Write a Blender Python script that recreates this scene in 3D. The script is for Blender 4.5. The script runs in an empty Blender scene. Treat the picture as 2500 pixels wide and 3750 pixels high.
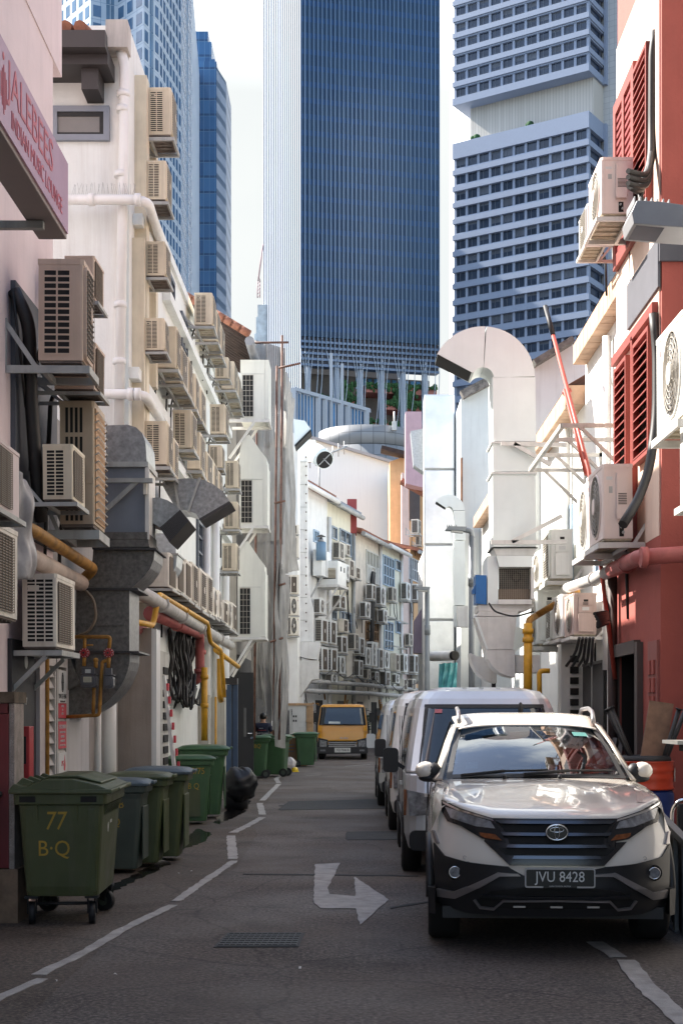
import bpy, math, random
from mathutils import Vector, Matrix
R=random.Random(7)
C=bpy.context.scene.collection
F,CX,CY,CH=3267.0,815.0,1640.0,1.62
def at(px,py,Y): return Vector(((px-CX)*Y/F, Y, CH+(CY-py)*Y/F))
def yx(px,X): return X*F/(px-CX)
def gr(px,py,z=0.0):
    Y=F*(CH-z)/(py-CY); return Vector(((px-CX)*Y/F,Y,z))
rad=math.radians
# ------------------------------------------------------------------ materials
MATS={}
def mat(name,col,rough=.6,metal=0.,var=.12,scale=2.5,bump=0.,bscale=60.,streak=0.,dirt=(.10,.085,.065),spec=.5,rvar=0.,coat=0.,fine=0.):
    if name in MATS: return MATS[name]
    m=bpy.data.materials.new(name); m.use_nodes=True; nt=m.node_tree; N=nt.nodes; L=nt.links
    b=N['Principled BSDF']; b.inputs['Roughness'].default_value=rough; b.inputs['Metallic'].default_value=metal
    b.inputs['Specular IOR Level'].default_value=spec
    if coat: b.inputs['Coat Weight'].default_value=coat; b.inputs['Coat Roughness'].default_value=.03
    g=N.new('ShaderNodeNewGeometry'); out=None
    def noise(sc,det=5,vec=None,ro=.6):
        n=N.new('ShaderNodeTexNoise'); n.inputs['Scale'].default_value=sc; n.inputs['Detail'].default_value=det; n.inputs['Roughness'].default_value=ro
        L.new(vec or g.outputs['Position'],n.inputs['Vector']); return n
    def mix(f,a,bb,typ='MIX'):
        x=N.new('ShaderNodeMix'); x.data_type='RGBA'; x.blend_type=typ
        for k,v in ((0,f),(6,a),(7,bb)):
            if hasattr(v,'links'): L.new(v,x.inputs[k])
            elif k==0: x.inputs[k].default_value=v
            else: x.inputs[k].default_value=(*v[:3],1)
        return x.outputs[2]
    def ramp(f,lo,hi,a=0.,bb=1.):
        r=N.new('ShaderNodeMapRange'); r.inputs[1].default_value=lo; r.inputs[2].default_value=hi; r.inputs[3].default_value=a; r.inputs[4].default_value=bb; r.clamp=True
        L.new(f,r.inputs[0]); return r.outputs[0]
    c1=[max(0,c*(1-var)) for c in col]; c2=[min(1,c*(1+var*.6)) for c in col]
    n1=noise(scale); out=mix(ramp(n1.outputs['Fac'],.3,.7),c1,c2)
    if fine:
        n3=noise(scale*18,3); out=mix(ramp(n3.outputs['Fac'],.35,.65,0,fine),out,[c*.45 for c in col])
    if streak:
        mp=N.new('ShaderNodeMapping'); mp.inputs['Scale'].default_value=(5,5,.28); L.new(g.outputs['Position'],mp.inputs['Vector'])
        n2=noise(1.6,6,mp.outputs[0],.7); out=mix(ramp(n2.outputs['Fac'],.5,.78,0,streak),out,dirt)
    L.new(out,b.inputs['Base Color'])
    if rvar: L.new(ramp(n1.outputs['Fac'],.3,.7,max(0,rough-rvar),min(1,rough+rvar)),b.inputs['Roughness'])
    if bump:
        nb=noise(bscale,4); bp=N.new('ShaderNodeBump'); bp.inputs['Strength'].default_value=bump; bp.inputs['Distance'].default_value=.02
        L.new(nb.outputs['Fac'],bp.inputs['Height']); L.new(bp.outputs[0],b.inputs['Normal'])
    MATS[name]=m; return m
def glass(name,tint=(.5,.6,.65),ior=1.5,rough=.02,trans=1.):
    if name in MATS: return MATS[name]
    m=bpy.data.materials.new(name); m.use_nodes=True; nt=m.node_tree; N=nt.nodes; L=nt.links
    N.remove(N['Principled BSDF']); o=N['Material Output']
    t=N.new('ShaderNodeBsdfTransparent'); t.inputs[0].default_value=(*tint,1)
    gl=N.new('ShaderNodeBsdfGlossy'); gl.inputs['Roughness'].default_value=rough; gl.inputs[0].default_value=(.95,.97,1,1)
    fr=N.new('ShaderNodeFresnel'); fr.inputs[0].default_value=ior
    mx=N.new('ShaderNodeMixShader'); L.new(fr.outputs[0],mx.inputs[0]); L.new(t.outputs[0],mx.inputs[1]); L.new(gl.outputs[0],mx.inputs[2]); L.new(mx.outputs[0],o.inputs[0])
    MATS[name]=m; return m
# ------------------------------------------------------------------ mesh builder
WL={}; KIDS={}
class MB:
    def __init__(s,mat=None): s.v=[];s.f=[];s.m=[];s.s=[];s.dm=mat
    def add(s,vs,fs,m=None,sm=False):
        o=len(s.v); s.v+= [Vector(v) for v in vs]
        for f in fs: s.f.append([i+o for i in f]); s.m.append(m or s.dm); s.s.append(sm)
        return s
    def box(s,x0,x1,y0,y1,z0,z1,m=None):
        if x0>x1:x0,x1=x1,x0
        if y0>y1:y0,y1=y1,y0
        if z0>z1:z0,z1=z1,z0
        return s.add([(x0,y0,z0),(x1,y0,z0),(x1,y1,z0),(x0,y1,z0),(x0,y0,z1),(x1,y0,z1),(x1,y1,z1),(x0,y1,z1)],
          [(3,2,1,0),(4,5,6,7),(0,1,5,4),(1,2,6,5),(2,3,7,6),(3,0,4,7)],m)
    def prism(s,poly,ax,a,b,m=None,m2=None,sm=False):
        n=len(poly)
        def P(p,t): return {'x':(t,p[0],p[1]),'y':(p[0],t,p[1]),'z':(p[0],p[1],t)}[ax]
        ar=sum(poly[i][0]*poly[(i+1)%n][1]-poly[(i+1)%n][0]*poly[i][1] for i in range(n))
        if ar<0: poly=poly[::-1]
        flip=(ax=='y')
        A=list(range(n));B=list(range(n,2*n))
        fs=[A[::-1],B]+[[i,(i+1)%n,n+(i+1)%n,n+i] for i in range(n)]
        if flip: fs=[f[::-1] for f in fs]
        if b<a: fs=[f[::-1] for f in fs]
        vs=[P(p,a) for p in poly]+[P(p,b) for p in poly]
        s.add(vs,fs[:2],m2 or m); o=len(s.v)-2*n
        for f in fs[2:]: s.f.append([i+o for i in f]); s.m.append(m or s.dm); s.s.append(sm)
        return s
    def rings(s,rs,m=None,closed=True,caps=True,sm=True):
        n=len(rs[0]); vs=[v for r in rs for v in r]; fs=[]
        for k in range(len(rs)-1):
            for i in range(n if closed else n-1):
                j=(i+1)%n; fs.append([k*n+i,k*n+j,(k+1)*n+j,(k+1)*n+i])
        s.add(vs,fs,m,sm)
        if caps and closed:
            o=len(s.v)-len(vs); s.f+= [[o+i for i in range(n)][::-1],[o+(len(rs)-1)*n+i for i in range(n)]]; s.m+=[m or s.dm]*2; s.s+=[False]*2
        return s
    def tube(s,pts,r,n=8,m=None,caps=True,r1=None):
        pts=[Vector(p) for p in pts]; rs=[]; N=len(pts); up=None
        for i,p in enumerate(pts):
            d=(pts[min(i+1,N-1)]-pts[max(i-1,0)]).normalized()
            if up is None:
                up=Vector((0,0,1)) if abs(d.z)<.9 else Vector((1,0,0))
            a=d.cross(up)
            if a.length<1e-4: a=d.cross(Vector((0,1,0)))
            a.normalize(); b=a.cross(d).normalized(); up=b
            rr=r if r1 is None else r+(r1-r)*i/(N-1)
            rs.append([p+(a*math.cos(2*math.pi*k/n)+b*math.sin(2*math.pi*k/n))*rr for k in range(n)])
        return s.rings(rs,m,True,caps)
    def pipe(s,pts,r,n=10,m=None,bend=.12):
        P=[Vector(p) for p in pts]; out=[P[0]]
        for i in range(1,len(P)-1):
            a,b,c=P[i-1],P[i],P[i+1]; l=min(bend,(a-b).length*.45,(c-b).length*.45)
            p0=b+(a-b).normalized()*l; p2=b+(c-b).normalized()*l
            for k in range(5):
                t=k/4; out.append(p0*(1-t)**2+b*2*t*(1-t)+p2*t*t)
        out.append(P[-1]); return s.tube(out,r,n,m)
    def bar(s,p0,p1,w,h,m=None,up=(0,0,1)):
        p0,p1=Vector(p0),Vector(p1); d=(p1-p0).normalized(); up=Vector(up)
        if abs(d.dot(up))>.97: up=Vector((1,0,0))
        a=d.cross(up).normalized()*w/2; b=a.cross(d).normalized()*h/2
        return s.rings([[p+a+b,p-a+b,p-a-b,p+a-b] for p in (p0,p1)],m,True,True,False)
    def cyl(s,p0,p1,r,n=16,m=None,r1=None): return s.tube([p0,p1],r,n,m,True,r1)
    def sph(s,c,r,m=None,n=10,sz=(1,1,1)):
        c=Vector(c); rs=[]
        for i in range(n//2+1):
            th=math.pi*i/(n//2); rr=max(math.sin(th),.001)*r
            rs.append([c+Vector((math.cos(2*math.pi*k/n)*rr*sz[0],math.sin(2*math.pi*k/n)*rr*sz[1],-math.cos(th)*r*sz[2])) for k in range(n)])
        return s.rings(rs,m,True,True)
    def torus(s,c,ax,r,rt,n=24,k=6,m=None,sx=1.,sz=1.):
        c=Vector(c); rs=[]
        U,V={'x':((0,1,0),(0,0,1)),'y':((1,0,0),(0,0,1)),'z':((1,0,0),(0,1,0))}[ax]; U,V=Vector(U)*sx,Vector(V)*sz; A=U.cross(V).normalized()
        for i in range(n+1):
            a=2*math.pi*i/n; d=U*math.cos(a)+V*math.sin(a)
            rs.append([c+d*r+(d.normalized()*math.cos(2*math.pi*j/k)+A*math.sin(2*math.pi*j/k))*rt for j in range(k)])
        return s.rings(rs,m,True,False)
    def grid(s,fn,nu,nv,m=None,sm=True,th=None):
        vs=[fn(i/nu,j/nv) for j in range(nv+1) for i in range(nu+1)]
        fs=[[j*(nu+1)+i,j*(nu+1)+i+1,(j+1)*(nu+1)+i+1,(j+1)*(nu+1)+i] for j in range(nv) for i in range(nu)]
        return s.add(vs,fs,m,sm)
    def xf(s,fn): s.v=[Vector(fn(v)) for v in s.v]; return s
    def build(s,name,parent=None,bevel=0.,sub=0,solid=0.):
        if parent is not None: off=WL[parent]
        else:
            xs=[v.x for v in s.v]; ys=[v.y for v in s.v]; off=Vector(((min(xs)+max(xs))/2,(min(ys)+max(ys))/2,min(v.z for v in s.v)))
        me=bpy.data.meshes.new(name); me.from_pydata([v-off for v in s.v],[],s.f)
        ms=[]; idx=[]
        for m in s.m:
            if m not in ms: ms.append(m)
            idx.append(ms.index(m))
        for m in ms: me.materials.append(m)
        me.polygons.foreach_set('material_index',idx); me.polygons.foreach_set('use_smooth',s.s); me.update()
        o=bpy.data.objects.new(name,me); C.objects.link(o)
        if parent is not None: o.parent=parent; KIDS.setdefault(parent,[]).append(o)
        else: o.location=off
        WL[o]=off.copy()
        if solid:
            md=o.modifiers.new('thickness','SOLIDIFY'); md.thickness=solid
        if bevel:
            md=o.modifiers.new('edge','BEVEL'); md.width=bevel; md.segments=2; md.limit_method='ANGLE'; md.angle_limit=rad(40)
        if sub:
            md=o.modifiers.new('smooth','SUBSURF'); md.levels=sub; md.render_levels=sub
        return o
def tag(o,label=None,cat=None,group=None,kind=None):
    if label: o['label']=label
    if cat: o['category']=cat
    if group: o['group']=group
    if kind: o['kind']=kind
    return o
def thing(name,label,cat,loc=(0,0,0),group=None):
    o=bpy.data.objects.new(name,None); C.objects.link(o); o.location=loc; o.empty_display_size=.1
    WL[o]=Vector(loc); return tag(o,label,cat,group)
def dup(o,parent=None):
    c=o.copy(); C.objects.link(c); WL[c]=WL[o].copy()
    for p in ('label','group'):
        if p in c: del c[p]
    if parent is not None: c.parent=parent; KIDS.setdefault(parent,[]).append(c)
    for k in list(KIDS.get(o,[])): dup(k,c)
    return c
def text(name,body,loc,rot,size,m,parent,ext=.002,align='LEFT',sx=1.,shear=0.):
    cu=bpy.data.curves.new(name,'FONT'); cu.body=body; cu.size=size; cu.extrude=ext; cu.align_x=align; cu.align_y='CENTER'; cu.shear=shear; cu.resolution_u=3
    tmp=bpy.data.objects.new(name,cu); C.objects.link(tmp); me=bpy.data.meshes.new_from_object(tmp); bpy.data.objects.remove(tmp); me.materials.clear(); me.materials.append(m)
    o=bpy.data.objects.new(name,me); C.objects.link(o)
    o.parent=parent; o.location=Vector(loc)-WL[parent]; o.rotation_euler=rot; o.scale=(sx,1,1); KIDS.setdefault(parent,[]).append(o); WL[o]=WL[parent]
    return o
FACE_CAM=(math.pi/2,0,0); FACE_PX=(math.pi/2,0,math.pi/2); FACE_NX=(math.pi/2,0,-math.pi/2)
def rrect(x0,x1,z0,z1,r,n=3):
    out=[]
    for cx,cz,a0 in ((x1-r,z1-r,0),(x0+r,z1-r,90),(x0+r,z0+r,180),(x1-r,z0+r,270)):
        for k in range(n+1):
            a=rad(a0+90*k/n); out.append((cx+r*math.cos(a),cz+r*math.sin(a)))
    return out
ORD=['first','second','third','fourth','fifth','sixth','seventh','eighth','ninth','tenth','eleventh','twelfth']
# ------------------------------------------------------------------ palette
cream=mat('cream enamel',(.68,.59,.44),.5,var=.26,scale=1.1,streak=.5,dirt=(.25,.19,.12))
creamw=mat('pale enamel',(.76,.70,.60),.5,var=.26,scale=1.1,streak=.5,dirt=(.28,.24,.18))
acwhite=mat('white enamel',(.78,.78,.74),.45,var=.16,scale=1.1,streak=.3,dirt=(.35,.3,.25))
tan=mat('tan enamel',(.52,.40,.28),.55,var=.15,streak=.3)
orangepanel=mat('orange fan panel',(.50,.29,.14),.6,var=.15)
slotdark=mat('dark slot',(.012,.011,.01),.8,var=.1)
fandark=mat('dark fan well',(.05,.045,.04),.7,var=.2)
wiremat=mat('fan wire',(.42,.38,.32),.5)
bronze=mat('bronze wire',(.22,.16,.11),.5)
steel=mat('bracket steel',(.42,.42,.40),.55,.4,var=.25,streak=.4)
steelw=mat('painted steel',(.66,.64,.60),.5,var=.15,streak=.3)
panmat=mat('base pan',(.55,.48,.36),.7,var=.45,scale=8,fine=.4)
darkpan=mat('dirty base pan',(.16,.13,.11),.8,var=.4,scale=8)
black=mat('black rubber',(.015,.015,.016),.6)
blackgloss=mat('black gloss',(.012,.012,.014),.25,spec=.6)
chrome=mat('chrome',(.75,.76,.78),.12,1.,var=.03)
galv=mat('galvanised sheet',(.33,.33,.33),.5,.75,var=.35,scale=22,fine=.25,streak=.15)
galvdark=mat('dull galvanised sheet',(.17,.155,.14),.55,.55,var=.45,scale=26,fine=.3,streak=.3)
galvlight=mat('bright galvanised sheet',(.48,.50,.50),.4,.8,var=.25,scale=20)
greybox=mat('blue grey sheet',(.20,.215,.25),.5,.3,var=.12,streak=.15)
ductwhite=mat('white painted duct',(.76,.81,.79),.5,var=.05,streak=.12,dirt=(.5,.47,.42))
ductwhite2=mat('aged white duct',(.72,.71,.68),.6,var=.1,scale=5,streak=.35,dirt=(.32,.28,.23))
wallwhite=mat('white plaster',(.74,.755,.72),.85,var=.07,streak=.42,dirt=(.48,.44,.39),bump=.15,bscale=30)
wallbounce=mat('pink bounce plaster',(.74,.61,.61),.85,var=.06,streak=.22,dirt=(.42,.35,.34),bump=.12,bscale=25)  # pink bounce light put into the plaster colour
wallgrey=mat('grey plaster',(.36,.33,.31),.85,var=.15,streak=.35)
wallred=mat('red plaster',(.36,.085,.065),.8,var=.10,streak=.15,dirt=(.26,.07,.06),bump=.2,bscale=30)
wallpeach=mat('peach plaster',(.76,.58,.46),.85,var=.08,streak=.25,dirt=(.45,.22,.17),bump=.1,bscale=30)
redpaint=mat('red window paint',(.24,.038,.028),.6,var=.12,streak=.2)
pvc=mat('white drain pipe',(.76,.75,.72),.45,var=.06,streak=.3,dirt=(.4,.34,.27))
greypipe=mat('grey lagged pipe',(.50,.48,.45),.7,var=.2,scale=6,streak=.3)
yellowp=mat('yellow gas pipe',(.66,.34,.02),.5,var=.22,scale=6,fine=.15)
rustyp=mat('rusty yellow pipe',(.42,.20,.03),.65,var=.5,scale=9,fine=.5)
redp=mat('red fire pipe',(.50,.025,.03),.4,var=.2,scale=5)
redpd=mat('dusty red pipe',(.38,.10,.09),.6,var=.25,scale=6)
redpole=mat('red painted tube',(.33,.05,.03),.5,var=.2)
cable=mat('black cable',(.016,.014,.013),.55)
rooftile=mat('clay roof tile',(.30,.12,.07),.8,var=.4,scale=6,fine=.3)
rooftiledark=mat('dark roof tile',(.055,.036,.03),.85,var=.35,scale=5)
gutterm=mat('dark gutter',(.035,.03,.03),.5)
concrete=mat('stained concrete',(.34,.29,.25),.85,var=.14,streak=.4,dirt=(.13,.10,.08),bump=.15)
asphalt_done=None
bingreen=mat('green bin plastic',(.070,.086,.034),.45,var=.22,streak=.4,dirt=(.14,.135,.11),rvar=.1)
bingreen2=mat('brighter green bin plastic',(.048,.115,.046),.45,var=.22,streak=.35,dirt=(.13,.15,.11),rvar=.1)
bingrey=mat('grey green bin plastic',(.055,.072,.058),.45,var=.15,streak=.25,dirt=(.09,.07,.05))
bluegreylid=mat('blue grey lid plastic',(.085,.115,.135),.45,var=.12)
chalk=mat('ochre paint writing',(.42,.28,.045),.8,var=.2)
whiteprint=mat('white print',(.62,.62,.60),.6,var=.1)
signred=mat('red print',(.55,.05,.07),.5,var=.06)
blackprint=mat('black print',(.02,.02,.02),.6)
woodm=mat('weathered wood',(.26,.15,.10),.8,var=.35,scale=7,streak=.3)
crate_w=mat('crate timber',(.46,.30,.17),.8,var=.25,scale=6)
cardb=mat('cardboard',(.34,.21,.12),.8,var=.12)
bluep=mat('blue paint',(.03,.09,.20),.5,var=.15,streak=.15)
winblue=mat('pale blue window paint',(.36,.47,.58),.6,var=.1)
wingrey=mat('slate window frame',(.10,.115,.14),.5,var=.1)
winpane=mat('window pane',(.03,.045,.06),.08,spec=.8,var=.3,scale=.8)
# ------------------------------------------------------------------ camera, light, sky
cam=bpy.data.cameras.new('camera'); co=bpy.data.objects.new('camera',cam); C.objects.link(co)
co.location=(0,0,CH); co.rotation_euler=(math.pi/2,0,0); cam.sensor_fit='HORIZONTAL'; cam.sensor_width=24; cam.lens=24*F/1568
cam.shift_x=-(CX-784)/1568; cam.shift_y=(CY-1176)/1568; cam.clip_end=6000; cam.clip_start=.1
S=bpy.context.scene; S.camera=co
SUN_A,SUN_E=26,41
sl=bpy.data.lights.new('sun','SUN'); sl.energy=4.6; sl.angle=rad(.5); sl.color=(1,.94,.86)
so=bpy.data.objects.new('sun',sl); C.objects.link(so)
sd=Vector((-math.cos(rad(SUN_A))*math.cos(rad(SUN_E)),math.sin(rad(SUN_A))*math.cos(rad(SUN_E)),math.sin(rad(SUN_E))))
so.rotation_euler=sd.to_track_quat('Z','Y').to_euler(); so.location=(-20,20,60)
w=bpy.data.worlds.new('World'); S.world=w; w.use_nodes=True; nt=w.node_tree; N=nt.nodes; L=nt.links
bg=N['Background']; bg.inputs[1].default_value=.12
sky=N.new('ShaderNodeTexSky'); sky.sky_type='NISHITA'; sky.sun_disc=False; sky.sun_elevation=rad(SUN_E); sky.sun_rotation=math.atan2(sd.x,sd.y)
tc=N.new('ShaderNodeTexCoord'); sx=N.new('ShaderNodeSeparateXYZ'); L.new(tc.outputs['Generated'],sx.inputs[0])
nz=N.new('ShaderNodeTexNoise'); nz.inputs['Scale'].default_value=2.6; nz.inputs['Detail'].default_value=7; nz.inputs['Roughness'].default_value=.55
mp=N.new('ShaderNodeMapping'); mp.inputs['Scale'].default_value=(1,1,2.2); L.new(tc.outputs['Generated'],mp.inputs[0]); L.new(mp.outputs[0],nz.inputs['Vector'])
def mth(op,a,b=None,c=None):
    m=N.new('ShaderNodeMath'); m.operation=op
    for i,v in enumerate((a,b,c)):
        if v is None: continue
        if hasattr(v,'links'): L.new(v,m.inputs[i])
        else: m.inputs[i].default_value=v
    return m.outputs[0]
cl=N.new('ShaderNodeMapRange'); cl.clamp=True; cl.interpolation_type='SMOOTHSTEP'
el=N.new('ShaderNodeMapRange'); el.clamp=True; L.new(sx.outputs[2],el.inputs[0]); el.inputs[1].default_value=.46; el.inputs[2].default_value=.72; el.inputs[3].default_value=0; el.inputs[4].default_value=.50
L.new(mth('SUBTRACT',mth('ADD',mth('MULTIPLY',sx.outputs[1],.5),nz.outputs['Fac']),el.outputs[0]),cl.inputs[0]); cl.inputs[1].default_value=.46; cl.inputs[2].default_value=.68
mx=N.new('ShaderNodeMix'); mx.data_type='RGBA'; L.new(cl.outputs[0],mx.inputs[0]); hs_=N.new('ShaderNodeHueSaturation'); hs_.inputs['Saturation'].default_value=.82; L.new(sky.outputs[0],hs_.inputs['Color']); L.new(hs_.outputs[0],mx.inputs[6])
n2=N.new('ShaderNodeTexNoise'); n2.inputs['Scale'].default_value=5; n2.inputs['Detail'].default_value=6; L.new(tc.outputs['Generated'],n2.inputs['Vector'])
cr=N.new('ShaderNodeMix'); cr.data_type='RGBA'; L.new(n2.outputs['Fac'],cr.inputs[0]); cr.inputs[6].default_value=(4.3,4.65,4.85,1); cr.inputs[7].default_value=(6.2,6.28,6.05,1)
lowb=N.new('ShaderNodeMapRange'); lowb.clamp=True; L.new(sx.outputs[2],lowb.inputs[0]); lowb.inputs[1].default_value=.40; lowb.inputs[2].default_value=.56; lowb.inputs[3].default_value=.43; lowb.inputs[4].default_value=1.25
sc_=N.new('ShaderNodeVectorMath'); sc_.operation='SCALE'; L.new(cr.outputs[2],sc_.inputs[0]); L.new(lowb.outputs[0],sc_.inputs['Scale']); L.new(sc_.outputs[0],mx.inputs[7]); L.new(mx.outputs[2],bg.inputs[0])
S.view_settings.view_transform='Standard'; S.view_settings.look='None'; S.view_settings.exposure=1.75; S.view_settings.gamma=1
S.render.engine='CYCLES'; S.cycles.max_bounces=8; S.cycles.transparent_max_bounces=16; S.cycles.use_denoising=True; S.cycles.sample_clamp_indirect=6
# ------------------------------------------------------------------ ground
def asphalt(name,base,warm):
    m=mat(name,base,.8,var=.3,scale=.9,bump=.5,bscale=120,fine=.0); nt=m.node_tree; N=nt.nodes; L=nt.links; b=N['Principled BSDF']
    src=b.inputs['Base Color'].links[0].from_socket; g=[n for n in N if n.type=='NEW_GEOMETRY'][0]
    def nz(s,d): n=N.new('ShaderNodeTexNoise'); n.inputs['Scale'].default_value=s; n.inputs['Detail'].default_value=d; L.new(g.outputs['Position'],n.inputs['Vector']); return n
    def rng(s,a,b_,c=0,d=1): r=N.new('ShaderNodeMapRange'); r.inputs[1].default_value=a; r.inputs[2].default_value=b_; r.inputs[3].default_value=c; r.inputs[4].default_value=d; L.new(s,r.inputs[0]); return r.outputs[0]
    def mixc(f,a,c,t='MIX'):
        x=N.new('ShaderNodeMix'); x.data_type='RGBA'; x.blend_type=t
        for k,v in ((0,f),(6,a),(7,c)):
            if hasattr(v,'links'): L.new(v,x.inputs[k])
            elif k==0: x.inputs[0].default_value=v
            else: x.inputs[k].default_value=(*v,1)
        return x.outputs[2]
    o=mixc(rng(nz(42,6).outputs['Fac'],.46,.66,0,.85),src,[min(1,c*2.3) for c in base])
    o=mixc(rng(nz(26,6).outputs['Fac'],.48,.66,0,.8),o,[c*.28 for c in base]); o=mixc(rng(nz(1.7,6).outputs['Fac'],.52,.72,0,.6),o,[c*.35 for c in base])
    o=mixc(rng(nz(.45,4).outputs['Fac'],.4,.65,0,.55),o,warm)
    dn=nz(1.2,5); vm=N.new('ShaderNodeVectorMath'); vm.operation='MULTIPLY_ADD'; L.new(dn.outputs['Color'],vm.inputs[0]); vm.inputs[1].default_value=(.55,.55,0); L.new(g.outputs['Position'],vm.inputs[2])
    vo=N.new('ShaderNodeTexVoronoi'); vo.feature='DISTANCE_TO_EDGE'; vo.inputs['Scale'].default_value=.33; L.new(vm.outputs[0],vo.inputs['Vector'])
    o=mixc(rng(vo.outputs['Distance'],.0,.006,.45,0),o,(.008,.007,.007)); L.new(o,b.inputs['Base Color'])
    L.new(rng(nz(.7,4).outputs['Fac'],.35,.65,.62,.9),b.inputs['Roughness'])
    return m
asph=asphalt('asphalt',(.112,.092,.080),(.090,.064,.048))
apronm=asphalt('stained apron concrete',(.098,.076,.060),(.070,.049,.034))
linem=mat('worn road paint',(.46,.43,.40),.8,var=.35,scale=7,fine=.5,bump=.3,bscale=100)
tag(MB(mat('far ground',(.10,.095,.09),.9)).box(-900,900,-60,2200,-.4,-.02).build('ground'),kind='structure')
tag(MB(asph).add([(-3.2,-30,0),(3.7,-30,0),(3.7,46,0),(16,100,0),(6,100,0),(-2.6,55,0),(-3.2,46,0)],[(0,1,2,3,4,5,6)]).build('road'),kind='structure')
def gpoly(pts,z,m,name,jit=.0,sub=1):
    P=[gr(*p) for p in pts]; out=[]
    for i,p in enumerate(P):
        q=P[(i+1)%len(P)]; n=max(1,int((q-p).length/.12)) if jit else 1
        for k in range(n):
            v=p+(q-p)*k/n; d=(q-p).normalized(); nn=Vector((-d.y,d.x,0)); v=v+nn*R.uniform(-jit,jit); out.append((v.x,v.y))
    return MB(m).prism(out,'z',z-.003,z).build(name)
tag(MB(apronm).add([(-4.5,-30,.003),(-1.75,-30,.003),(-1.75,11,.003),(-1.25,15,.003),(-1.3,19,.003),(-1.5,21,.003),(-1.75,34,.003),(-2.2,55,.003),(-4.5,55,.003)],[tuple(range(9))]).build('apron'),kind='structure')
tag(MB(apronm).add([(2.35,-3,.003),(6,-3,.003),(6,60,.003),(2.5,60,.003)],[(0,1,2,3)]).build('pavement'),kind='structure')
def seg(pts,w,name='road_marking'):
    P=[gr(*p) for p in pts]; Lft=[];Rgt=[]
    for i in range(len(P)-1):
        p,q=P[i],P[i+1]; n=max(2,int((q-p).length/.1))
        for k in range(n+(i==len(P)-2)):
            v=p+(q-p)*k/n; d=(q-p).normalized(); nn=Vector((-d.y,d.x,0))
            Lft.append(v+nn*(w/2+R.uniform(-.009,.009))); Rgt.append(v-nn*(w/2+R.uniform(-.009,.009)))
    poly=[(v.x,v.y) for v in Lft]+[(v.x,v.y) for v in Rgt[::-1]]
    tag(MB(linem).prism(poly,'z',.004,.008).build(name),kind='structure')
for pts,wd in (([(-40,2318),(0,2293),(97,2251)],.085),([(88,2242),(194,2190),(284,2136),(397,2081)],.088),([(404,2072),(468,2027),(538,1979)],.09),([(535,1975),(530,1921)],.11),([(535,1914),(566,1899),(602,1879)],.11),([(603,1873),(596,1846)],.11),([(602,1840),(640,1802)],.11),([(640,1800),(634,1790),(654,1776)],.11),
   ([(1366,2166),(1419,2201)],.11),([(1436,2208),(1470,2254),(1514,2298),(1580,2356)],.13),([(790,1761),(850,1757)],.08),([(700,1783),(735,1781)],.08)): seg(pts,wd)
tag(gpoly([(723,1987),(781,1984),(752,2043),(757,2056),(816,2061),(814,2016),(893,2069),(826,2127),(817,2089),(735,2089),(720,2076)],.008,linem,'turn_arrow_marking',.006),kind='structure')
tarm=mat('tar patch',(.026,.025,.026),.75,var=.3,scale=4,bump=.4,bscale=90)
tag(gpoly([(795,1912),(925,1910),(928,1930),(796,1931)],.006,tarm,'asphalt_patch',.02),kind='structure')
tag(gpoly([(660,1842),(885,1836),(905,1858),(640,1862)],.006,tarm,'asphalt_patch',.03),kind='structure')
for pts in ([(640,1851),(930,1846),(932,1847.5),(640,1853)],[(560,2008),(960,2012),(960,2014.5),(560,2010)],[(893,2085),(985,2072),(985,2075),(893,2089)]): tag(gpoly(pts,.0055,tarm,'asphalt_crack',.018),kind='structure')
wet=mat('puddle water',(.014,.012,.011),.12,var=.1,spec=.3)
for i,pts in enumerate(([(395,1960),(470,1935),(485,1915),(455,1905),(430,1925),(400,1930)],[(225,2068),(330,2015),(395,1985),(370,1975),(290,2020),(225,2050)],[(500,1895),(560,1868),(575,1840),(560,1838),(510,1868),(490,1890)])):
    tag(gpoly(pts,.007,wet,'puddle_water',.03),kind='structure')
mh=thing('manhole_cover','flat iron manhole cover set in the asphalt','manhole cover',(gr(595,2161)))
iron=mat('manhole iron',(.06,.062,.066),.5,.6,var=.3,scale=20)
P=[gr(*p) for p in ((522,2145),(700,2145),(686,2177),(490,2178))]
fr=MB(mat('manhole frame',(.035,.035,.036),.7)).prism([(p.x,p.y) for p in P],'z',.002,.006).build('frame',mh)
c=sum(P,Vector())/4; Q=[c+(p-c)*.93 for p in P]; mb=MB(iron); mb.prism([(p.x,p.y) for p in Q],'z',.0065,.011)
for i in range(13):
    for j in range(7):
        u,v=(i+.5)/13,(j+.5)/7; p=(Q[3]*(1-u)+Q[2]*u)*(1-v)+(Q[0]*(1-u)+Q[1]*u)*v; mb.box(p.x-.018,p.x+.018,p.y-.012,p.y+.012,.011,.016)
mb.build('lid',mh)
# crumbs of litter on the apron and road
lit=MB(mat('paper litter',(.6,.58,.54),.8,var=.3))
for (x,y) in ((265,2246),(130,2260),(590,1880),(690,2230),(700,1838),(620,1818),(480,1812),(645,1815),(430,1890),(410,2010),(440,2005),(280,2140)):
    p=gr(x,y); a=R.uniform(0,3)
    lit.add([(p.x+math.cos(a+k*1.57)*R.uniform(.006,.02),p.y+math.sin(a+k*1.57)*R.uniform(.008,.025),.012+R.uniform(0,.015)) for k in range(4)],[(0,1,2,3)])
tag(lit.build('scattered_litter'),'scraps of pale paper litter scattered over the asphalt','litter',kind='stuff')
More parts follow.
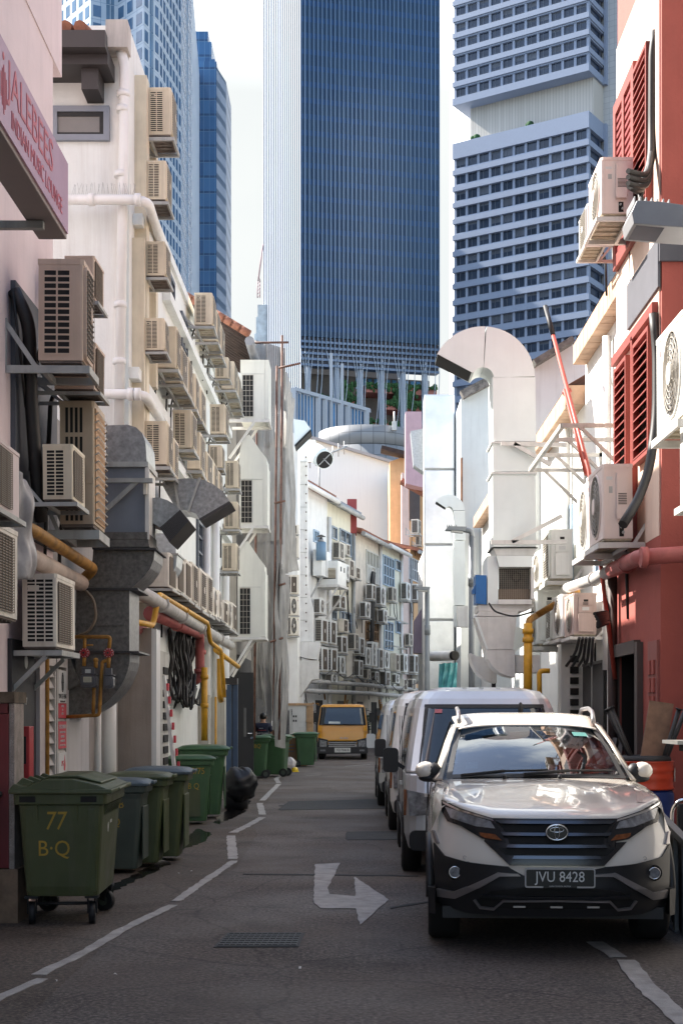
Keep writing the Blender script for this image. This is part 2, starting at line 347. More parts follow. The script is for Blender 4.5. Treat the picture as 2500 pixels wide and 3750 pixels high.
# ------------------------------------------------------------------ towers
def facademat(name,u,ph,pw,cA,cB,cS,spand,rough=.12,line=None,lw=.04,metal=0.,center=None):
    if name in MATS: return MATS[name]
    m=bpy.data.materials.new(name); m.use_nodes=True; nt=m.node_tree; N=nt.nodes; L=nt.links; b=N['Principled BSDF']
    b.inputs['Roughness'].default_value=rough; b.inputs['Metallic'].default_value=metal
    g=N.new('ShaderNodeNewGeometry'); s=N.new('ShaderNodeSeparateXYZ'); L.new(g.outputs['Position'],s.inputs[0])
    def mt(op,a,b_=None):
        n=N.new('ShaderNodeMath'); n.operation=op
        for i,v in enumerate((a,b_)):
            if v is None: continue
            if hasattr(v,'links'): L.new(v,n.inputs[i])
            else: n.inputs[i].default_value=v
        return n.outputs[0]
    if center: U=mt('MULTIPLY',mt('ARCTAN2',mt('SUBTRACT',s.outputs[1],center[1]),mt('SUBTRACT',s.outputs[0],center[0])),center[2])
    else: U=mt('ADD',mt('MULTIPLY',s.outputs[0],u[0]),mt('MULTIPLY',s.outputs[1],u[1]))
    uu=mt('DIVIDE',U,pw); zz=mt('DIVIDE',s.outputs[2],ph)
    cb=N.new('ShaderNodeCombineXYZ'); L.new(mt('FLOOR',uu),cb.inputs[0]); L.new(mt('FLOOR',zz),cb.inputs[1])
    wn=N.new('ShaderNodeTexWhiteNoise'); wn.noise_dimensions='2D'; L.new(cb.outputs[0],wn.inputs['Vector'])
    def mixc(f,a,c):
        x=N.new('ShaderNodeMix'); x.data_type='RGBA'
        for k,v in ((0,f),(6,a),(7,c)):
            if hasattr(v,'links'): L.new(v,x.inputs[k])
            elif k==0: x.inputs[0].default_value=v
            else: x.inputs[k].default_value=(*v,1)
        return x.outputs[2]
    o=mixc(wn.outputs['Value'],cA,cB); fz=mt('FRACT',zz); fu=mt('FRACT',uu)
    if spand: o=mixc(mt('LESS_THAN',fz,spand),o,cS)
    if line: o=mixc(mt('MAXIMUM',mt('LESS_THAN',fz,lw/ph*2),mt('LESS_THAN',fu,lw/pw*2)),o,line)
    L.new(o,b.inputs['Base Color']); MATS[name]=m; return m
def windows_part(parent,items,name,fn,limit=100):
    """items nearest the ground first: the first hundred are parts of their own, the rest one stuff part"""
    rest=MB()
    for i,it in enumerate(items):
        if i<limit:
            mb=MB(); fn(mb,it); mb.build(name,parent)
        else: fn(rest,it)
    if rest.v: tag(rest.build(name,parent),kind='stuff')
# --- central dark blue glass tower with fins
K=380/200.; T0=Vector((-7.65*K,380,0)); ur=Vector((.969,.245,0)); ul=Vector((-.245,.969,0)); LR,LL=20.4*K,28.5*K
def tz(y,Y=380.): return CH+(CY-y)*Y/F
def TP(u,w,z): return T0+ur*u+ul*w+Vector((0,0,z))
t1=thing('glass_tower','dark blue glass office tower with pale vertical fins and planted sky terraces','skyscraper',(T0.x,T0.y,0))
gm=facademat('tower glass',ur,4.35,1.17,(.028,.062,.125),(.042,.084,.150),(.034,.085,.195),.33,.35); gm.node_tree.nodes['Principled BSDF'].inputs['Specular IOR Level'].default_value=.12
gml=facademat('tower side glass',ul,4.35,2.6,(.02,.035,.06),(.03,.05,.08),(.05,.09,.15),0,.3)
zb=tz(838); zt=225
mb=MB(); P=[TP(0,0,0),TP(LR,0,0),TP(LR,LL,0),TP(0,LL,0)]
def tbox(mb,u0,u1,w0,w1,z0,z1,m): 
    q=[TP(u0,w0,0),TP(u1,w0,0),TP(u1,w1,0),TP(u0,w1,0)]; mb.prism([(p.x,p.y) for p in q],'z',z0,z1,m)
tbox(mb,.5,LR,.3,LL,tz(770),zt,gm); mb.build('curtain_wall',t1)
mb=MB(); tbox(mb,0.02,.45,.9,LL,tz(940),zt,gml); mb.build('side_curtain_wall',t1)
mb=MB(mat('tower fin',(.12,.19,.29),.35,.3,var=.05))
for i in range(34):
    u=i*LR/33; tbox(mb,u-.10,u+.10,-.3,.25,tz(800),zt,None)
mb.build('front_fins',t1)
mb=MB(mat('tower white fin',(.70,.74,.80),.35,.1,var=.04))
for i in range(21):
    w_=i*LL/20; tbox(mb,-.16,.1,w_-.27,w_+.27,tz(950),zt,None)
mb.build('side_fins',t1)
mb=MB(mat('louvre blade',(.085,.14,.24),.4,.3)); md=mat('louvre gap',(.012,.02,.04),.6)
for k in range(5):
    z=tz(838)+k*1.55; tbox(mb,.2,LR,.1,3,z,z+.62,None); tbox(mb,.6,LR,.5,3,z+.62,z+1.55,md)
mb.build('louvre_band',t1)
# terraces behind the curved fins
mb=MB(mat('tower core wall',(.22,.21,.20),.8)); tbox(mb,.5,LR,9,LL,0,tz(838),None); mb.build('core',t1)
pk=mat('terrace edge',(.36,.16,.14),.8,var=.1); gd=mat('terrace planting',(.03,.10,.035),.9,var=.7,scale=.8)
for (y0,y1,u0,u1) in ((905,922,0,.45),(868,887,.48,1),(955,975,.28,1),(800+108,925,.62,1)):
    mb=MB(pk); tbox(mb,LR*u0,LR*u1,2.2,9,tz(y1),tz(y0),None); ter=mb.build('terrace',t1)
    mb=MB(gd)
    for k in range(150):
        u=LR*(u0+(u1-u0)*R.random()); h=R.uniform(.3,1.6); z=tz(y0)+R.uniform(-2.2,.6)*(R.random()**2); s=R.uniform(.3,.7)
        p=TP(u,2.0+R.uniform(-.5,.3),z); mb.sph(p,s,None,6,(1,1,h))
    tag(mb.build('planting',ter))
mb=MB(gd)
for (uf,y0,y1,n) in ((.33,868,915,70),(.75,880,925,110)):
    for k in range(n):
        p=TP(LR*uf+R.gauss(0,1.6),1.9+R.uniform(-.4,.3),tz(R.uniform(y0,y1))); mb.sph(p,R.uniform(.3,.6),None,6,(1,1,R.uniform(1,2.4)))
mb.build('hanging_garden',t1)
mb=MB(mat('terrace glazing',(.14,.36,.62),.15))
for k in range(12): tbox(mb,LR*(.45+.045*k),LR*(.45+.045*k)+1.1,8.7,8.95,tz(868),tz(842),None)
mb.build('terrace_glazing',t1)
cm=mat('tower column',(.34,.40,.48),.5,var=.05)
for u in (2.2,10.2,16.8,22.8,28.8,35):
    MB(cm).cyl(TP(u,1.3,tz(1120)),TP(u,1.3,tz(805)),.85,14).build('column',t1)
mb=MB(mat('curved fin',(.32,.39,.47),.4,.2))
for i in range(0,34):
    u=i*LR/33; near=min((2.2,10.2,16.8,22.8,28.8,35),key=lambda c_:abs(c_-u)); d=u-near
    mb.tube([TP(u+(math.copysign(1,d) if d else 1)*-min(abs(d),1.2)*math.sin(math.pi*t)*.9+ (1.0 if abs(d)>2 else -.2)*math.sin(2*math.pi*t)*.7,-.1,tz(800)+(tz(1100)-tz(800))*t) for t in [k/14 for k in range(15)]],.10,5)
mb.build('curved_fins',t1)
# --- right concrete and glass tower in stacked blocks
U2=Vector((-27.6,17.6,0)).normalized(); N2=Vector((.538,.844,0)); B0=Vector((49.3,300,0)); LU=32.7
def BP(u,l): p=B0+U2*u+N2*l; return (p.x,p.y)
def bbox(mb,u0,u1,l0,l1,z0,z1,m=None): mb.prism([BP(u0,l0),BP(u1,l0),BP(u1,l1),BP(u0,l1)],'z',z0,z1,m)
t2=thing('office_tower','grey tower of stacked blocks with ribbon windows and a white rounded end','skyscraper',(40,310,0))
conc=mat('shade toned precast',(.27,.32,.42),.7,var=.04); ctile=facademat('tower tile',U2,1.25,1.1,(.46,.47,.48),(.52,.53,.53),(0,0,0),0,.6,(.30,.31,.33),.03)  # bluish shade of the front face put into the precast colour
cx_,cy_=BP(31.8,19); ctil2=facademat('tower end tile',U2,1.25,1.1,(.84,.84,.82),(.90,.90,.88),(0,0,0),0,.6,(.70,.70,.69),.02,0,(cx_,cy_,10.6))
mb=MB(ctile); bbox(mb,-22,31,9,28,0,190); mb.build('core_wall',t2)
MB(ctil2).cyl((cx_,cy_,0),(cx_,cy_,190),10.6,48).build('rounded_end',t2)
wd=mat('tower window',(.030,.044,.075),.12,var=.5,scale=.25); blind=mat('tower blind',(.085,.10,.13),.5,var=.4,scale=.3); mulm=mat('tower mullion',(.10,.12,.16),.4)
inner=mat('tower recess',(.16,.19,.25),.7)
blocks=[(62,129,3.5,'lower'),(137.5,178,1.4,'upper')]; wins=[]
for (z0,z1,top,nm) in blocks:
    sp=MB(conc); core=MB(inner); zws=[]; bbox(core,.9,LU-.1,.95,9,z0+.4,z1-.2); core.build('block_core',t2)
    pier=MB(conc); z=z1-3.5 if nm=='lower' else z0+1.6
    if nm=='lower':
        bbox(sp,0,LU,0,9,z1-3.5,z1); rows=[z1-3.5-3.63*(k+1) for k in range(16)]
    else:
        bbox(sp,0,LU,0,9,z0,z0+1.6); rows=[z0+1.6+3.63*k for k in range(11)]
    for zr in rows:
        zs=(zr,zr+1.15) if nm=='lower' else (zr+2.48,zr+3.63)
        zw=(zr+1.15,zr+3.63) if nm=='lower' else (zr,zr+2.48)
        bbox(sp,0,LU,0,8.9,zs[0],zs[1]); bbox(sp,.25,LU-.2,.3,8.7,zs[1]+.001,zs[1]+.35) if nm=='lower' else bbox(sp,.25,LU-.2,.3,8.7,zs[0]-.35,zs[0]-.001)
        for k in range(12):
            u=.45+k*(LU-.9)/11; zws.append((k,u,zw))
        for k in range(11): wins.append((.45+k*(LU-.9)/11+.28,.45+(k+1)*(LU-.9)/11-.28,zw[0]+.25,zw[1]-.1))
    sp.build('spandrels',t2)
    for kk in range(12):
        pier=MB(conc)
        for k,u,zw in zws:
            if k==kk: bbox(pier,u-.28,u+.28,.45,1.2,zw[0],zw[1])
        pier.build('pier',t2)
    mb=MB(conc); bbox(mb,-.6,-.02,8,9.2,z0,z1); mb.build('end_rib',t2)
    for zr in rows:
        zw=(zr+1.15,zr+3.63) if nm=='lower' else (zr,zr+2.48); wins.append((None,zw[0],zw[1]))
def w2(mb,it):
    if it[0] is None: bbox(mb,.72,.88,2.4,7.4,it[1]+.25,it[2]-.1,wd); return
    u0,u1,z0,z1=it; bbox(mb,u0,u1,.8,.93,z0,z1,wd); um=u0+(u1-u0)*.62; bbox(mb,um-.06,um+.06,.72,.81,z0,z1,mulm)
    if R.random()<.45: bbox(mb,u0+.02,u1-.02,.785,.799,z1-(z1-z0)*R.choice((.25,.4,.6,.75)),z1-.01,blind)
    bbox(mb,u0,u1,.74,.81,z0+.28,z0+.36,mulm)
wins.sort(key=lambda a:-(a[2] if a[0] is not None else 0)); wins=[a for a in wins if a[-1]>75]
windows_part(t2,sorted(wins,key=lambda a:a[-1]),'window',w2)
mb=MB(gd); 
for (u,s) in ((14,.9),(14.6,.6),(27,.9),(28,.7)):
    p=BP(u,.8); mb.sph((p[0],p[1],129.4),s,None,7)
mb.build('roof_plants',t2)
mb=MB(facademat('ribbed concrete',U2,30,.7,(.50,.47,.42),(.57,.54,.49),(0,0,0),0,.8,(.36,.34,.31),.05)); bbox(mb,.5,30,3.5,8.95,129.01,137.49); mb.build('recess_wall',t2)
# --- pale blue tower upper left
t3=thing('pale_tower','pale blue tower with punched windows and glazed strips behind the white building','skyscraper',(-40,255,0))
plan=[(120,262),(208,250),(268,252),(330,246),(366,252),(416,268),(440,288)]
pts=[Vector(((x-CX)*Y/F,Y,0)) for x,Y in plan]; base=[(p.x,p.y) for p in pts]+[(pts[-1].x-3,330),(pts[0].x,330)]
clad=facademat('pale tower cladding',(1,.1,0),3.1,2.2,(.36,.45,.55),(.42,.50,.59),(0,0,0),0,.35,(.22,.31,.42),.06)
MB(clad).prism(base,'z',0,150).build('cladding',t3)
wsky=mat('pale tower window',(.07,.15,.27),.1,var=.35,scale=.15); wstrip=mat('pale tower strip glass',(.10,.21,.34),.1,var=.4,scale=.2); items=[]
for i in range(len(pts)-1):
    a,b=pts[i],pts[i+1]; n=max(1,round((b-a).length/2.4))
    for k in range(n):
        kind='strip' if (i in (1,3,5) and k==n//2) else 'win'
        for fl in range(20,50):
            z=fl*3.1
            if z<70 or z>148: continue
            items.append((a.lerp(b,(k+.2)/n),a.lerp(b,(k+.8)/n),z+ (.5 if kind=='win' else .05),z+(2.5 if kind=='win' else 3.02),kind))
def w3(mb,it):
    a,b,z0,z1,kd=it; d=(b-a).normalized(); n=Vector((d.y,-d.x,0)); q=[a+n*.05,b+n*.05,b-n*.3,a-n*.3]
    mb.prism([(p.x,p.y) for p in q],'z',z0,z1,wsky if kd=='win' else wstrip)
    if kd!='win':
        m_=a.lerp(b,.5); q=[m_+n*.12-d*.06,m_+n*.12+d*.06,m_-n*.1+d*.06,m_-n*.1-d*.06]; mb.prism([(p.x,p.y) for p in q],'z',z0,z1,clad)
items.sort(key=lambda i:i[2]); windows_part(t3,items,'window',w3)
# --- dark blue tower with a stepped crown
t4=thing('blue_tower','deep blue glass tower with a stepped crown beside the pale tower','skyscraper',(-35,330,0))
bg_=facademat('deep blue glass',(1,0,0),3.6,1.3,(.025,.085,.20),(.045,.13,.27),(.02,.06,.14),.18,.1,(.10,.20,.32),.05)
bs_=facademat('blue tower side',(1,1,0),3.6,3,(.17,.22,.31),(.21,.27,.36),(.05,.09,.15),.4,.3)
def px4(x,Y=330): return (x-CX)*Y/F
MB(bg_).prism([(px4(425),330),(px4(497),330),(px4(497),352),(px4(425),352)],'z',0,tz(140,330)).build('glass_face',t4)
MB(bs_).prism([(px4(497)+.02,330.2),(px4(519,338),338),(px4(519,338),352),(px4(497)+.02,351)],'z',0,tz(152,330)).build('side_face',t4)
mb=MB(bg_)
for (x1,y,yb) in ((492,128,140),(484,88,128),(476,64,88)): mb.prism([(px4(430),331.5),(px4(x1),331.5),(px4(x1),350),(px4(430),350)],'z',tz(yb,330)+.01,tz(y,330))
mb.build('crown',t4)
MB(mat('tower trim',(.35,.42,.5),.4)).box(px4(441),px4(443),329.7,329.95,tz(870,330),tz(690,330)).build('trim',t4)
# --- building under construction with a crane
t5=thing('unfinished_tower','pale unfinished building wrapped in sheeting under a lattice crane','building',((590-CX)*420/F,420,0))
def c5(x,y,Y=420): return at(x,y,Y)
m5=mat('wrapped scaffold',(.55,.62,.66),.7,var=.35,scale=.3)
mb=MB(m5); 
for (x0,x1,y) in ((580,610,750),(584,610,712),(588,610,684)):
    mb.box(c5(x0,y).x,c5(x1,y).x,420+y*.01,428+y*.013,0,c5(x0,y).z)
mb.build('body',t5)
cr_=thing('tower_crane','red lattice crane on the unfinished building left of the glass tower','crane',c5(594,684))
rm=mat('crane steel',(.38,.22,.25),.6); mb=MB(rm)
for x in (591,597): mb.tube([c5(x,684),c5(x,645)],.12,4)
for k in range(5): mb.tube([c5(591,684-8*k),c5(597,676-8*k)],.08,4)
mb.tube([c5(594,645),c5(605,560)],.1,4); mb.tube([c5(592,645),c5(603,560)],.1,4); mb.tube([c5(598,645),c5(593,632)],.1,4)
mb.build('jib',cr_)
# --- drum and pavilion at the foot of the tower
dc=((843-CX)*180/F,187.,6.6); dm=facademat('drum tile',(1,0,0),1.5,1.6,(.22,.225,.23),(.27,.275,.28),(0,0,0),0,.5,(.11,.115,.12),.045,0,dc)
t6=thing('drum_building','grey tiled drum shaped building below the glass tower','building',(dc[0],dc[1],0))
MB(dm).cyl((dc[0],dc[1],0),(dc[0],dc[1],at(845,1018,180).z),6.6,64).build('tiled_wall',t6)
MB(dm).cyl((dc[0],dc[1],at(845,1017.5,180).z),(dc[0],dc[1],at(845,972,180).z),6.35,64).build('parapet',t6)
for x in (835,893): MB(winpane).box(at(x,0,180).x,at(x+20,0,180).x,180.2,183,at(0,1100,180).z,at(0,1080,180).z).build('window',t6)
mb=MB(steelw); mb.tube([at(905,985,181),at(905,945,181)],.12,6); mb.box(at(900,0,181).x,at(910,0,181).x,180.8,181.4,at(0,988,181).z,at(0,968,181).z); mb.build('roof_post',t6)
t7=thing('glass_pavilion','white framed pavilion with blue glass walls below the tower','building',((750-CX)*260/F,260,0))
pw=mat('pavilion frame',(.46,.49,.53),.6,var=.05); pb=mat('pavilion glass',(.06,.22,.45),.12,var=.4,scale=.4)
A7,B7=at(672,1000,250),at(846,1000,272)
def P7(t,y,o=0): 
    Y=250+22*t; p=at(672+(846-672)*t,y,Y); d=(B7-A7); n=Vector((d.y,-d.x,0)).normalized(); return p+n*o
def top7(t): return 892+50*t
mb=MB(pw)
for (t0,t1_,o,a,b,m_) in ((0,1,.3,-4,4,pw),(.02,.98,-.6,4,140,pb),(0,1,-.1,118,124,pw)):
    q=[]; 
    for t,yo in ((t0,a),(t1_,a),(t1_,b),(t0,b)): q.append(P7(t,top7(t)+yo,o))
    q2=[p+Vector((.2,1.2,0)) for p in q]; mb.add(q+q2,[(0,1,2,3),(7,6,5,4),(0,4,5,1),(1,5,6,2),(2,6,7,3),(3,7,4,0)],m_)
for t in (0,.33,.42,.62,.72,.97):
    p=P7(t,top7(t)+140,.1); q=P7(t,top7(t),.1); mb.bar(p,q,1.0,1.0,pw)
for k in range(24):
    t=k/24; mb.bar(P7(t,top7(t)+120,-.3),P7(t,top7(t)+2,-.3),.14,.3,pw)
for t,yy in ((.49,812),(.635,836)): mb.bar(P7(t,1030,.3),P7(t,yy,.3),.55,.55,pw)
mb.build('frame',t7)
# ------------------------------------------------------------------ air conditioners (built once per kind, then copied)
D_,W_,H_=.30,.80,.58
PROTO={}
def ac_proto(end,front,mt,pan,brk,sg):
    """end face at y=0 looks down the alley, front face at x=D_ (times sg) looks across it"""
    key=(end,front,mt.name,pan.name,brk,sg)
    if key in PROTO: return PROTO[key]
    r=thing('air_conditioner',None,None); X=lambda v:(v.x*sg,v.y,v.z)
    flip=(lambda mb:mb.xf(X)) 
    def fin(mb,name,par):
        if sg<0:
            mb.xf(X); mb.f=[f[::-1] for f in mb.f]
        return mb.build(name,par)
    c=.018; mb=MB(mt)
    mb.prism([(0,0),(D_-c,0),(D_-c*.3,c*.3),(D_,c),(D_,W_-c),(D_-c,W_),(0,W_)],'z',.015,H_-.03,mt)
    mb.prism([(-.004,-.005),(D_-c,-.005),(D_+.005,c),(D_+.005,W_-c),(D_-c,W_+.005),(-.004,W_+.005)],'z',H_-.0305,H_)
    mb.box(.01,D_-.01,.01,W_-.01,.0,.0145,pan)
    for k in range(5): mb.box(.03,D_-.03,.06+k*.15,.11+k*.15,-.012,-.0005,pan)
    body=fin(mb,'casing',r)
    # ---- end face
    mb=MB(mt)
    def slots(x0,x1,z0,z1,nc,nr,bw,bh):
        mb.box(x0,x1,-.002,-.0005,z0,z1,slotdark)
        for i in range(nc+1):
            x=x0+(x1-x0)*i/nc; mb.box(x-bw,x+bw,-.010,-.0021,z0,z1)
        for k in range(nr+1):
            z=z0+(z1-z0)*k/nr; mb.box(x0,x1,-.0085,-.0022,z-bh,z+bh)
    if end=='slots':
        slots(.03,.20,.05,H_-.05,2,20,.006,.0048); mb.box(.04,.10,-.011,-.0086,H_-.11,H_-.085); mb.box(.045,.085,-.012,-.0111,H_-.103,H_-.09,slotdark)
    elif end=='bigslots':
        slots(.035,.215,.05,H_-.06,2,13,.006,.005)
    elif end=='wideslots':
        slots(.04,.275,.05,H_-.04,3,16,.005,.0055); mb.box(.05,.15,-.013,-.0087,H_-.135,H_-.09); mb.box(.075,.125,-.02,-.0131,H_-.12,H_-.105)
    elif end=='vslots':
        for k in range(4):
            for i in range(4): mb.box(.05+i*.042,.074+i*.042,-.0045,-.0005,.03+k*.135,.145+k*.135,slotdark)
        mb.box(.235,.295,-.012,-.0005,.2,.23)
    elif end=='dark':
        mb.box(.03,D_-.03,-.004,-.0005,.04,H_-.05,slotdark)
        for i in range(7): mb.box(.04+i*.036,.044+i*.036,-.007,-.0041,.04,H_-.05,wiremat)
        for k in range(12): mb.box(.03,D_-.03,-.009,-.0071,.05+k*.04,.056+k*.04,wiremat)
    elif end=='plain':
        mb.box(.05,.25,-.006,-.0005,.08,.5)
    elif end in('panel','panel2'):
        mb.box(.055,.16,-.035,-.0005,.20,H_-.07)
        for k in range(7): mb.box(.065,.15,-.0365,-.0351,.27+k*.013,.276+k*.013,slotdark)
        mb.box(.065,.165,-.045,-.0355,.16,.255); mb.box(.09,.135,-.005,-.0005,.03,.13,slotdark)
        mb.cyl((.10,-.005,.06),(.10,-.03,.06),.012,8,steel); mb.cyl((.12,-.005,.10),(.12,-.03,.10),.01,8,steel)
        mb.box(.2,.26,-.002,-.0005,.46,.485,whiteprint); mb.box(.2,.235,-.002,-.0005,.36,.41,steel)
    elif end=='cover':
        mb.prism([(.05,.05),(.24,.05),(.24,.28),(.215,.31),(.075,.31),(.05,.28)],'y',-.045,-.0005)
        mb.box(.06,.235,-.03,-.0006,.315,.40); mb.box(.06,.235,-.012,-.0006,.405,.52); mb.box(.11,.17,-.0135,-.0121,.46,.49,slotdark)
        mb.box(.10,.19,-.032,-.0301,.34,.385,whiteprint)
        for k in range(5): mb.box(.11,.18,-.0135,-.0121,.415+k*.008,.419+k*.008,slotdark)
    fin(mb,'end_panel' if end in('panel','cover','plain') else 'side_grille',r)
    # ---- front face
    mb=MB(mt)
    if front in('sq','sqdark'):
        y0,y1,z0,z1=.06,.54,.05,H_-.06
        mb.prism(rrect(y0-.03,y1+.03,z0-.025,z1+.025,.05),'x',D_+.0005,D_+.022); mb.prism(rrect(y0,y1,z0,z1,.04),'x',D_+.0221,D_+.024,fandark)
        for k in range(17): mb.box(D_+.0241,D_+.031,y0,y1,z0+(z1-z0)*k/16-.004,z0+(z1-z0)*k/16+.004,bronze if front=='sqdark' else wiremat)
        for k in range(5): mb.box(D_+.0311,D_+.034,y0+(y1-y0)*k/4-.003,y0+(y1-y0)*k/4+.003,z0,z1,bronze if front=='sqdark' else wiremat)
        mb.cyl((D_+.034,.3,.29),(D_+.038,.3,.29),.05,12)
    elif front in('round','two'):
        for cz,rr in (((.29,.235),) if front=='round' else ((.16,.125),(.42,.125))):
            yc=.31
            mb.cyl((D_+.0005,yc,cz),(D_+.004,yc,cz),rr,32,fandark)
            for a in range(5):
                t=a*1.2566; mb.add([(D_+.006,yc+math.cos(t+d)*q*rr,cz+math.sin(t+d)*q*rr) for q,d in ((.25,0),(.85,-.3),(.9,.5),(.3,.6))],[(0,1,2,3)],mat('fan blade',(.25,.25,.25),.5))
            for k in range(1,8): mb.torus((D_+.014+.010*(1-(k/7)**2),yc,cz),'x',rr*k/7,.0035,28,4,wiremat)
            for a in range(6):
                t=a*math.pi/6; mb.tube([(D_+.006,yc+math.cos(t)*rr,cz+math.sin(t)*rr),(D_+.028,yc,cz),(D_+.006,yc-math.cos(t)*rr,cz-math.sin(t)*rr)],.003,4,wiremat)
            mb.cyl((D_+.026,yc,cz),(D_+.034,yc,cz),rr*.26,16)
            mb.torus((D_+.004,yc,cz),'x',rr+.008,.010,32,6)
        mb.box(D_+.0005,D_+.003,.63,.70,.42,.50,whiteprint); mb.box(D_+.003,D_+.0035,.645,.685,.455,.49,mat('maker badge',(.35,.05,.05),.5))
    elif front=='mesh':
        y0,y1,z0,z1=.05,.60,.05,H_-.06; mb.prism(rrect(y0,y1,z0,z1,.03),'x',D_+.0005,D_+.006,fandark)
        for k in range(28): mb.box(D_+.0061,D_+.014,y0,y1,z0+(z1-z0)*k/27-.0035,z0+(z1-z0)*k/27+.0035,bronze)
        for k in range(6): mb.box(D_+.0141,D_+.017,y0+(y1-y0)*k/5-.003,y0+(y1-y0)*k/5+.003,z0,z1,bronze)
    elif front=='orange':
        mb.box(D_+.0005,D_+.012,.06,.74,.03,.55,orangepanel)
        for k in range(14): mb.tube([(D_+.004,.05,.04+k*.037),(D_+.035,.07,.05+k*.037),(D_+.035,.73,.05+k*.037),(D_+.004,.75,.04+k*.037)],.004,4,wiremat)
    fin(mb,'fan_grille',r)
    if brk: fin(MB(cable).pipe([(.04,W_*.93,.22),(-.05,W_*1.03,.20),(-.12,W_*1.04,.02),(-.13,W_*1.0,-.55)],.018,6,None,.15),'refrigerant_pipe',r)
    # ---- bracket
    if brk:
        mb=MB(steel if brk!='white' else steelw)
        for y in (.03,W_-.03):
            mb.box(-.24,D_+.045,y-.022,y+.022,-.055,-.0125)
            mb.box(-.25,-.215,y-.022,y+.022,-.05,.25)
            if brk=='below': mb.bar((-.22,y,-.42),(.2,y,-.06),.035,.035)
            else: mb.bar((-.225,y,.23),(-.02,y,-.02),.03,.03)
        mb.box(D_+.02,D_+.045,.055,W_-.055,-.0545,-.0125); mb.box(.02,.05,.055,W_-.055,-.054,-.02)
        fin(mb,'bracket',r)
    PROTO[key]=r; r['_fresh']=1; return r
def place_ac(spec,P0,dr,nm,kind,label,group,gap=.14,dmin=.0,rotz=0.,cat='air conditioner'):
    """spec=(x0,x1,xf,y0,y1): wall-side edge, front corner, far edge, top, bottom as seen; P0,dr,nm: a wall point, its run and its outward normal"""
    x0,x1,xf,y0,y1=spec; dr=Vector(dr);nm=Vector(nm);P0=Vector(P0)
    def hit(px,off):   # t along the wall where the plane offset by off meets the column px
        k=(px-CX)/F; Q=P0+nm*off; return (k*Q.y-Q.x)/(dr.x-k*dr.y)
    if x0 is None:
        d=.3; t=hit(x1,gap+d)
    else:
        t=hit(x0,gap); B=P0+dr*t+nm*gap; k=(x1-CX)/F; d=(k*B.y-B.x)/(nm.x-k*nm.y)
        if dmin and d<dmin:
            d=dmin; t=hit(x1,gap+d)
    B=P0+dr*t+nm*gap; Cn=B+nm*d; k=(xf-CX)/F; wd_=(k*Cn.y-Cn.x)/(dr.x-k*dr.y); wd_=min(max(wd_,.45),1.1)
    z1=CH+(CY-y0)*Cn.y/F; z0=CH+(CY-y1)*Cn.y/F
    sg=1 if nm.x>0 else -1; p=ac_proto(*kind,sg)
    if p.get('_fresh'): o=p; del o['_fresh']
    else: o=dup(p)
    o.location=(B.x,B.y,z0); o.scale=(d/D_,wd_/W_,(z1-z0)/H_); o.rotation_euler=(R.uniform(-.008,.008),R.uniform(-.012,.012),rotz+R.uniform(-.02,.02)); WL[o]=Vector(o.location)
    tag(o,label,cat,group); return o
KS=('slots','sq',cream,panmat,'up'); KSd=('slots','sq',cream,darkpan,'up'); KP=('plain','sq',cream,panmat,'up')
def row(specs,label,group,kinds,P0,dr,nm,**kw):
    n=len(specs)
    for i,s in enumerate(specs):
        k=kinds[i%len(kinds)] if isinstance(kinds,list) else kinds
        place_ac(s,P0,dr,nm,k,label.format(n=ORD[i] if n>1 else ''),group,**kw)
LW=(-2.75,0,0); YD=(0,1,0); PX_=(1,0,0)
def z1c(t): return tuple(None if v is None else (282.2+.24*v if i<3 else 627.2+.24*v) for i,v in enumerate(t))
def z2c(t): return tuple(None if v is None else (282.2+.24*v if i<3 else 940.8+.24*v) for i,v in enumerate(t))
def z3c(t): return tuple(None if v is None else (282.2+.24*v if i<3 else 1254.4+.24*v) for i,v in enumerate(t))
GL='air conditioners on the white left building'
for s,l in (((340,392,405,200,311),'topmost cream air conditioner of the white left building'),((336,380,394,368,459),'cream air conditioner just above the bend of the upper white pipe'),((334,378,391,554,634),'cream air conditioner just above the highest slate barred window')):
    place_ac(s,LW,YD,PX_,KSd,l,GL)
row([z1c(t) for t in [(205,393,442,430,742),(330,505,552,507,905),(400,556,620,690,1050),(475,625,672,800,1165),(570,690,738,960,1290),(630,745,800,1085,1410)]],'cream air conditioner, {n} from near end of middle row, white left building',GL,[KSd,KP,KS,KS,KS,KS],LW,YD,PX_)
row([z1c(t) for t in [(683,850,890,185,495),(770,895,930,345,650),(812,935,972,480,780)]],'cream air conditioner, {n} from near end of roof level row, white left building',GL,[KS,KP,KS],LW,YD,PX_)
row([z1c(t) for t in [(882,1005,1018,805,1005),(945,1062,1098,845,1110),(985,1100,1132,960,1210),(1020,1120,1142,1060,1305)]],'cream air conditioner, {n} from near end of row beside highest tall cabinet unit',GL,[KS,KP,KS],LW,YD,PX_)
place_ac(z1c((833,975,1008,1255,1540)),LW,YD,PX_,KS,'cream air conditioner hung alone below the row left of the tall cabinet unit',GL)
row([z2c(t) for t in [(205,420,480,108,532),(355,487,530,270,640)]],'cream air conditioner, {n} of the pair right of the galvanised duct top',GL,[KSd,KP],LW,YD,PX_)
row([z2c(t) for t in [(478,655,710,5,370),(615,738,798,212,570)]],'cream air conditioner, {n} of the pair above the fan shaped galvanised hood',GL,[KS,KP],LW,YD,PX_)
row([z2c(t) for t in [(690,803,858,400,690),(760,868,915,500,740),(815,920,955,590,800)]],'cream air conditioner, {n} of three partly hidden behind the fan shaped galvanised hood',GL,[KP,KS],LW,YD,PX_)
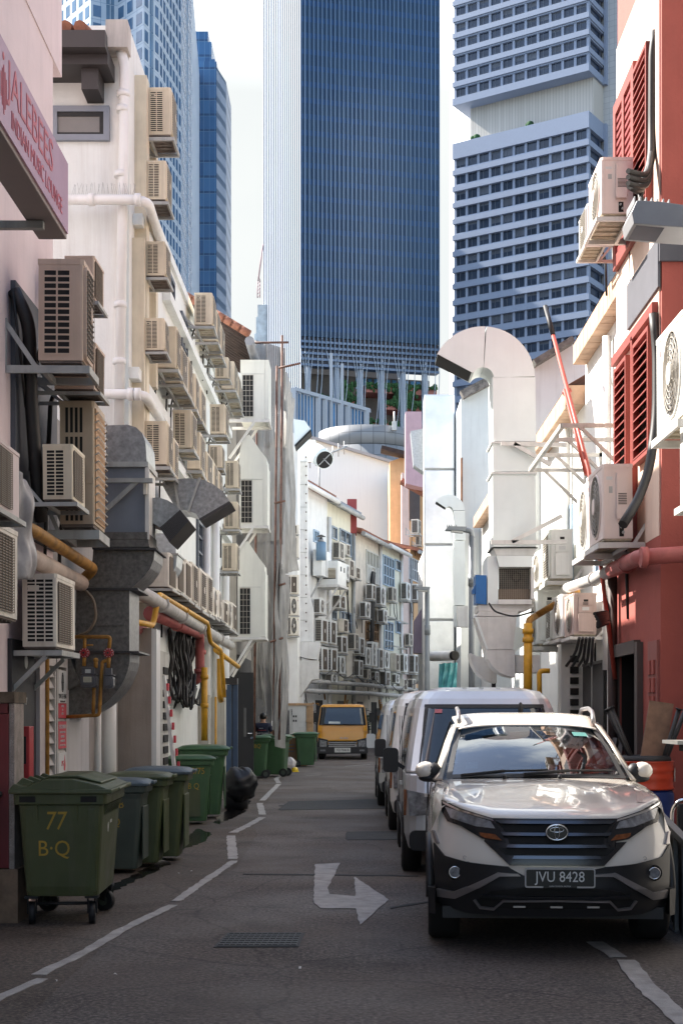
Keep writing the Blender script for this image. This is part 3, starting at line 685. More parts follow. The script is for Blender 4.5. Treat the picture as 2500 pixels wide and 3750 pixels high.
for s,l in (((823,945,975,340,555),'small cream air conditioner above the short column beside the hooded cabinet units'),((978,1100,1122,490,748),'cream air conditioner at the top of the column beside the hooded cabinet units'),((965,1098,1122,882,1140),'cream air conditioner in the middle of the column beside the hooded cabinet units'),((950,1085,1110,1280,1540),'cream air conditioner at the bottom of the column beside the hooded cabinet units')):
    place_ac(z2c(s),LW,YD,PX_,KS,l,GL)
KB=('plain','mesh',creamw,darkpan,'up'); KBr=('plain','round',creamw,darkpan,'up'); KBs=('plain','sqdark',creamw,darkpan,'up')
row([z3c(t) for t in [(None,440,512,60,395),(None,520,595,95,430),(None,600,660,125,495),(None,662,728,150,545),(None,735,800,210,600),(None,803,858,260,640),(None,862,910,390,668),(None,915,950,420,690),(None,955,998,515,735),(None,1000,1042,515,775),(None,1045,1100,540,805)]],'pale air conditioner, {n} from near end of long lowest row on white left building',GL,[KB,KB,KB,KBs,KBs,KBs,KBr,KBr,KBs,KBr,KBs],LW,YD,PX_)
# --- near group on the bounce tinted wall
GN='air conditioners on the near pink building'
BIG=('bigslots','sqdark',mat('pinkish enamel',(.62,.46,.35),.5,var=.1,streak=.3,dirt=(.2,.14,.09)),darkpan,'up')
pk_=BIG[2]
place_ac((88,190,201,594,833),LW,YD,PX_,BIG,'large air conditioner with black end slots nearest on the near left wall',GN,gap=.25)
place_ac((149,216,237,587,688),LW,YD,PX_,('bigslots','mesh',pk_,darkpan,'up'),'air conditioner with a bronze fan mesh behind the top of the nearest large unit',GN,gap=.25)
place_ac((125,217,236,785,895),LW,YD,PX_,('plain','mesh',pk_,darkpan,'up'),'air conditioner with a bronze fan mesh directly above the tall tan unit',GN,gap=.25)
place_ac((138,216,243,920,1211),LW,YD,PX_,('vslots','orange',tan,darkpan,'up'),'tall tan air conditioner with orange front panels and black upright end slots',GN,gap=.25)
place_ac((99,167,195,1020,1150),LW,YD,PX_,('bigslots','mesh',cream,darkpan,'up'),'squat cream air conditioner in front of the tall tan unit',GN,gap=.25)
place_ac((None,-50,47,968,1140),(-2.75,0,0),YD,PX_,('plain','mesh',mat('pink enamel',(.66,.52,.49),.5,var=.08,streak=.2),darkpan,'up'),'pinkish air conditioner cut off by the left picture edge above the yellow pipe',GN,gap=.2)
place_ac((52,130,175,1318,1490),LW,YD,PX_,('wideslots','mesh',creamw,darkpan,'below'),'cream air conditioner on a braced shelf above the dark door',GN,gap=.1)
place_ac((None,-10,40,1195,1415),LW,YD,PX_,('plain','mesh',creamw,darkpan,''),'pale air conditioner half covered by plastic sheet at the left picture edge',GN,gap=.02)
# ------------------------------------------------------------------ left side buildings
def window(parent,x,y0,y1,z0,z1,fm,nx=1,ny=3,nz=3,pane=winpane,t=.05,sill=None):
    """window in a wall facing +x (nx=1) or -x (nx=-1), proud by t"""
    mb=MB(fm); a=.06
    for (p0,p1,q0,q1) in ((y0,y1,z0,z0+a),(y0,y1,z1-a,z1),(y0,y0+a,z0+a,z1-a),(y1-a,y1,z0+a,z1-a)): mb.box(x,x+nx*t,p0,p1,q0,q1)
    for k in range(1,ny): yy=y0+(y1-y0)*k/ny; mb.box(x,x+nx*t*.85,yy-.02,yy+.02,z0+a,z1-a)
    for k in range(1,nz): zz=z0+(z1-z0)*k/nz; mb.box(x,x+nx*t*.8,y0+a,y1-a,zz-.018,zz+.018)
    w_=mb.build('window',parent); MB(pane).box(x-nx*.05,x+nx*.012,y0+a*.5,y1-a*.5,z0+a*.5,z1-a*.5).build('pane',w_)
    if sill: MB(sill).box(x,x+nx*(t+.06),y0-.05,y1+.05,z0-.07,z0-.002).build('sill',w_)
    return w_
# building nearest on the left, its plaster tinted by pink bounce
pb_=thing('near_left_building','pale plastered building nearest on the left, tinted by pink bounce, with a lit sign','building',(-5,9,0))
mb=MB(wallbounce); mb.box(-8,-2.75,-7,13.35,7.6,22); mb.box(-8,-2.76,-7,13.0,0,7.6); mb.build('wall',pb_)
MB(wallgrey).box(-2.755,-2.70,3,10.02,0,20).build('pillar',pb_)
mb=MB(wallgrey); mb.box(-6,-2.80,13.0,16.8,0,4.4); mb.build('annex_wall',pb_)
MB(mat('annex board',(.10,.105,.12),.7,var=.2,streak=.3)).box(-2.8,-2.72,11.4,13.0,3.1,5.1).build('board',pb_)
# dark door, louvred door, plain panel on the ground floor
dd=MB(mat('dark door',(.030,.030,.034),.6,var=.2,streak=.3)).box(-2.758,-2.725,11.3,12.15,.1,2.22).build('door',pb_)
mb=MB(steel); mb.tube([(-2.725,11.48,1.05),(-2.66,11.48,1.05),(-2.66,11.60,1.05)],.012,6); mb.build('handle',dd)
text('door_number','77',(-2.722,11.72,1.72),FACE_PX,.09,whiteprint,dd)
mb=MB(whiteprint); mb.cyl((-2.7245,11.78,2.05),(-2.72,11.78,2.05),.055,16); mb.build('round_sticker',dd)
MB(mat('door frame paint',(.50,.44,.43),.7,streak=.3)).box(-2.758,-2.69,12.15,12.36,.05,2.35).build('door_post',pb_)
lv=MB(mat('louvre paint',(.50,.47,.44),.7,var=.12,streak=.35))
ld=thing('louvre_door','pale double door with slanted louvres and red and white warning signs','door',(-2.76,12.9,0))
for y0,y1 in ((12.40,12.86),(12.90,13.36)):
    mb=MB(lv.dm); 
    for a,b in ((y0,y0+.05),(y1-.05,y1)): mb.box(-2.758,-2.70,a,b,.08,2.32)
    mb.box(-2.758,-2.70,y0+.05,y1-.05,2.05,2.32); mb.box(-2.758,-2.70,y0+.05,y1-.05,.08,.14)
    for k in range(19):
        z=.17+k*.099; mb.add([(-2.705,y0+.05,z),(-2.705,y1-.05,z),(-2.75,y1-.05,z+.085),(-2.75,y0+.05,z+.085),(-2.715,y0+.05,z-.008),(-2.715,y1-.05,z-.008),(-2.757,y1-.05,z+.08),(-2.757,y0+.05,z+.08)],[(0,1,2,3),(7,6,5,4),(0,4,5,1),(1,5,6,2),(2,6,7,3),(3,7,4,0)])
    mb.build('leaf',ld)
MB(steel).box(-2.70,-2.66,12.86,13.2,1.02,1.06).build('bolt',ld)
MB(slotdark).box(-2.80,-2.7581,12.38,13.38,.06,2.33).build('backing',ld)
def sign(z0,z1,bg,name,lines,y0=12.95,y1=13.3,x=-2.697):
    s=MB(bg).box(x-.003,x,y0,y1,z0,z1).build(name,ld)
    for (tx,z,sz,m) in lines: text('lettering',tx,(x+.001,(y0+y1)/2,z),FACE_PX,sz,m,s,.001,'CENTER',.8)
    return s
s_=sign(1.72,2.02,whiteprint,'supplier_sign',[('YEW LEE HENG',1.78,.062,blackprint),('Your Preferred Partner in LPG',1.735,.022,blackprint)])
mb=MB(blackprint); mb.torus((-2.6955,13.12,1.91),'x',.055,.004,20,4,None,.7,1.6); mb.box(-2.696,-2.695,13.105,13.135,1.84,1.98); mb.box(-2.696,-2.695,13.06,13.18,1.905,1.915); mb.build('emblem',s_)
sign(1.58,1.715,signred,'red_sign',[('24 HOURS',1.69,.03,whiteprint),('GAS',1.655,.03,whiteprint),('SUPPLY',1.62,.03,whiteprint)])
sign(1.30,1.55,signred,'lpg_sign',[('LPG CYLINDERS',1.50,.05,whiteprint),('DANGER HIGHLY FLAMMABLE',1.45,.022,whiteprint),('NO SMOKING',1.41,.028,whiteprint),('NO NAKED LIGHT',1.37,.028,whiteprint),('IN CASE OF EMERGENCY DIAL 995',1.33,.02,whiteprint)])
s_=sign(.78,1.26,whiteprint,'hazard_sign',[('LPG',1.16,.07,signred),('EXTREMELY',1.02,.03,signred),('FLAMMABLE',.98,.03,signred),('NO SMOKING',.9,.03,signred),('NO NAKED LIGHT',.83,.03,signred)])
mb=MB(mat('orange print',(.6,.16,.05),.5)); mb.box(-2.6965,-2.6955,13.19,13.29,.8,1.06); mb.prism([(13.18,1.1),(13.24,1.09),(13.26,1.14),(13.215,1.24),(13.19,1.16)],'x',-2.6965,-2.6955,signred); mb.build('flame_mark',s_)
tag(MB(mat('pale panel',(.50,.48,.48),.8,var=.08,streak=.35)).box(-2.79,-2.755,13.42,14.75,.0,2.4).build('wall_panel'),'pale plain wall panel between the louvre door and the concrete box','panel')
tag(MB(pvc).cyl((-2.70,14.95,0),(-2.70,14.95,2.6),.035,10).build('drain_pipe'),'thin upright pipe beside the pale plain wall panel','pipe')
tag(MB(pvc).cyl((-2.66,15.35,0),(-2.66,15.35,2.7),.085,14).cyl((-2.66,15.35,.35),(-2.66,15.35,.45),.097,14).build('drain_pipe'),'thick upright pipe between the thin pipe and the concrete box','pipe')
tag(MB(rustyp).pipe([(-2.68,12.38,.0),(-2.68,12.38,2.42),(-2.68,12.75,2.45),(-2.68,12.9,2.62)],.022,8).build('gas_pipe'),'thin orange gas pipe running up beside the louvre door','pipe')
# red cabinet, extinguisher boxes
rc=thing('red_cabinet','dark red cabinet with a peeling white post at the left picture edge','cabinet',(-3.0,11.1,0))
MB(mat('dark red paint',(.15,.012,.016),.45,var=.2,streak=.2)).box(-3.6,-2.672,10.98,11.3,.43,1.62).box(-3.6,-2.68,10.975,11.29,1.625,1.70).build('body',rc)
MB(mat('peeling post',(.42,.36,.32),.9,var=.4,scale=9,fine=.8,streak=.5)).box(-2.671,-2.63,10.99,11.3,.1,1.70).build('post',rc)
MB(mat('rotten board',(.13,.10,.07),.9,var=.5,scale=10)).box(-3.6,-2.62,10.95,11.35,1.705,1.79).build('cap',rc)
MB(black).cyl((-2.74,10.97,1.0),(-2.74,10.90,1.0),.025,10).build('lock',rc)
MB(mat('stone plinth',(.22,.15,.10),.9,var=.4,scale=8)).box(-3.6,-2.60,10.97,11.35,0,.42).build('plinth',rc)
for z0,z1,l in ((1.1,1.52,'upper red extinguisher box with a glass slot beside the dark door'),(.62,.98,'lower red extinguisher box with white lettering below the dark door handle')):
    e=thing('extinguisher_box',l,'box',(-2.6,11.5,z0),'red extinguisher boxes')
    MB(mat('bright red paint',(.42,.02,.025),.4,var=.1)).box(-2.724,-2.60,11.36,11.52,z0,z1).build('body',e,.006)
    MB(slotdark).box(-2.655,-2.625,11.352,11.36,z0+.12,z1-.08).build('glass_slot',e)
    if z0<1: text('lettering','FIRE EXTINGUISHER',(-2.66,11.355,z0+.07),FACE_CAM,.018,whiteprint,e,.001,'CENTER',.8)
# sign box
sg=thing('shop_sign','pale pink box sign with red lettering projecting at upper left','sign',(-2.1,9,4.9))
MB(mat('sign aluminium',(.30,.25,.24),.5,.3,var=.05)).box(-2.22,-2.02,6.6,9.98,4.95,5.50).build('box',sg,.008)
MB(mat('sign face',(.74,.40,.50),.15,var=.18,scale=.9,spec=.6)).box(-2.019,-2.006,6.65,9.95,4.98,5.47).build('face',sg)
rt_=mat('sign red lettering',(.62,.05,.10),.35)
text('lettering','JALEBEES',(-2.004,8.22,5.30),FACE_PX,.30,rt_,sg,.001,'LEFT',1.05); text('lettering','INDIAN MUSIC LOUNGE',(-2.004,8.30,5.09),FACE_PX,.15,rt_,sg,.001,'LEFT',.88)
mb=MB(rt_)
for k in range(5): mb.box(-2.005,-2.003,8.06+k*.03,8.075+k*.03,5.05+abs(k-2)*.04,5.33-abs(k-2)*.03)
mb.sph((-2.005,8.12,5.38),.025,None,8,(.1,1,1)); mb.build('emblem',sg)
for y in (9.6,8.2): MB(steel).bar((-2.76,y,4.92),(-2.1,y,4.92),.05,.05).build('support_arm',sg)
# white left building
wb=thing('white_building','tall white plastered building on the left covered in air conditioners','building',(-6,24,0))
mb=MB(wallwhite); mb.box(-12,-2.75,17.3,19.15,0,10.0); mb.box(-12,-2.75,19.15,30.6,0,8.35); mb.build('wall',wb)
MB(wallwhite).box(-12.1,-2.70,19.16,30.6,8.28,8.42).build('coping',wb)
mb=MB(wallwhite)
for y0,y1,z in ((17.32,20.3,5.78),(20.3,30.5,7.6),(20.0,30.5,5.35),(17.6,20.0,7.75)): mb.box(-2.748,-2.63,y0,y1,z-.07,z+.07)
mb.build('ledge',wb)
rf=MB(rooftile); 
for k in range(9):
    x=-4.6+k*.17; rf.tube([(x,16.75,9.72),(x,18.2,10.15)],.075,8)
rf.build('roof_tiles',wb)
mb=MB(gutterm); mb.box(-5,-2.92,16.62,16.8,9.42,9.62); mb.box(-5,-2.92,16.8,17.3,9.30,9.5); mb.box(-3.25,-3.05,16.9,17.3,9.05,9.3); mb.build('gutter',wb)
mb=MB(mat('coping block',(.50,.46,.42),.8,streak=.4)); mb.box(-2.98,-2.72,17.0,17.28,9.6,9.93); mb.build('coping_block',wb)
# gable window
fr=wingrey; gx=lambda x:(x-CX)*17.25/F; gz=lambda y:at(0,y,17.25).z
mb=MB(mat('gable frame',(.22,.24,.28),.5,var=.1)); x0,x1,zz0,zz1=gx(118),gx(251),gz(321),gz(242)
mb.box(x0,x1,17.24,17.30,zz0,zz0+.07);mb.box(x0,x1,17.24,17.30,zz1-.07,zz1);mb.box(x1-.07,x1,17.24,17.30,zz0+.07,zz1-.07);mb.box(x0,x0+.07,17.24,17.30,zz0+.07,zz1-.07)
mb.box(x0+.07,x1-.07,17.26,17.3,zz0+.07,zz0+.10,black);mb.box(x0+.07,x1-.07,17.26,17.3,zz1-.12,zz1-.07,black);mb.box(x1-.12,x1-.07,17.26,17.3,zz0+.1,zz1-.12,black)
gw=mb.build('window',wb); MB(mat('frosted pane',(.20,.19,.18),.5)).box(x0+.02,x1-.03,17.275,17.31,zz0+.03,zz1-.03).build('pane',gw)
for (y0,y1,z0,z1) in ((20.6,21.4,7.55,8.1),(22.3,23.05,7.3,7.95),(24.6,26.0,3.9,5.0)): window(wb,-2.75,y0,y1,z0,z1,wingrey,1,2,4)
mb=MB(cream)
for (y0,y1,z0,z1) in ((17.75,18.0,2.6,9.6),(18.6,18.8,5.9,9.2),(17.55,17.68,3,7.5)): mb.box(-2.749,-2.60,y0,y1,z0,z1)
mb.build('trunking',wb)
# drain pipes on the white building
def pipe(name,pts,r,m,label,cat='pipe',group=None,rings=(),bend=.12):
    mb=MB(m); mb.pipe(pts,r,12,None,bend)
    for p,ax in rings:
        p=Vector(p); d=Vector({'x':(1,0,0),'y':(0,1,0),'z':(0,0,1)}[ax])*.035; mb.cyl(p-d,p+d,r*1.28,12)
    o=mb.build(name); tag(o,label,cat,group); return o
gp=lambda x,y,Y=17.15: at(x,y,Y)
pipe('drain_pipe',[gp(278,118),gp(286,150),gp(284,330),gp(273,990)],.062,pvc,'tall white downpipe on the gable of the white left building',rings=[(gp(283,215),'z'),(gp(281,250),'z'),(gp(277,400),'z'),(gp(276,700),'z'),(gp(274,830),'z')])
pipe('drain_pipe',[gp(100,458,17.0),gp(338,458,17.0),at(376,575,19.2)],.06,pvc,'upper white pipe crossing the gable and turning along the alley wall',rings=[(gp(316,458,17.0),'x'),(gp(210,458,17.0),'x')],bend=.25)
pipe('drain_pipe',[gp(100,905,17.0),gp(332,905,17.0),at(368,965,18.8)],.06,pvc,'lower white pipe crossing the gable above the galvanised duct',rings=[(gp(300,905,17.0),'x'),(gp(316,905,17.0),'x')],bend=.25)
sp=MB(steel)
for k in range(34):
    p=gp(165+k*4.5,446,16.98); sp.tube([p,p+Vector((R.uniform(-.04,.04),R.uniform(-.05,.05),.13))],.002,3)
tag(sp.build('bird_spikes'),'row of thin bird spikes standing on the upper white pipe','spikes')
for x,ya,yb,Y,l in ((476,1180,1420,25.5,'white downpipe right of the lower slate window'),(496,1130,1450,27.2,'white downpipe farther right of the lower slate window'),(521,1250,1480,29.3,'white downpipe beside the lowest cream units near the cabinet units')):
    p=Vector((-2.66,Y,0)); pipe('drain_pipe',[(-2.66,Y,.2),(-2.66,Y,at(0,ya,Y).z)],.075,pvc,l,rings=[((-2.66,Y,3.4),'z')])
# tall cabinet units on brackets
def cabinet(x0,x1,y0,y1,hood,label):
    Y=31.; a=at(x0,y0,Y); b=at(x1,y1,Y); g=thing('cabinet_unit',label,'cabinet',(a.x,Y,b.z),'tall cabinet units')
    m=mat('pale cabinet enamel',(.66,.65,.58),.5,var=.05,streak=.15)
    MB(m).box(a.x,b.x-.09,Y,Y+.9,b.z,a.z).box(b.x-.088,b.x,Y+.01,Y+.9,b.z+.01,a.z).build('casing',g)
    w_=b.x-a.x; h=a.z-b.z; mb=MB(slotdark); mb.box(a.x+w_*.08,a.x+w_*.45,Y-.012,Y-.0005,b.z+.06,b.z+h*(.75 if hood else .74))
    for k in range(1,3): mb.box(a.x+w_*(.08+.37*k/3)-.004,a.x+w_*(.08+.37*k/3)+.004,Y-.018,Y-.0121,b.z+.06,b.z+h*.74,wiremat)
    for k in range(9): z=b.z+.06+(h*.74-.06)*k/8; mb.box(a.x+w_*.08,a.x+w_*.45,Y-.022,Y-.0181,z-.004,z+.004,wiremat)
    mb.build('grille',g)
    mb=MB(m); mb.box(a.x+.02,b.x-.1,Y-.008,Y-.0005,b.z+h*.76,b.z+h*.765,steel); mb.build('seam',g)
    if hood:
        P=[(a.x+.0,a.z+.001),(b.x-.01,a.z+.001),(b.x-.02,a.z+.15)]+[(a.x+w_*(.36+.58*(1-t)),a.z+.15+.52*(t**1.0)) for t in (.3,.6,.9,1)]+[(a.x+w_*(.36*(1-math.sin(t*1.57))),a.z+.67-.55*(1-math.cos(t*1.57))) for t in (.25,.5,.75,1)]
        MB(m).prism(P,'y',Y+.02,Y+.8).build('hood',g)
    mb=MB(steelw); mb.box(-2.75,b.x+.02,Y-.02,Y+.05,b.z-.06,b.z-.002); mb.box(-2.75,b.x+.02,Y+.8,Y+.87,b.z-.06,b.z-.002); mb.box(b.x-.03,b.x+.02,Y+.06,Y+.79,b.z-.06,b.z-.002)
    mb.bar((-2.74,Y+.01,b.z-.85),(a.x+.3,Y+.01,b.z-.06),.05,.05); mb.bar((-2.74,Y+.84,b.z-.85),(a.x+.3,Y+.84,b.z-.06),.05,.05); mb.build('bracket',g)
cabinet(552,617,826,963,False,'flat topped tall cabinet unit, highest of the three beside the sheeted scaffold')
cabinet(549,614,1068,1207,True,'hooded tall cabinet unit, middle of the three beside the sheeted scaffold')
cabinet(546,609,1313,1463,True,'hooded tall cabinet unit, lowest of the three beside the sheeted scaffold')
# concrete service box and bits along the ground floor
cb_=thing('service_box','brown stained concrete enclosure with a white edge below the ducts','enclosure',(-2.7,17,0))
MB(concrete).box(-3.6,-2.42,16.9,17.25,0,2.64).build('front_wall',cb_)
MB(pvc).box(-2.419,-2.36,16.92,17.25,0,2.63).build('edge_board',cb_)
tag(MB(mat('mossy board',(.16,.13,.06),.9,var=.4,streak=.4)).box(-2.62,-2.50,18.0,18.1,0,2.5).build('board'),'mossy narrow board standing beside the concrete enclosure','board')
mb=MB(mat('old white door',(.50,.49,.45),.7,var=.1,streak=.5)); mb.box(-2.749,-2.70,18.6,20.6,0,2.5)
for k in range(9): mb.box(-2.7,-2.68,20.0,20.45,.9+k*.16,1.0+k*.16,slotdark)
tag(mb.build('louvre_panel'),'old white panel with black louvre slots under the red pipe','panel')
mb=MB(whiteprint); mb.add([(-2.42,19.6,0),(-2.42,19.75,0),(-2.66,19.75,2.15),(-2.66,19.6,2.15),(-2.38,19.6,0),(-2.38,19.75,0),(-2.62,19.75,2.15),(-2.62,19.6,2.15)],[(3,2,1,0),(4,5,6,7),(0,1,5,4),(1,2,6,5),(2,3,7,6),(3,0,4,7)])
for k in range(9): mb.box(-2.40+(-.22*k/9)-.005,-2.375+(-.22*k/9),19.62,19.70,.5+k*.18,.6+k*.18,signred)
tag(mb.build('warning_board'),'white board spotted with red paint leaning on the wall','board')
tag(MB(mat('algae wall',(.45,.43,.37),.85,var=.15,streak=.6,dirt=(.10,.09,.06))).box(-2.9,-2.56,24.9,25.2,0,1.95).box(-2.9,-2.47,27.0,27.3,0,1.93).build('low_wall'),'low algae streaked white wall beside the blue door','wall')
bd=thing('blue_door','blue metal door and frame set against the black metal door','door',(-2.6,28.4,0))
MB(bluep).box(-2.9,-2.55,28.3,28.36,0,2.1).build('leaf',bd)
MB(mat('blue frame',(.045,.08,.14),.5,streak=.2)).box(-2.549,-2.46,28.28,28.4,0,2.2).box(-2.44,-2.34,28.41,28.5,0,2.2).build('frame',bd)
MB(gutterm).box(-2.9,-2.34,28.25,28.55,2.21,2.33).build('hood',bd)
kd=thing('black_door','black metal door leaf standing open with a narrow glass slot','door',(-2.2,32,0))
MB(mat('black door paint',(.010,.010,.011),.5)).box(-2.9,-2.28,32,32.05,.02,2.55).build('leaf',kd)
MB(mat('door slot glass',(.09,.09,.09),.2)).box(-2.50,-2.44,31.985,31.999,1.1,1.75).build('glass_slot',kd)
mb=MB(chrome); mb.tube([(-2.32,31.99,1.18),(-2.32,31.94,1.18),(-2.40,31.94,1.18)],.012,6); mb.cyl((-2.32,31.995,1.08),(-2.32,31.97,1.08),.03,10); mb.build('handle',kd)
# pipes along the wall
X=-2.40
pipe('waste_pipe',[(-2.45,14.9,3.0),(X,17,2.98),(X,27.5,2.94)],.085,greypipe,'thick grey lagged pipe running along the wall below the lowest row',rings=[((X,17.6,2.98),'y'),((X,19.6,2.97),'y'),((X,22,2.96),'y'),((X,25,2.95),'y')])
pipe('gas_pipe',[(-2.52,14.6,2.62),(-2.42,17.05,2.68),(-2.36,17.1,3.06),(-2.30,22.2,3.04),(-2.28,22.4,2.75),(-2.2,23.4,2.66),(-2.17,23.6,1.9)],.036,yellowp,'yellow gas pipe stepping along the wall above the red pipe',rings=[((-2.33,19.6,3.05),'y')])
pipe('gas_pipe',[(-2.35,24.0,2.7),(-2.3,28,2.55)],.045,yellowp,'short yellow gas pipe ending near the lowest cabinet unit')
pipe('gas_pipe',[(-2.28,24.0,2.55),(-2.28,24.0,1.95),(-2.28,24.2,1.85)],.05,yellowp,'short thick yellow pipe drop beside the grey lagged pipe')
pipe('gas_pipe',[(-2.36,22.3,2.35),(-2.36,22.3,1.2)],.05,yellowp,'upright yellow pipe right beside the red riser',rings=[((-2.36,22.3,2.2),'z'),((-2.36,22.3,1.75),'z')])
pipe('gas_pipe',[(-2.28,23.3,1.9),(-2.28,23.3,.1)],.018,yellowp,'thin yellow pipe down the low algae streaked wall')
pipe('fire_pipe',[(-2.52,17.55,2.86),(-2.46,22.55,2.88),(-2.46,22.6,2.15),(-3.0,22.6,2.14)],.075,redpd,'dusty red fire pipe turning down to a bright red elbow',rings=[((-2.52,17.6,2.86),'y'),((-2.49,19.9,2.87),'y'),((-2.46,22.6,2.6),'z'),((-2.46,22.6,2.3),'z')])
pipe('fire_pipe',[(-2.75,14.7,2.58),(-2.55,17.2,2.62)],.06,redpd,'short dusty red pipe stub beside the galvanised duct')
mb=MB(cable)
for k in range(34):
    x=-2.72+R.uniform(0,.2); y=20.7+k*.055; zz=[2.85,2.6,2.35,2.1,1.85,1.7+R.uniform(-.05,.25)]; mb.pipe([(x+R.uniform(-.07,.07),y+R.uniform(-.14,.14)+.05*i,z) for i,z in enumerate(zz)]+[(x+.05,y+R.uniform(.2,.7),1.95+R.uniform(-.1,.4))],R.choice((.014,.02,.026)),6,None,.3)
tag(mb.build('cable_bundle'),'tangled bundle of black cables hanging left of the red riser','cables')
# near yellow and white pipes crossing at the left edge
pipe('gas_pipe',[(-2.65,8.6,2.97),(-2.55,10.3,3.05),(-2.47,11.0,3.03),(-2.45,13.35,2.98),(-2.62,13.5,2.86)],.05,rustyp,'rusty yellow gas pipe at the left edge below the squat cream unit',rings=[((-2.53,10.5,3.05),'y')],bend=.1)
pipe('drain_pipe',[(-2.62,9,2.92),(-2.56,11,2.86),(-2.56,13.3,2.84)],.075,mat('rust stained pipe',(.50,.40,.34),.6,var=.35,streak=.5,dirt=(.25,.12,.05)),'rust stained white pipe beneath the rusty yellow gas pipe')
tag(MB(cable).pipe([(-2.72,11.35,5.0),(-2.6,11.35,4.75),(-2.62,11.5,4.2),(-2.60,11.6,3.6),(-2.58,11.7,3.2)],.055,10,None,.2).pipe([(-2.72,11.3,5.0),(-2.66,11.3,4.5),(-2.66,11.5,4.1)],.012,6).build('cable_bundle'),'thick taped black cable hanging below the nearest large unit','cables')
def sheetfn(pts,amp,seed):
    Rn=random.Random(seed); ph=[Rn.uniform(0,6) for _ in range(8)]
    def f(u,v):
        a=pts[0].lerp(pts[1],u); b=pts[3].lerp(pts[2],u); p=a.lerp(b,v); n=(pts[1]-pts[0]).cross(pts[3]-pts[0]).normalized()
        h=math.sin(u*19+ph[0]+2*math.sin(v*3+ph[1]))*.5+math.sin(u*41+v*7+ph[2])*.3+math.sin(v*11+u*5+ph[3])*.35+math.sin(u*67-v*9+ph[4])*.14
        return p+n*h*amp
    return f
plast=mat('grey plastic sheet',(.40,.38,.38),.35,var=.3,scale=6)
V=Vector
tag(MB(plast).grid(sheetfn([V((-2.66,9.4,3.62)),V((-2.36,10.35,3.30)),V((-2.38,10.6,2.62)),V((-2.62,9.3,2.5))],.05,3),40,30).build('plastic_sheet',None,0,0,.004),'crumpled grey plastic sheet draped at the left picture edge','sheet')
# ------------------------------------------------------------------ galvanised exhaust ducts on the left, light on side faces put into sheet colour
def plate(mb,pts,Y,dep,m=None,m2=None):
    P=[at(x,y,Y) for x,y in pts]; mb.prism([(p.x,p.z) for p in P],'y',Y,Y+dep,m,m2); return mb
YD1=13.7
du=thing('exhaust_duct','dull galvanised exhaust duct dropping beside the gas meters and bending into the wall','duct',at(255,1640,YD1))
mb=MB(galvlight); plate(mb,[(243,1060),(243,977),(292,975),(312,981),(326,994),(334,1015),(337,1060)],YD1,.62,galvlight,galv); mb.build('top_elbow',du)
mb=MB(greybox); plate(mb,[(241,1072),(337,1072),(338,1238),(240,1238)],YD1+.02,.58,steelw,greybox); bx=mb.build('fan_box',du)
mb=MB(steel); plate(mb,[(239,1060),(340,1060),(340,1072),(239,1072)],YD1-.02,.66,steel); plate(mb,[(236,1098),(350,1098),(350,1108),(236,1108)],YD1-.12,.06,steel); plate(mb,[(314,1098),(320,1106),(240,1180),(236,1170)],YD1-.10,.03,steel)
plate(mb,[(333,1073),(342,1073),(342,1238),(333,1238)],YD1-.015,.04,steelw); plate(mb,[(329,1110),(337,1110),(337,1135),(329,1135)],YD1-.06,.04,creamw); mb.build('frame',du)
mb=MB(galvdark); plate(mb,[(218,1239),(340,1239),(343,1256),(216,1256)],YD1-.04,.7,galvdark); plate(mb,[(232,1222),(338,1222),(338,1238),(232,1238)],YD1-.03,.66,galvdark); plate(mb,[(212,1256.5),(357,1258),(360,1263),(212,1262)],YD1-.06,.74,gutterm); mb.build('flange',du)
mb=MB(galv); plate(mb,[(214,1263),(355,1263),(353,1285),(345,1305),(330,1325),(303,1350),(177,1350),(190,1325),(212,1292)],YD1,.62,galv,galvdark); mb.build('offset_piece',du)
mb=MB(galv); plate(mb,[(175,1356),(297,1356),(297,1495),(173,1495)],YD1+.001,.62,galv,galvdark); plate(mb,[(172,1350.5),(316,1350.5),(318,1355.5),(172,1355.5)],YD1-.04,.7,gutterm); plate(mb,[(173,1431),(286,1431),(286,1437),(173,1437)],YD1-.012,.01,galvdark); plate(mb,[(168,1495.5),(318,1495.5),(320,1500),(168,1500)],YD1-.05,.7,gutterm); mb.build('riser',du)
arc=[(150+163*math.sin(t),1500+152*(math.cos(t))) for t in [math.pi/2-k*math.pi/24 for k in range(13)]]
mb=MB(galv); plate(mb,[(150,1590),(176,1570),(172,1500.5),(298,1500.5)]+[(a-14 if a>170 else a,b) for a,b in arc[1:]],YD1,.62,galv,galvdark); mb.build('bottom_elbow',du)
mb=MB(galvdark); plate(mb,[(146,1512),(160,1512),(184,1572),(146,1590)],YD1-.05,.045,galvdark); mb.build('side_gusset',du)
mb=MB(cable); mb.pipe([at(192,1352,YD1-.03),at(215,1375,YD1-.05),at(222,1420,YD1-.05),at(205,1450,YD1-.05),at(180,1460,YD1-.03)],.014,6,bronze,.3); mb.build('hose',du)
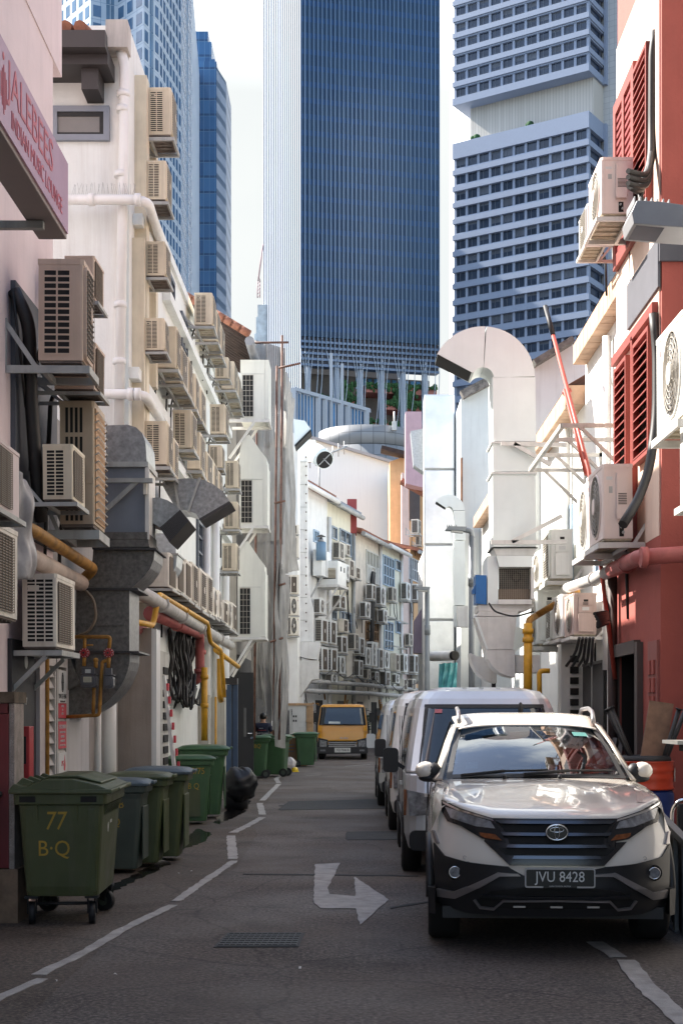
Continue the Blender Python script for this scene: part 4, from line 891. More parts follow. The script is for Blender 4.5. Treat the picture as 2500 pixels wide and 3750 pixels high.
# hood with dark grille on its right, large fan shaped hood behind
hd=thing('exhaust_hood','short rusty exhaust hood with a dark ribbed outlet beside the grey fan box','exhaust hood',at(385,1200,14.4))
mb=MB(galvdark); plate(mb,[(340,1143),(366,1143),(385,1149),(401,1159),(414,1171),(368,1212),(354,1203),(340,1198)],14.1,.55,galvdark,galv); mb.build('elbow',hd)
mb=MB(black); P=[at(*p,14.05) for p in ((414,1171),(434,1197),(389,1246),(367,1212))]; mb.prism([(p.x,p.z) for p in P],'y',14.05,14.7,mat('dark outlet grille',(.02,.016,.014),.7))  # near black block behind the outlet ribs
for k in range(12):
    a=P[0].lerp(P[1],(k+.5)/12); b=P[3].lerp(P[2],(k+.5)/12); mb.bar(a+Vector((0,-.006,0)),b+Vector((0,-.006,0)),.012,.012,gutterm)
mb.build('outlet',hd)
YH=19.4
h2=thing('exhaust_hood','large fan shaped bright galvanised exhaust hood curving out from the white wall','exhaust hood',at(450,1150,YH))
mb=MB(galvlight); o=[(372,1112),(386,1105),(400,1101)]; plate(mb,o+[(412,1172),(404,1168),(380,1128)],YH,.7,galvlight,galv)
plate(mb,[(401,1101),(425,1098.5),(458,1099.5),(433,1174),(424,1171),(413,1172)],YH-.004,.71,galvlight,galv)
plate(mb,[(459,1099.6),(488,1111),(512,1129),(528,1152),(459,1194),(450,1180),(434,1174)],YH,.7,galvlight,galv); mb.build('segments',h2)
mb=MB(steel); 
for a,b in (((400,1101),(412,1172)),((459,1097),(432,1176))): mb.bar(at(*a,YH-.03),at(*b,YH-.03),.03,.03,steel)
mb.build('seam_straps',h2)
mb=MB(slotdark); plate(mb,[(526,1151),(531,1155),(460,1197),(456,1192)],YH-.03,.76,gutterm); mb.build('outlet_rim',h2)
d2=thing('exhaust_duct','second brighter galvanised duct elbow behind the dull galvanised duct','duct',at(385,1330,18))
mb=MB(galvlight); plate(mb,[(356,1225),(402,1225),(404,1270),(356,1270)],18,.6,galvlight,galvlight); plate(mb,[(354,1270.5),(409,1270.5),(409,1274),(354,1274)],17.96,.68,steel)
plate(mb,[(356,1274.5),(407,1274.5),(404,1300),(392,1325),(372,1343),(350,1350),(345,1340)],18,.6,galvlight,galvlight); mb.build('elbow',d2)
# gas meters
YG=13.3
pipe('gas_pipe',[at(163,1376,YG),at(163,1500,YG)],.022,yellowp,'short upright yellow pipe behind the braced shelf unit',rings=[(at(163,1462,YG),'z')])
g=thing('gas_meter','pair of grey gas meters with red regulators on orange pipes over the galvanised duct','gas meter',at(215,1660,YG))
mb=MB(rustyp); Pt=lambda x,y:at(x,y,YG)
mb.pipe([Pt(172,1463),Pt(253,1463),Pt(250,1495)],.018,8,rustyp,.03); mb.tube([Pt(195,1463),Pt(194,1495)],.017,8); mb.tube([Pt(194,1505),Pt(193,1530)],.018,8); mb.tube([Pt(250,1505),Pt(249,1535)],.018,8)
mb.pipe([Pt(247,1517),Pt(235,1520),Pt(228,1643),Pt(150,1647)],.017,8,rustyp,.03); mb.tube([Pt(216,1580),Pt(214,1645)],.017,8); mb.sph(Pt(220,1517),.026,None,8); mb.tube([Pt(220,1517),Pt(220,1535)],.02,8); mb.tube([Pt(196,1482),Pt(214,1482)],.008,5)
mb.build('pipework',g)
rr=mat('regulator red',(.36,.02,.025),.4)
for x in (194,249.5):
    mb=MB(rr); p=Pt(x,1500); mb.cyl(p+Vector((0,-.02,0)),p+Vector((0,.02,0)),.045,18); mb.cyl(p+Vector((0,-.045,0)),p+Vector((0,-.0201,0)),.026,12); mb.cyl(p+Vector((0,-.055,0)),p+Vector((0,-.0451,0)),.010,8,black)
    for k in range(10): q=p+Vector((math.cos(k*.628)*.037,-.022,math.sin(k*.628)*.037)); mb.sph(q,.005,whiteprint,6)
    mb.build('regulator',g)
gmm=mat('gas meter grey',(.085,.082,.09),.45,var=.1)
for (x0,x1,y0,y1,nm) in ((186,223,1533,1580,'meter_body'),(240,262,1535,1582,'meter_body')):
    a,b=Pt(x0,y0),Pt(x1,y1); mb=MB(gmm); h=a.z-b.z
    mb.prism(rrect(a.x,b.x,b.z,b.z+h*.62,.03),'y',YG-.05,YG+.06); mb.prism(rrect(a.x+.012,b.x-.012,b.z+.02,b.z+h*.55,.025),'y',YG-.065,YG-.0501); mb.box(a.x-.004,b.x+.004,YG-.055,YG+.06,b.z+h*.63,b.z+h*.68); mb.box(a.x+.01,b.x-.02,YG-.03,YG+.04,b.z+h*.68,a.z)
    m_=mb.build(nm,g,.004)
    if x0<200:
        MB(mat('dial plate',(.5,.5,.47),.5)).box(a.x+.045,b.x-.055,YG-.034,YG-.0301,a.z-.055,a.z-.02).build('dial',m_); mb=MB(mat('rating label',(.5,.48,.36),.6)); mb.box(a.x+.035,b.x-.04,YG-.068,YG-.0651,b.z+.05,b.z+.10)
        for k in range(4): mb.box(a.x+.04,b.x-.05,YG-.0685,YG-.0681,b.z+.058+k*.01,b.z+.061+k*.01,gmm)
        mb.build('rating_label',m_)
# ------------------------------------------------------------------ wheelie bins
def bin_small(m,lidm,label,loc,rz,sc=1.,group='wheelie bins on the left'):
    g=thing('wheelie_bin',label,'bin',(0,0,0),group)
    def rr(w,d,z,r=.05,oy=0): return [Vector((x,y+oy,z)) for x,y in rrect(-w/2,w/2,-d/2,d/2,r,2)]
    MB(m).rings([rr(.42,.46,.05),rr(.43,.48,.12),rr(.50,.58,.80),rr(.52,.61,.86)],m,sm=False).rings([rr(.56,.67,.865),rr(.57,.68,.935)],m,sm=False).box(-.20,.20,.285,.30,.15,.72,m).build('body',g,.008)
    mb=MB(lidm); mb.rings([rr(.60,.73,.937),rr(.61,.74,.965),rr(.50,.60,1.0,.08),rr(.28,.36,1.015,.08)],lidm,sm=False)
    mb.box(-.12,.12,.37,.40,.955,.985); mb.build('lid',g,.006)
    mb=MB(lidm); mb.tube([(-.25,-.42,.93),(.25,-.42,.93)],.016,8); 
    for x in (-.22,0,.22): mb.bar((x,-.33,.93),(x,-.42,.93),.03,.03)
    mb.build('handle',g)
    for x in (-.245,.245):
        w_=MB(black).cyl((x-.025,-.24,.10),(x+.025,-.24,.10),.10,18).build('wheel',g); MB(bingrey).cyl((x-.03,-.24,.10),(x+.03,-.24,.10),.055,12).build('rim',w_)
    g.location=loc; g.rotation_euler=(0,0,rz); g.scale=(sc,sc,sc); return g
def wtext(g,body,x,y,z,size,m=chalk,face='front'):
    rot={'front':(math.pi/2,0,math.pi),'side':(math.pi/2,0,math.pi/2),'side2':(math.pi/2,0,-math.pi/2),'back':(math.pi/2,0,0)}[face]
    return text('lettering',body,(x,y,z),rot,size,m,g,.001,'CENTER',.85)
Zr=-math.pi/2
b=bin_small(bingrey,bluegreylid,'dark grey green bin with a blue grey lid marked 78B Q',(-2.42,14.55,.003),Zr,.95)
wtext(b,'78B',.247,.02,.74,.12,chalk,'side'); wtext(b,'Q',.24,.02,.55,.12,chalk,'side')
b=bin_small(bingreen,bingreen,'dark green bin in the middle of the near row of three',(-2.30,15.15,.003),Zr,.99)
b=bin_small(bingreen,bluegreylid,'dark green bin with a blue grey lid at the far end of the near row',(-2.17,15.8,.003),Zr,1.02)
for (x,y) in ((-2.42,14.55),(-2.30,15.15),(-2.17,15.8)): pass
b=bin_small(bingreen2,bingreen2,'green bin marked 73/75 Q with a recessed side panel',(-2.42,20.95,.003),-1.45,1.0)
wtext(b,'73/75',.262,.08,.78,.13,chalk,'side'); wtext(b,'B Q',.25,.04,.56,.12,chalk,'side'); MB(bingreen2).box(.232,.246,-.10,.14,.12,.52,bingreen).build('side_panel',b)
b=bin_small(bingreen2,bingreen2,'green bin standing right behind the one marked 73/75',(-2.36,22.2,.003),-1.5,1.12)
b=bin_small(bingreen2,bingreen2,'green bin marked 72 BQ beside the black metal door',(-2.5,35.9,.003),1.6,1.06)
wtext(b,'72 BQ',-.262,.03,.76,.14,chalk,'side2')
b=bin_small(bingreen2,bingreen2,'green bin just behind the one marked 72 BQ',(-2.05,36.8,.003),1.4,1.08)
b=bin_small(bingreen2,bingreen2,'green bin under clear plastic between the cardboard box and the yellow truck',(-1.5,43.6,.003),-1.6,1.05)
# large four wheeled bin
g=thing('wheeled_bin','large four wheeled green bin marked 77 B Q nearest the camera','bin',(0,0,0))
x0,x1,y0,y1=-.285,.285,-.50,.50
def rb(w,d,z,r=.05): return [Vector((x,y,z)) for x,y in rrect(-w/2,w/2,-d/2,d/2,r,3)]
mb=MB(bingreen); mb.rings([rb(.55,.92,.225,.07),rb(.56,.95,.30,.06),rb(.64,1.06,.93,.05)],bingreen,sm=False)
mb.rings([rb(.70,1.12,.931),rb(.71,1.13,1.015)],bingreen,sm=False)
for x in (-.235,-.09,.09,.235):
    if abs(x)>.2: mb.add([(x-.03,-.464,.26),(x+.03,-.464,.26),(x+.035,-.53,.9),(x-.035,-.53,.9),(x-.03,-.45,.26),(x+.03,-.45,.26),(x+.035,-.51,.9),(x-.035,-.51,.9)],[(0,1,2,3),(0,3,7,4),(1,5,6,2),(3,2,6,7),(0,4,5,1)],bingreen)
for x in (-.17,.13): mb.add([(x-.008,-.500,.70),(x+.008,-.500,.70),(x+.008,-.545,.925),(x-.008,-.545,.925),(x-.008,-.49,.70),(x+.008,-.49,.70),(x+.008,-.52,.925),(x-.008,-.52,.925)],[(0,1,2,3),(0,3,7,4),(1,5,6,2),(0,4,5,1)],bingreen)
mb.build('body',g,.008)
for x in (-.30,.16): MB(slotdark).box(x,x+.12,-.5665,-.5655,.95,.995).build('handle_slot',g)
mb=MB(bingreen)
for k in range(12):
    y=-.42+k*.07; mb.add([(.355,y,.93),(.355,y+.03,.93),(.30,y+.015,.80),(.322,y,.93),(.322,y+.03,.93)],[(0,1,2),(1,4,2),(3,0,2)],bingreen)
mb.build('rim_ribs',g)
prof=[(-.37,1.02),(-.37,1.055),(-.34,1.09),(-.29,1.075),(-.25,1.07),(-.1,1.125),(.1,1.125),(.28,1.085),(.38,1.045),(.385,1.02)]
mb=MB(bingreen); mb.prism(prof,'y',-.585,.585); mb.box(-.375,.40,-.605,.605,1.016,1.05)
mb.prism([(-.20,1.08),(-.1,1.128),(.12,1.13),(.30,1.085),(.30,1.10),(.12,1.148),(-.1,1.146)],'y',-.45,.45); mb.box(.386,.41,-.2,.2,1.02,1.045); mb.build('lid',g,.012)
for y in (-.42,-.12,.12,.42): MB(bingreen).prism([(-.37,1.06),(-.30,1.13),(-.22,1.10),(-.26,1.06)],'y',y-.03,y+.03,bingreen).build('hinge',g)
for (x,y,a) in ((-.235,-.40,.2),(.22,-.38,.1),(-.22,.36,1.2),(.235,.36,1.1)):
    mb=MB(black); mb.box(x-.05,x+.05,y-.05,y+.05,.205,.224); dx,dy=math.cos(a),math.sin(a)
    for s in (-1,1): mb.bar((x+dx*.032*s,y+dy*.032*s,.205),(x+dx*.032*s-dy*.03,y+dy*.032*s+dx*.03,.09),.012,.05)
    c_=mb.build('castor',g); p=Vector((x-dy*.03,y+dx*.03,.088)); d=Vector((dx,dy,0))*.024; MB(black).cyl(p-d,p+d,.088,22).cyl(p-d*1.05,p+d*1.05,.045,12,bingrey).build('wheel',c_)
MB(black).tube([(-.2,-.38,.16),(.2,-.36,.16)],.014,6).build('axle',g)
TF=(math.pi/2+rad(5),0,0); text('lettering','77',(-.04,-.521,.80),TF,.20,chalk,g,.001,'CENTER',.8,.15); text('lettering','B·Q',(-.05,-.504,.59),TF,.17,chalk,g,.001,'CENTER',.9)
l_=mb=MB(whiteprint); mb.sph((.308,-.13,.745),.045,None,10,(.05,.6,1.3)); mb.build('printed_mark',g)
for k,(t,s_) in enumerate((('waste',.05),('hotline 1800',.028),('biohazard contact no',.024),('to recycle more',.024))): text('lettering',t,(.322-.03*k*.4-.012,.02,.77-.06*k),(math.pi/2+.05,0,math.pi/2),s_,whiteprint,g,.0008,'CENTER',.8)
g.location=(-2.255,11.32,0); g.rotation_euler=(0,0,.035)
# black rubbish bin with a bag
g=thing('rubbish_bin','low black bin stuffed with a black bag behind the 73/75 bins','bin',(-2.02,24.2,0))
MB(mat('black bin',(.02,.02,.022),.45)).rings([[Vector((-2.02+math.cos(a)*r,24.2+math.sin(a)*r,z)) for a in [k*.3927 for k in range(16)]] for r,z in ((.2,.0),(.24,.5))],None).build('body',g)
Rn=random.Random(3); bagm=mat('black plastic bag',(.012,.012,.013),.4,spec=.4)
mb=MB(bagm); mb.sph((-1.96,24.1,.42),.30,None,40,(1.,.9,1)); mb.v=[v+(v-Vector((-1.96,24.1,.42)))*(.05*math.sin(v.x*23+v.z*17)+.04*math.sin(v.z*41-v.y*29)+.03*math.sin(v.x*67+v.y*51)) for v in mb.v]; mb.build('bag',g)
# ------------------------------------------------------------------ sheeted scaffold building
nb=thing('sheeted_building','old building behind sheeted scaffolding with a dark clay tile eave','building',(-5,36,0))
MB(mat('drab plaster',(.30,.28,.25),.85,streak=.4)).box(-9,-2.75,33.0,47,0,9.0).build('wall',nb)  # darker grey wall tone behind the netting
mb=MB(rooftiledark); 
pa=[(-3.6,30.3,10.45),(-2.30,30.3,9.62),(-2.30,34.5,9.62),(-3.6,34.5,10.45)]
mb.add([Vector(p) for p in pa]+[Vector(p)+Vector((0,0,.10)) for p in pa],[(3,2,1,0),(4,5,6,7),(0,1,5,4),(1,2,6,5),(2,3,7,6),(3,0,4,7)],rooftiledark)
for k in range(14): 
    y=30.4+k*.3; mb.tube([(-3.6,y,10.44),(-2.3,y,9.61)],.06,6)
mb.build('eave_tiles',nb)
mb=MB(rooftile)
for k in range(8):
    t0,t1_=k/8,(k+1)/8; a=Vector((-3.65,30.22,10.55)).lerp(Vector((-2.28,30.22,9.72)),t0); b=Vector((-3.65,30.22,10.55)).lerp(Vector((-2.28,30.22,9.72)),t1_+.03); mb.tube([a,b],.085,8)
mb.build('verge_tiles',nb)
MB(mat('grey gutter',(.26,.26,.27),.5,.3)).cyl((-2.24,30.2,9.55),(-2.22,34.5,9.52),.10,12).build('gutter',nb)
mb=MB(mat('dark interior sheet',(.05,.047,.045),.9,var=.3)); mb.box(-2.745,-2.70,33.05,46,0,3); mb.build('doorway',nb)  # interior darkness behind the netting put into this sheet's colour
netm=bpy.data.materials.new('scaffold netting'); netm.use_nodes=True; nt=netm.node_tree; b_=nt.nodes['Principled BSDF']; b_.inputs['Roughness'].default_value=.7
ns=nt.nodes.new('ShaderNodeTexNoise'); ns.inputs['Scale'].default_value=1.6; ns.inputs['Detail'].default_value=7; mr=nt.nodes.new('ShaderNodeMapRange'); mr.inputs[1].default_value=.3; mr.inputs[2].default_value=.7; mr.inputs[3].default_value=.74; mr.inputs[4].default_value=.94
gg=nt.nodes.new('ShaderNodeNewGeometry'); nt.links.new(gg.outputs['Position'],ns.inputs['Vector']); nt.links.new(ns.outputs['Fac'],mr.inputs[0]); nt.links.new(mr.outputs[0],b_.inputs['Alpha'])
cmx=nt.nodes.new('ShaderNodeMix'); cmx.data_type='RGBA'; nt.links.new(ns.outputs['Fac'],cmx.inputs[0]); cmx.inputs[6].default_value=(.15,.145,.135,1); cmx.inputs[7].default_value=(.40,.385,.355,1); nt.links.new(cmx.outputs[2],b_.inputs['Base Color'])
tg=thing('scaffold_sheeting','torn grey netting hanging in folds over the scaffold poles','netting',(-2,34,0))
def sh(p,amp,seed,nu=60,nv=90): MB(netm).grid(sheetfn([at(*q) for q in p],amp,seed),nu,nv,netm).build('net_sheet',tg)
sh([(566,775,33.4),(655,800,32.8),(650,1250,32.8),(560,1250,33.4)],.10,1)
sh([(552,1250,33.3),(650,1240,32.7),(639,1690,32.6),(580,1575,33.3)],.13,2)
sh([(651,805,32.9),(672,940,37.5),(682,1310,39),(648,1320,32.9)],.09,4,50,80)
sh([(640,1290,32.5),(663,1330,35),(655,1720,34),(632,1715,32.5)],.08,5,40,80)
sc=thing('scaffold','rusty brown scaffold poles supporting the torn grey netting','scaffold',(-2,34,0))
pm=mat('rusty pole',(.16,.08,.055),.7,var=.5,scale=8)
for a,b in (((648,770),(641,1700)),((636,840),(628,1690)),((590,830),(584,1700))):
    MB(pm).tube([at(*a,32.7),at(*b,32.7)],.028,8).build('pole',sc)
for a,b in (((577,787),(662,786)),((640,845),(690,834)),((630,1156),(655,1150)),((640,1345),(656,1340)),((620,1475),(650,1465))):
    MB(pm).tube([at(*a,32.6),at(*b,32.6)],.026,8).build('ledger',sc)
# ------------------------------------------------------------------ clutter by the scaffold
tag(MB(mat('polystyrene',(.72,.72,.70),.8,var=.04)).box(at(637,0,39).x,at(658,0,39).x,39,39.3,.003,.17).build('foam_box',None,.01),'white foam box on the road beside the yellow helmet','box')
hm=thing('hard_hat','yellow hard hat lying on the road beside the white foam box','helmet',at(677,1772,39.6))
p=at(677,0,39.6); p.z=.003; hy=mat('yellow helmet',(.72,.50,.02),.35,var=.05)
mb=MB(hy); mb.rings([[Vector((p.x+math.cos(a)*r,p.y+math.sin(a)*r*1.1,z)) for a in [k*.3142 for k in range(20)]] for r,z in ((.10,.003),(.098,.05),(.085,.095),(.06,.125),(.02,.135))]); mb.build('shell',hm)
MB(hy).rings([[Vector((p.x+math.cos(a)*r,p.y+math.sin(a)*r*1.1-.01,z)) for a in [k*.3142 for k in range(20)]] for r,z in ((.12,.003),(.122,.014),(.10,.02))]).build('brim',hm)
mb=MB(mat('white plastic bag',(.62,.57,.55),.4,var=.3,scale=9)); q=at(664,0,40.5); mb.sph((q.x,q.y,.17),.2,None,16,(.9,.9,1)); Rn=random.Random(5); mb.v=[v+Vector((Rn.uniform(-1,1),Rn.uniform(-1,1),Rn.uniform(-1,1)))*.04 for v in mb.v]; mb.v=[Vector((v.x,v.y,max(v.z,.004))) for v in mb.v]
tag(mb.build('rubbish_bag'),'crumpled white plastic bag behind the foam box','bag')
cbx=thing('cardboard_box','large brown cardboard carton on a pallet wrapped in plastic','carton',at(675,1760,44))
a,b=at(642,1694,44),at(706,1752,44)
MB(cardb).box(a.x,b.x,44,44.8,.13,a.z).build('carton',cbx); mb=MB(mat('orange label',(.50,.20,.03),.6))
for k in range(3): mb.box(a.x+.08+k*.1,a.x+.14+k*.1,43.985,43.999,a.z-.22,a.z-.02)
mb.box(a.x+.02,a.x+.45,43.985,43.999,.5,.52); mb.box(a.x+.02,a.x+.45,43.985,43.999,.6,.62)
for k in range(3): mb.box(a.x+.02,a.x+.45,43.985,43.999,.44+k*.1,.48+k*.1,mat('printed grey',(.2,.2,.2),.7))
mb.build('printed_label',cbx); MB(crate_w).box(a.x+.02,a.x+.2,44.02,44.7,.005,.128).box(b.x-.2,b.x-.02,44.02,44.7,.005,.128).build('pallet',cbx)
wr=glass('clear wrap',(.80,.80,.80),1.35,.25); MB(wr).grid(sheetfn([Vector((b.x+.03,43.95,a.z+.02)),Vector((b.x+.16,44.7,a.z+.02)),Vector((b.x+.2,44.7,.2)),Vector((b.x+.04,43.95,.18))],.05,8),20,24).build('wrap',cbx)
crt=thing('wooden_crate','tall white panelled timber crate standing behind the cardboard carton','crate',at(690,1760,48))
a,b=at(659,1616,48),at(718,1616,48); xm=a.x+.64
MB(mat('crate panel',(.58,.58,.56),.7,var=.08,streak=.15)).box(a.x,xm,48,48.8,.1,1.93).build('panel',crt)
mb=MB(crate_w); mb.box(a.x-.02,b.x,47.97,48.0-.001,1.9,1.98); mb.box(a.x-.02,b.x,48,48.85,1.9305,1.97)
for k in range(4): x=xm+.02+k*(b.x-xm-.02)/4; mb.box(x,x+.05,48.02,48.75,.1,1.89)
for z in (.85,1.35): mb.box(a.x-.02 if z<1 else xm,b.x,47.96,47.999,z,z+.07)
mb.box(a.x,b.x,48.01,48.8,.0,.099); mb.build('battens',crt)
mb=MB(blackprint); 
for (x,z) in ((.2,1.5),(.28,1.5),(.2,1.35),(.28,1.35)): mb.box(a.x+x,a.x+x+.05,47.99,47.999,z,z+.07)
mb.box(a.x+.4,a.x+.56,47.99,47.999,1.18,1.3,whiteprint); mb.build('stencil_marks',crt)
gy=thing('wrapped_bundle','grey bundle wrapped in cloudy plastic behind the 72 BQ bins','bundle',at(656,1750,45))
a,b=at(642,1632,45.5),at(664,1700,45.5); MB(mat('grey bundle',(.16,.16,.165),.5,var=.3)).box(a.x,b.x,45.5,45.9,0,a.z).build('bundle',gy); MB(wr).grid(sheetfn([Vector((a.x-.05,45.4,a.z+.08)),Vector((b.x+.1,45.4,a.z+.05)),Vector((b.x+.14,45.4,.6)),Vector((a.x-.08,45.4,.6))],.05,9),20,24).build('wrap',gy)
# small rubbish heap beside the blue door
mb=MB(mat('rubbish',(.12,.12,.14),.7,var=.8,scale=12)); Rn=random.Random(9)
for k in range(18): mb.sph((-2.75+Rn.uniform(0,.35),33.2+Rn.uniform(-1,1),Rn.uniform(.02,.2)),Rn.uniform(.06,.13),None,7)
tag(mb.build('rubbish_heap'),'heap of small rubbish beside the 72 BQ bin','rubbish',kind='stuff')
# ------------------------------------------------------------------ person seen from behind
skin=mat('skin',(.40,.22,.14),.55,var=.08); navy=mat('navy shirt',(.012,.016,.040),.75,var=.2,scale=20); trou=mat('dark trousers',(.02,.02,.022),.8); hairm=mat('black hair',(.010,.009,.008),.5,var=.4,scale=60)
def skinned(name,verts,edges,radii,m,parent,root=0,lv=2):
    me=bpy.data.meshes.new(name); me.from_pydata([Vector(v) for v in verts],edges,[]); o=bpy.data.objects.new(name,me); C.objects.link(o)
    md=o.modifiers.new('skin','SKIN'); 
    for i,r in enumerate(radii):
        r=r if isinstance(r,tuple) else (r,r); me.skin_vertices[0].data[i].radius=r
    me.skin_vertices[0].data[root].use_root=True; md.use_smooth_shade=True
    sb=o.modifiers.new('smooth','SUBSURF'); sb.levels=lv; sb.render_levels=lv
    me.materials.append(m); o.parent=parent; KIDS.setdefault(parent,[]).append(o); WL[o]=WL[parent]; return o
pe=thing('person','person in a navy work shirt with printed back, standing beside the scaffold netting','person',(0,0,0))
V_=[(0,0,.88),(0,.0,1.02),(0,.01,1.18),(0,.03,1.30),(0,.05,1.39),(0,.085,1.46),(0,.10,1.53),(0,.10,1.60),
 (-.17,.03,1.31),(-.25,.05,1.08),(-.19,.24,1.00),(-.165,.31,.985),(.17,.03,1.31),(.27,.02,1.08),(.25,.23,1.02),(.24,.30,1.01),
 (-.09,.0,.84),(-.10,.02,.46),(-.10,.0,.08),(-.10,.13,.03),(.09,.0,.84),(.10,.02,.46),(.10,.0,.08),(.10,.13,.03)]
E_=[(0,1),(1,2),(2,3),(3,4),(4,5),(5,6),(6,7),(3,8),(8,9),(9,10),(10,11),(3,12),(12,13),(13,14),(14,15),(0,16),(16,17),(17,18),(18,19),(0,20),(20,21),(21,22),(22,23)]
Rd=[(.13,.10),(.13,.095),(.14,.10),(.13,.095),.05,.075,.088,.06,.06,.042,.032,.03,.06,.042,.032,.03,.085,.055,.045,.04,.085,.055,.045,.04]
body=skinned('body',V_,E_,Rd,skin,pe)
for s in (-1,1):
    hx=(-.165 if s<0 else .24); hy=(.33 if s<0 else .32); hz=.98 if s<0 else 1.005
    v=[(hx,hy,hz),(hx,hy+.07,hz-.01)]; e=[(0,1)]; r=[(.035,.018),(.038,.016)]
    for i,(dx,l) in enumerate(((-.03,.055),(-.01,.065),(.01,.06),(.03,.048))):
        n=len(v); v+=[(hx+dx,hy+.09,hz-.015),(hx+dx,hy+.09+l*.5,hz-.035),(hx+dx*.9,hy+.09+l*.7,hz-.07)]; e+=[(1,n),(n,n+1),(n+1,n+2)]; r+=[.009,.0085,.007]
    n=len(v); v+=[(hx-s*.045,hy+.05,hz-.01),(hx-s*.05,hy+.09,hz-.03)]; e+=[(0,n),(n,n+1)]; r+=[.011,.009]
    skinned('hand',v,e,r,skin,pe,0,1)
skinned('shirt',[(0,0,.86),(0,0,1.02),(0,.01,1.18),(0,.03,1.30),(0,.05,1.365),(-.17,.03,1.31),(-.235,.045,1.13),(.17,.03,1.31),(.25,.02,1.13)],[(0,1),(1,2),(2,3),(3,4),(3,5),(5,6),(3,7),(7,8)],[(.155,.12),(.155,.115),(.165,.12),(.155,.115),.065,.08,.07,.08,.07],navy,pe)
skinned('trousers',[(0,0,.90),(0,0,.84),(-.09,0,.78),(-.10,.02,.46),(-.10,0,.10),(.09,0,.78),(.10,.02,.46),(.10,0,.10)],[(0,1),(1,2),(2,3),(3,4),(1,5),(5,6),(6,7)],[(.15,.115),(.15,.115),.10,.075,.07,.10,.075,.07],trou,pe)
mb=MB(hairm); mb.sph((0,.092,1.55),.102,None,16,(.94,1.02,1.02)); mb.v=[v if not (v.y>.14 and v.z<1.59) else Vector((v.x*.8,.10,v.z)) for v in mb.v]; mb.build('hair',pe)
mb=MB(skin)
for s in (-1,1): mb.sph((s*.088,.10,1.52),.028,None,8,(.35,.7,1.1))
mb.sph((0,.20,1.525),.018,None,8,(.8,1,1.3)); mb.build('ears_and_nose',pe)
mb=MB(blackprint); 
for s in (-1,1): mb.sph((s*.033,.178,1.55),.011,None,8)
mb.box(-.025,.025,.176,.18,1.487,1.492,signred); mb.build('eyes_and_mouth',pe)
text('lettering','EASY CLEAN',(.01,-.13,1.10),FACE_CAM,.062,whiteprint,pe,.002,'CENTER',.9)
mb=MB(mat('red shirt print',(.5,.04,.03),.6)); mb.tube([(-.10+k*.018,-.128,1.185+.012*(-1)**k) for k in range(13)],.006,4); mb.build('shirt_emblem',pe); MB(whiteprint).box(-.07,.04,-.128,-.124,1.235,1.245).build('shirt_line',pe)
pe.location=(-2.44,37.6,0); pe.rotation_euler=(0,0,-.12)
# ------------------------------------------------------------------ right side
XR=3.2
rbd=thing('red_building','red and peach building at right with louvred shutters','building',(6,16,0))
MB(wallred).box(XR,9,14.9,17.4,2.45,3.5).box(XR,9,14.9,15.95,0,2.4495).box(XR,9,17.2,17.4,0,2.4495).box(XR+.012,9,14.9,17.4,3.5,12).build('wall',rbd)
nr=thing('near_right_house','plain pale house wall running along the right just outside the picture','building',(6,9,0)); MB(mat('near right plaster',(.52,.50,.47),.85,var=.1,streak=.3)).box(3.75,9,-7,14.899,0,11).build('wall',nr)
mb=MB(wallpeach); mb.box(XR-.004,XR+.0115,14.96,17.4,3.5,9.75); mb.build('peach_face',rbd)
MB(mat('slate band',(.085,.085,.10),.7)).box(XR-.02,9,14.86,14.899,6.36,6.62).box(XR-.03,XR-.0045,14.9,16.6,6.1,6.62).build('slate_band',rbd)
MB(redpaint).box(XR-.07,XR-.0045,15.0,17.38,5.86,5.97).build('lintel',rbd)
def shutwin(y0,y1,z0,z1,nm):
    mb=MB(redpaint); a=.045; x=XR-.004
    for (p0,p1,q0,q1) in ((y0-a,y1+a,z1,z1+a),(y0-a,y1+a,z0-a,z0),(y0-a,y0,z0,z1),(y1,y1+a,z0,z1)): mb.box(x-.08,x-.001,p0,p1,q0,q1)
    w_=mb.build('window',rbd); MB(slotdark).box(x-.012,x-.002,y0,y1,z0,z1).build('opening',w_)
    mb=MB(redpaint); n=int((z1-z0)/.10)
    for k in range(n):
        z=z0+(z1-z0)*(k+.3)/n; mb.add([(x-.013,y0,z+.05),(x-.013,y1,z+.05),(x-.085,y1,z-.01),(x-.085,y0,z-.01),(x-.013,y0,z+.035),(x-.013,y1,z+.035),(x-.085,y1,z-.025),(x-.085,y0,z-.025)],[(3,2,1,0),(4,5,6,7),(0,1,5,4),(1,2,6,5),(2,3,7,6),(3,0,4,7)])
    mb.build('louvres',w_); return w_
shutwin(16.45,17.1,4.5,5.72,'w'); shutwin(15.2,15.95,4.45,5.72,'w'); w_=shutwin(15.3,15.95,7.0,8.8,'w')
mb=MB(redpaint); x=XR-.005
for (a,b,c,d) in ((16.05,17.3,8.85,9.0),(16.05,17.3,7.0,7.15),(16.05,16.2,7.15,8.85),(17.15,17.3,7.15,8.85),(16.62,16.74,7.15,8.85),(16.2,17.15,7.85,8.0)): mb.box(x-.06,x,a,b,c,d)
for k in range(17): mb.box(x-.045,x-.01,16.2,17.15,7.18+k*.098,7.225+k*.098,mat('deep red louvre',(.22,.02,.02),.6))
mb.build('shutter_leaf',w_)
MB(redpaint).box(3.13,3.195,16.10,16.18,3.5,5.9).build('downpipe_box',rbd)
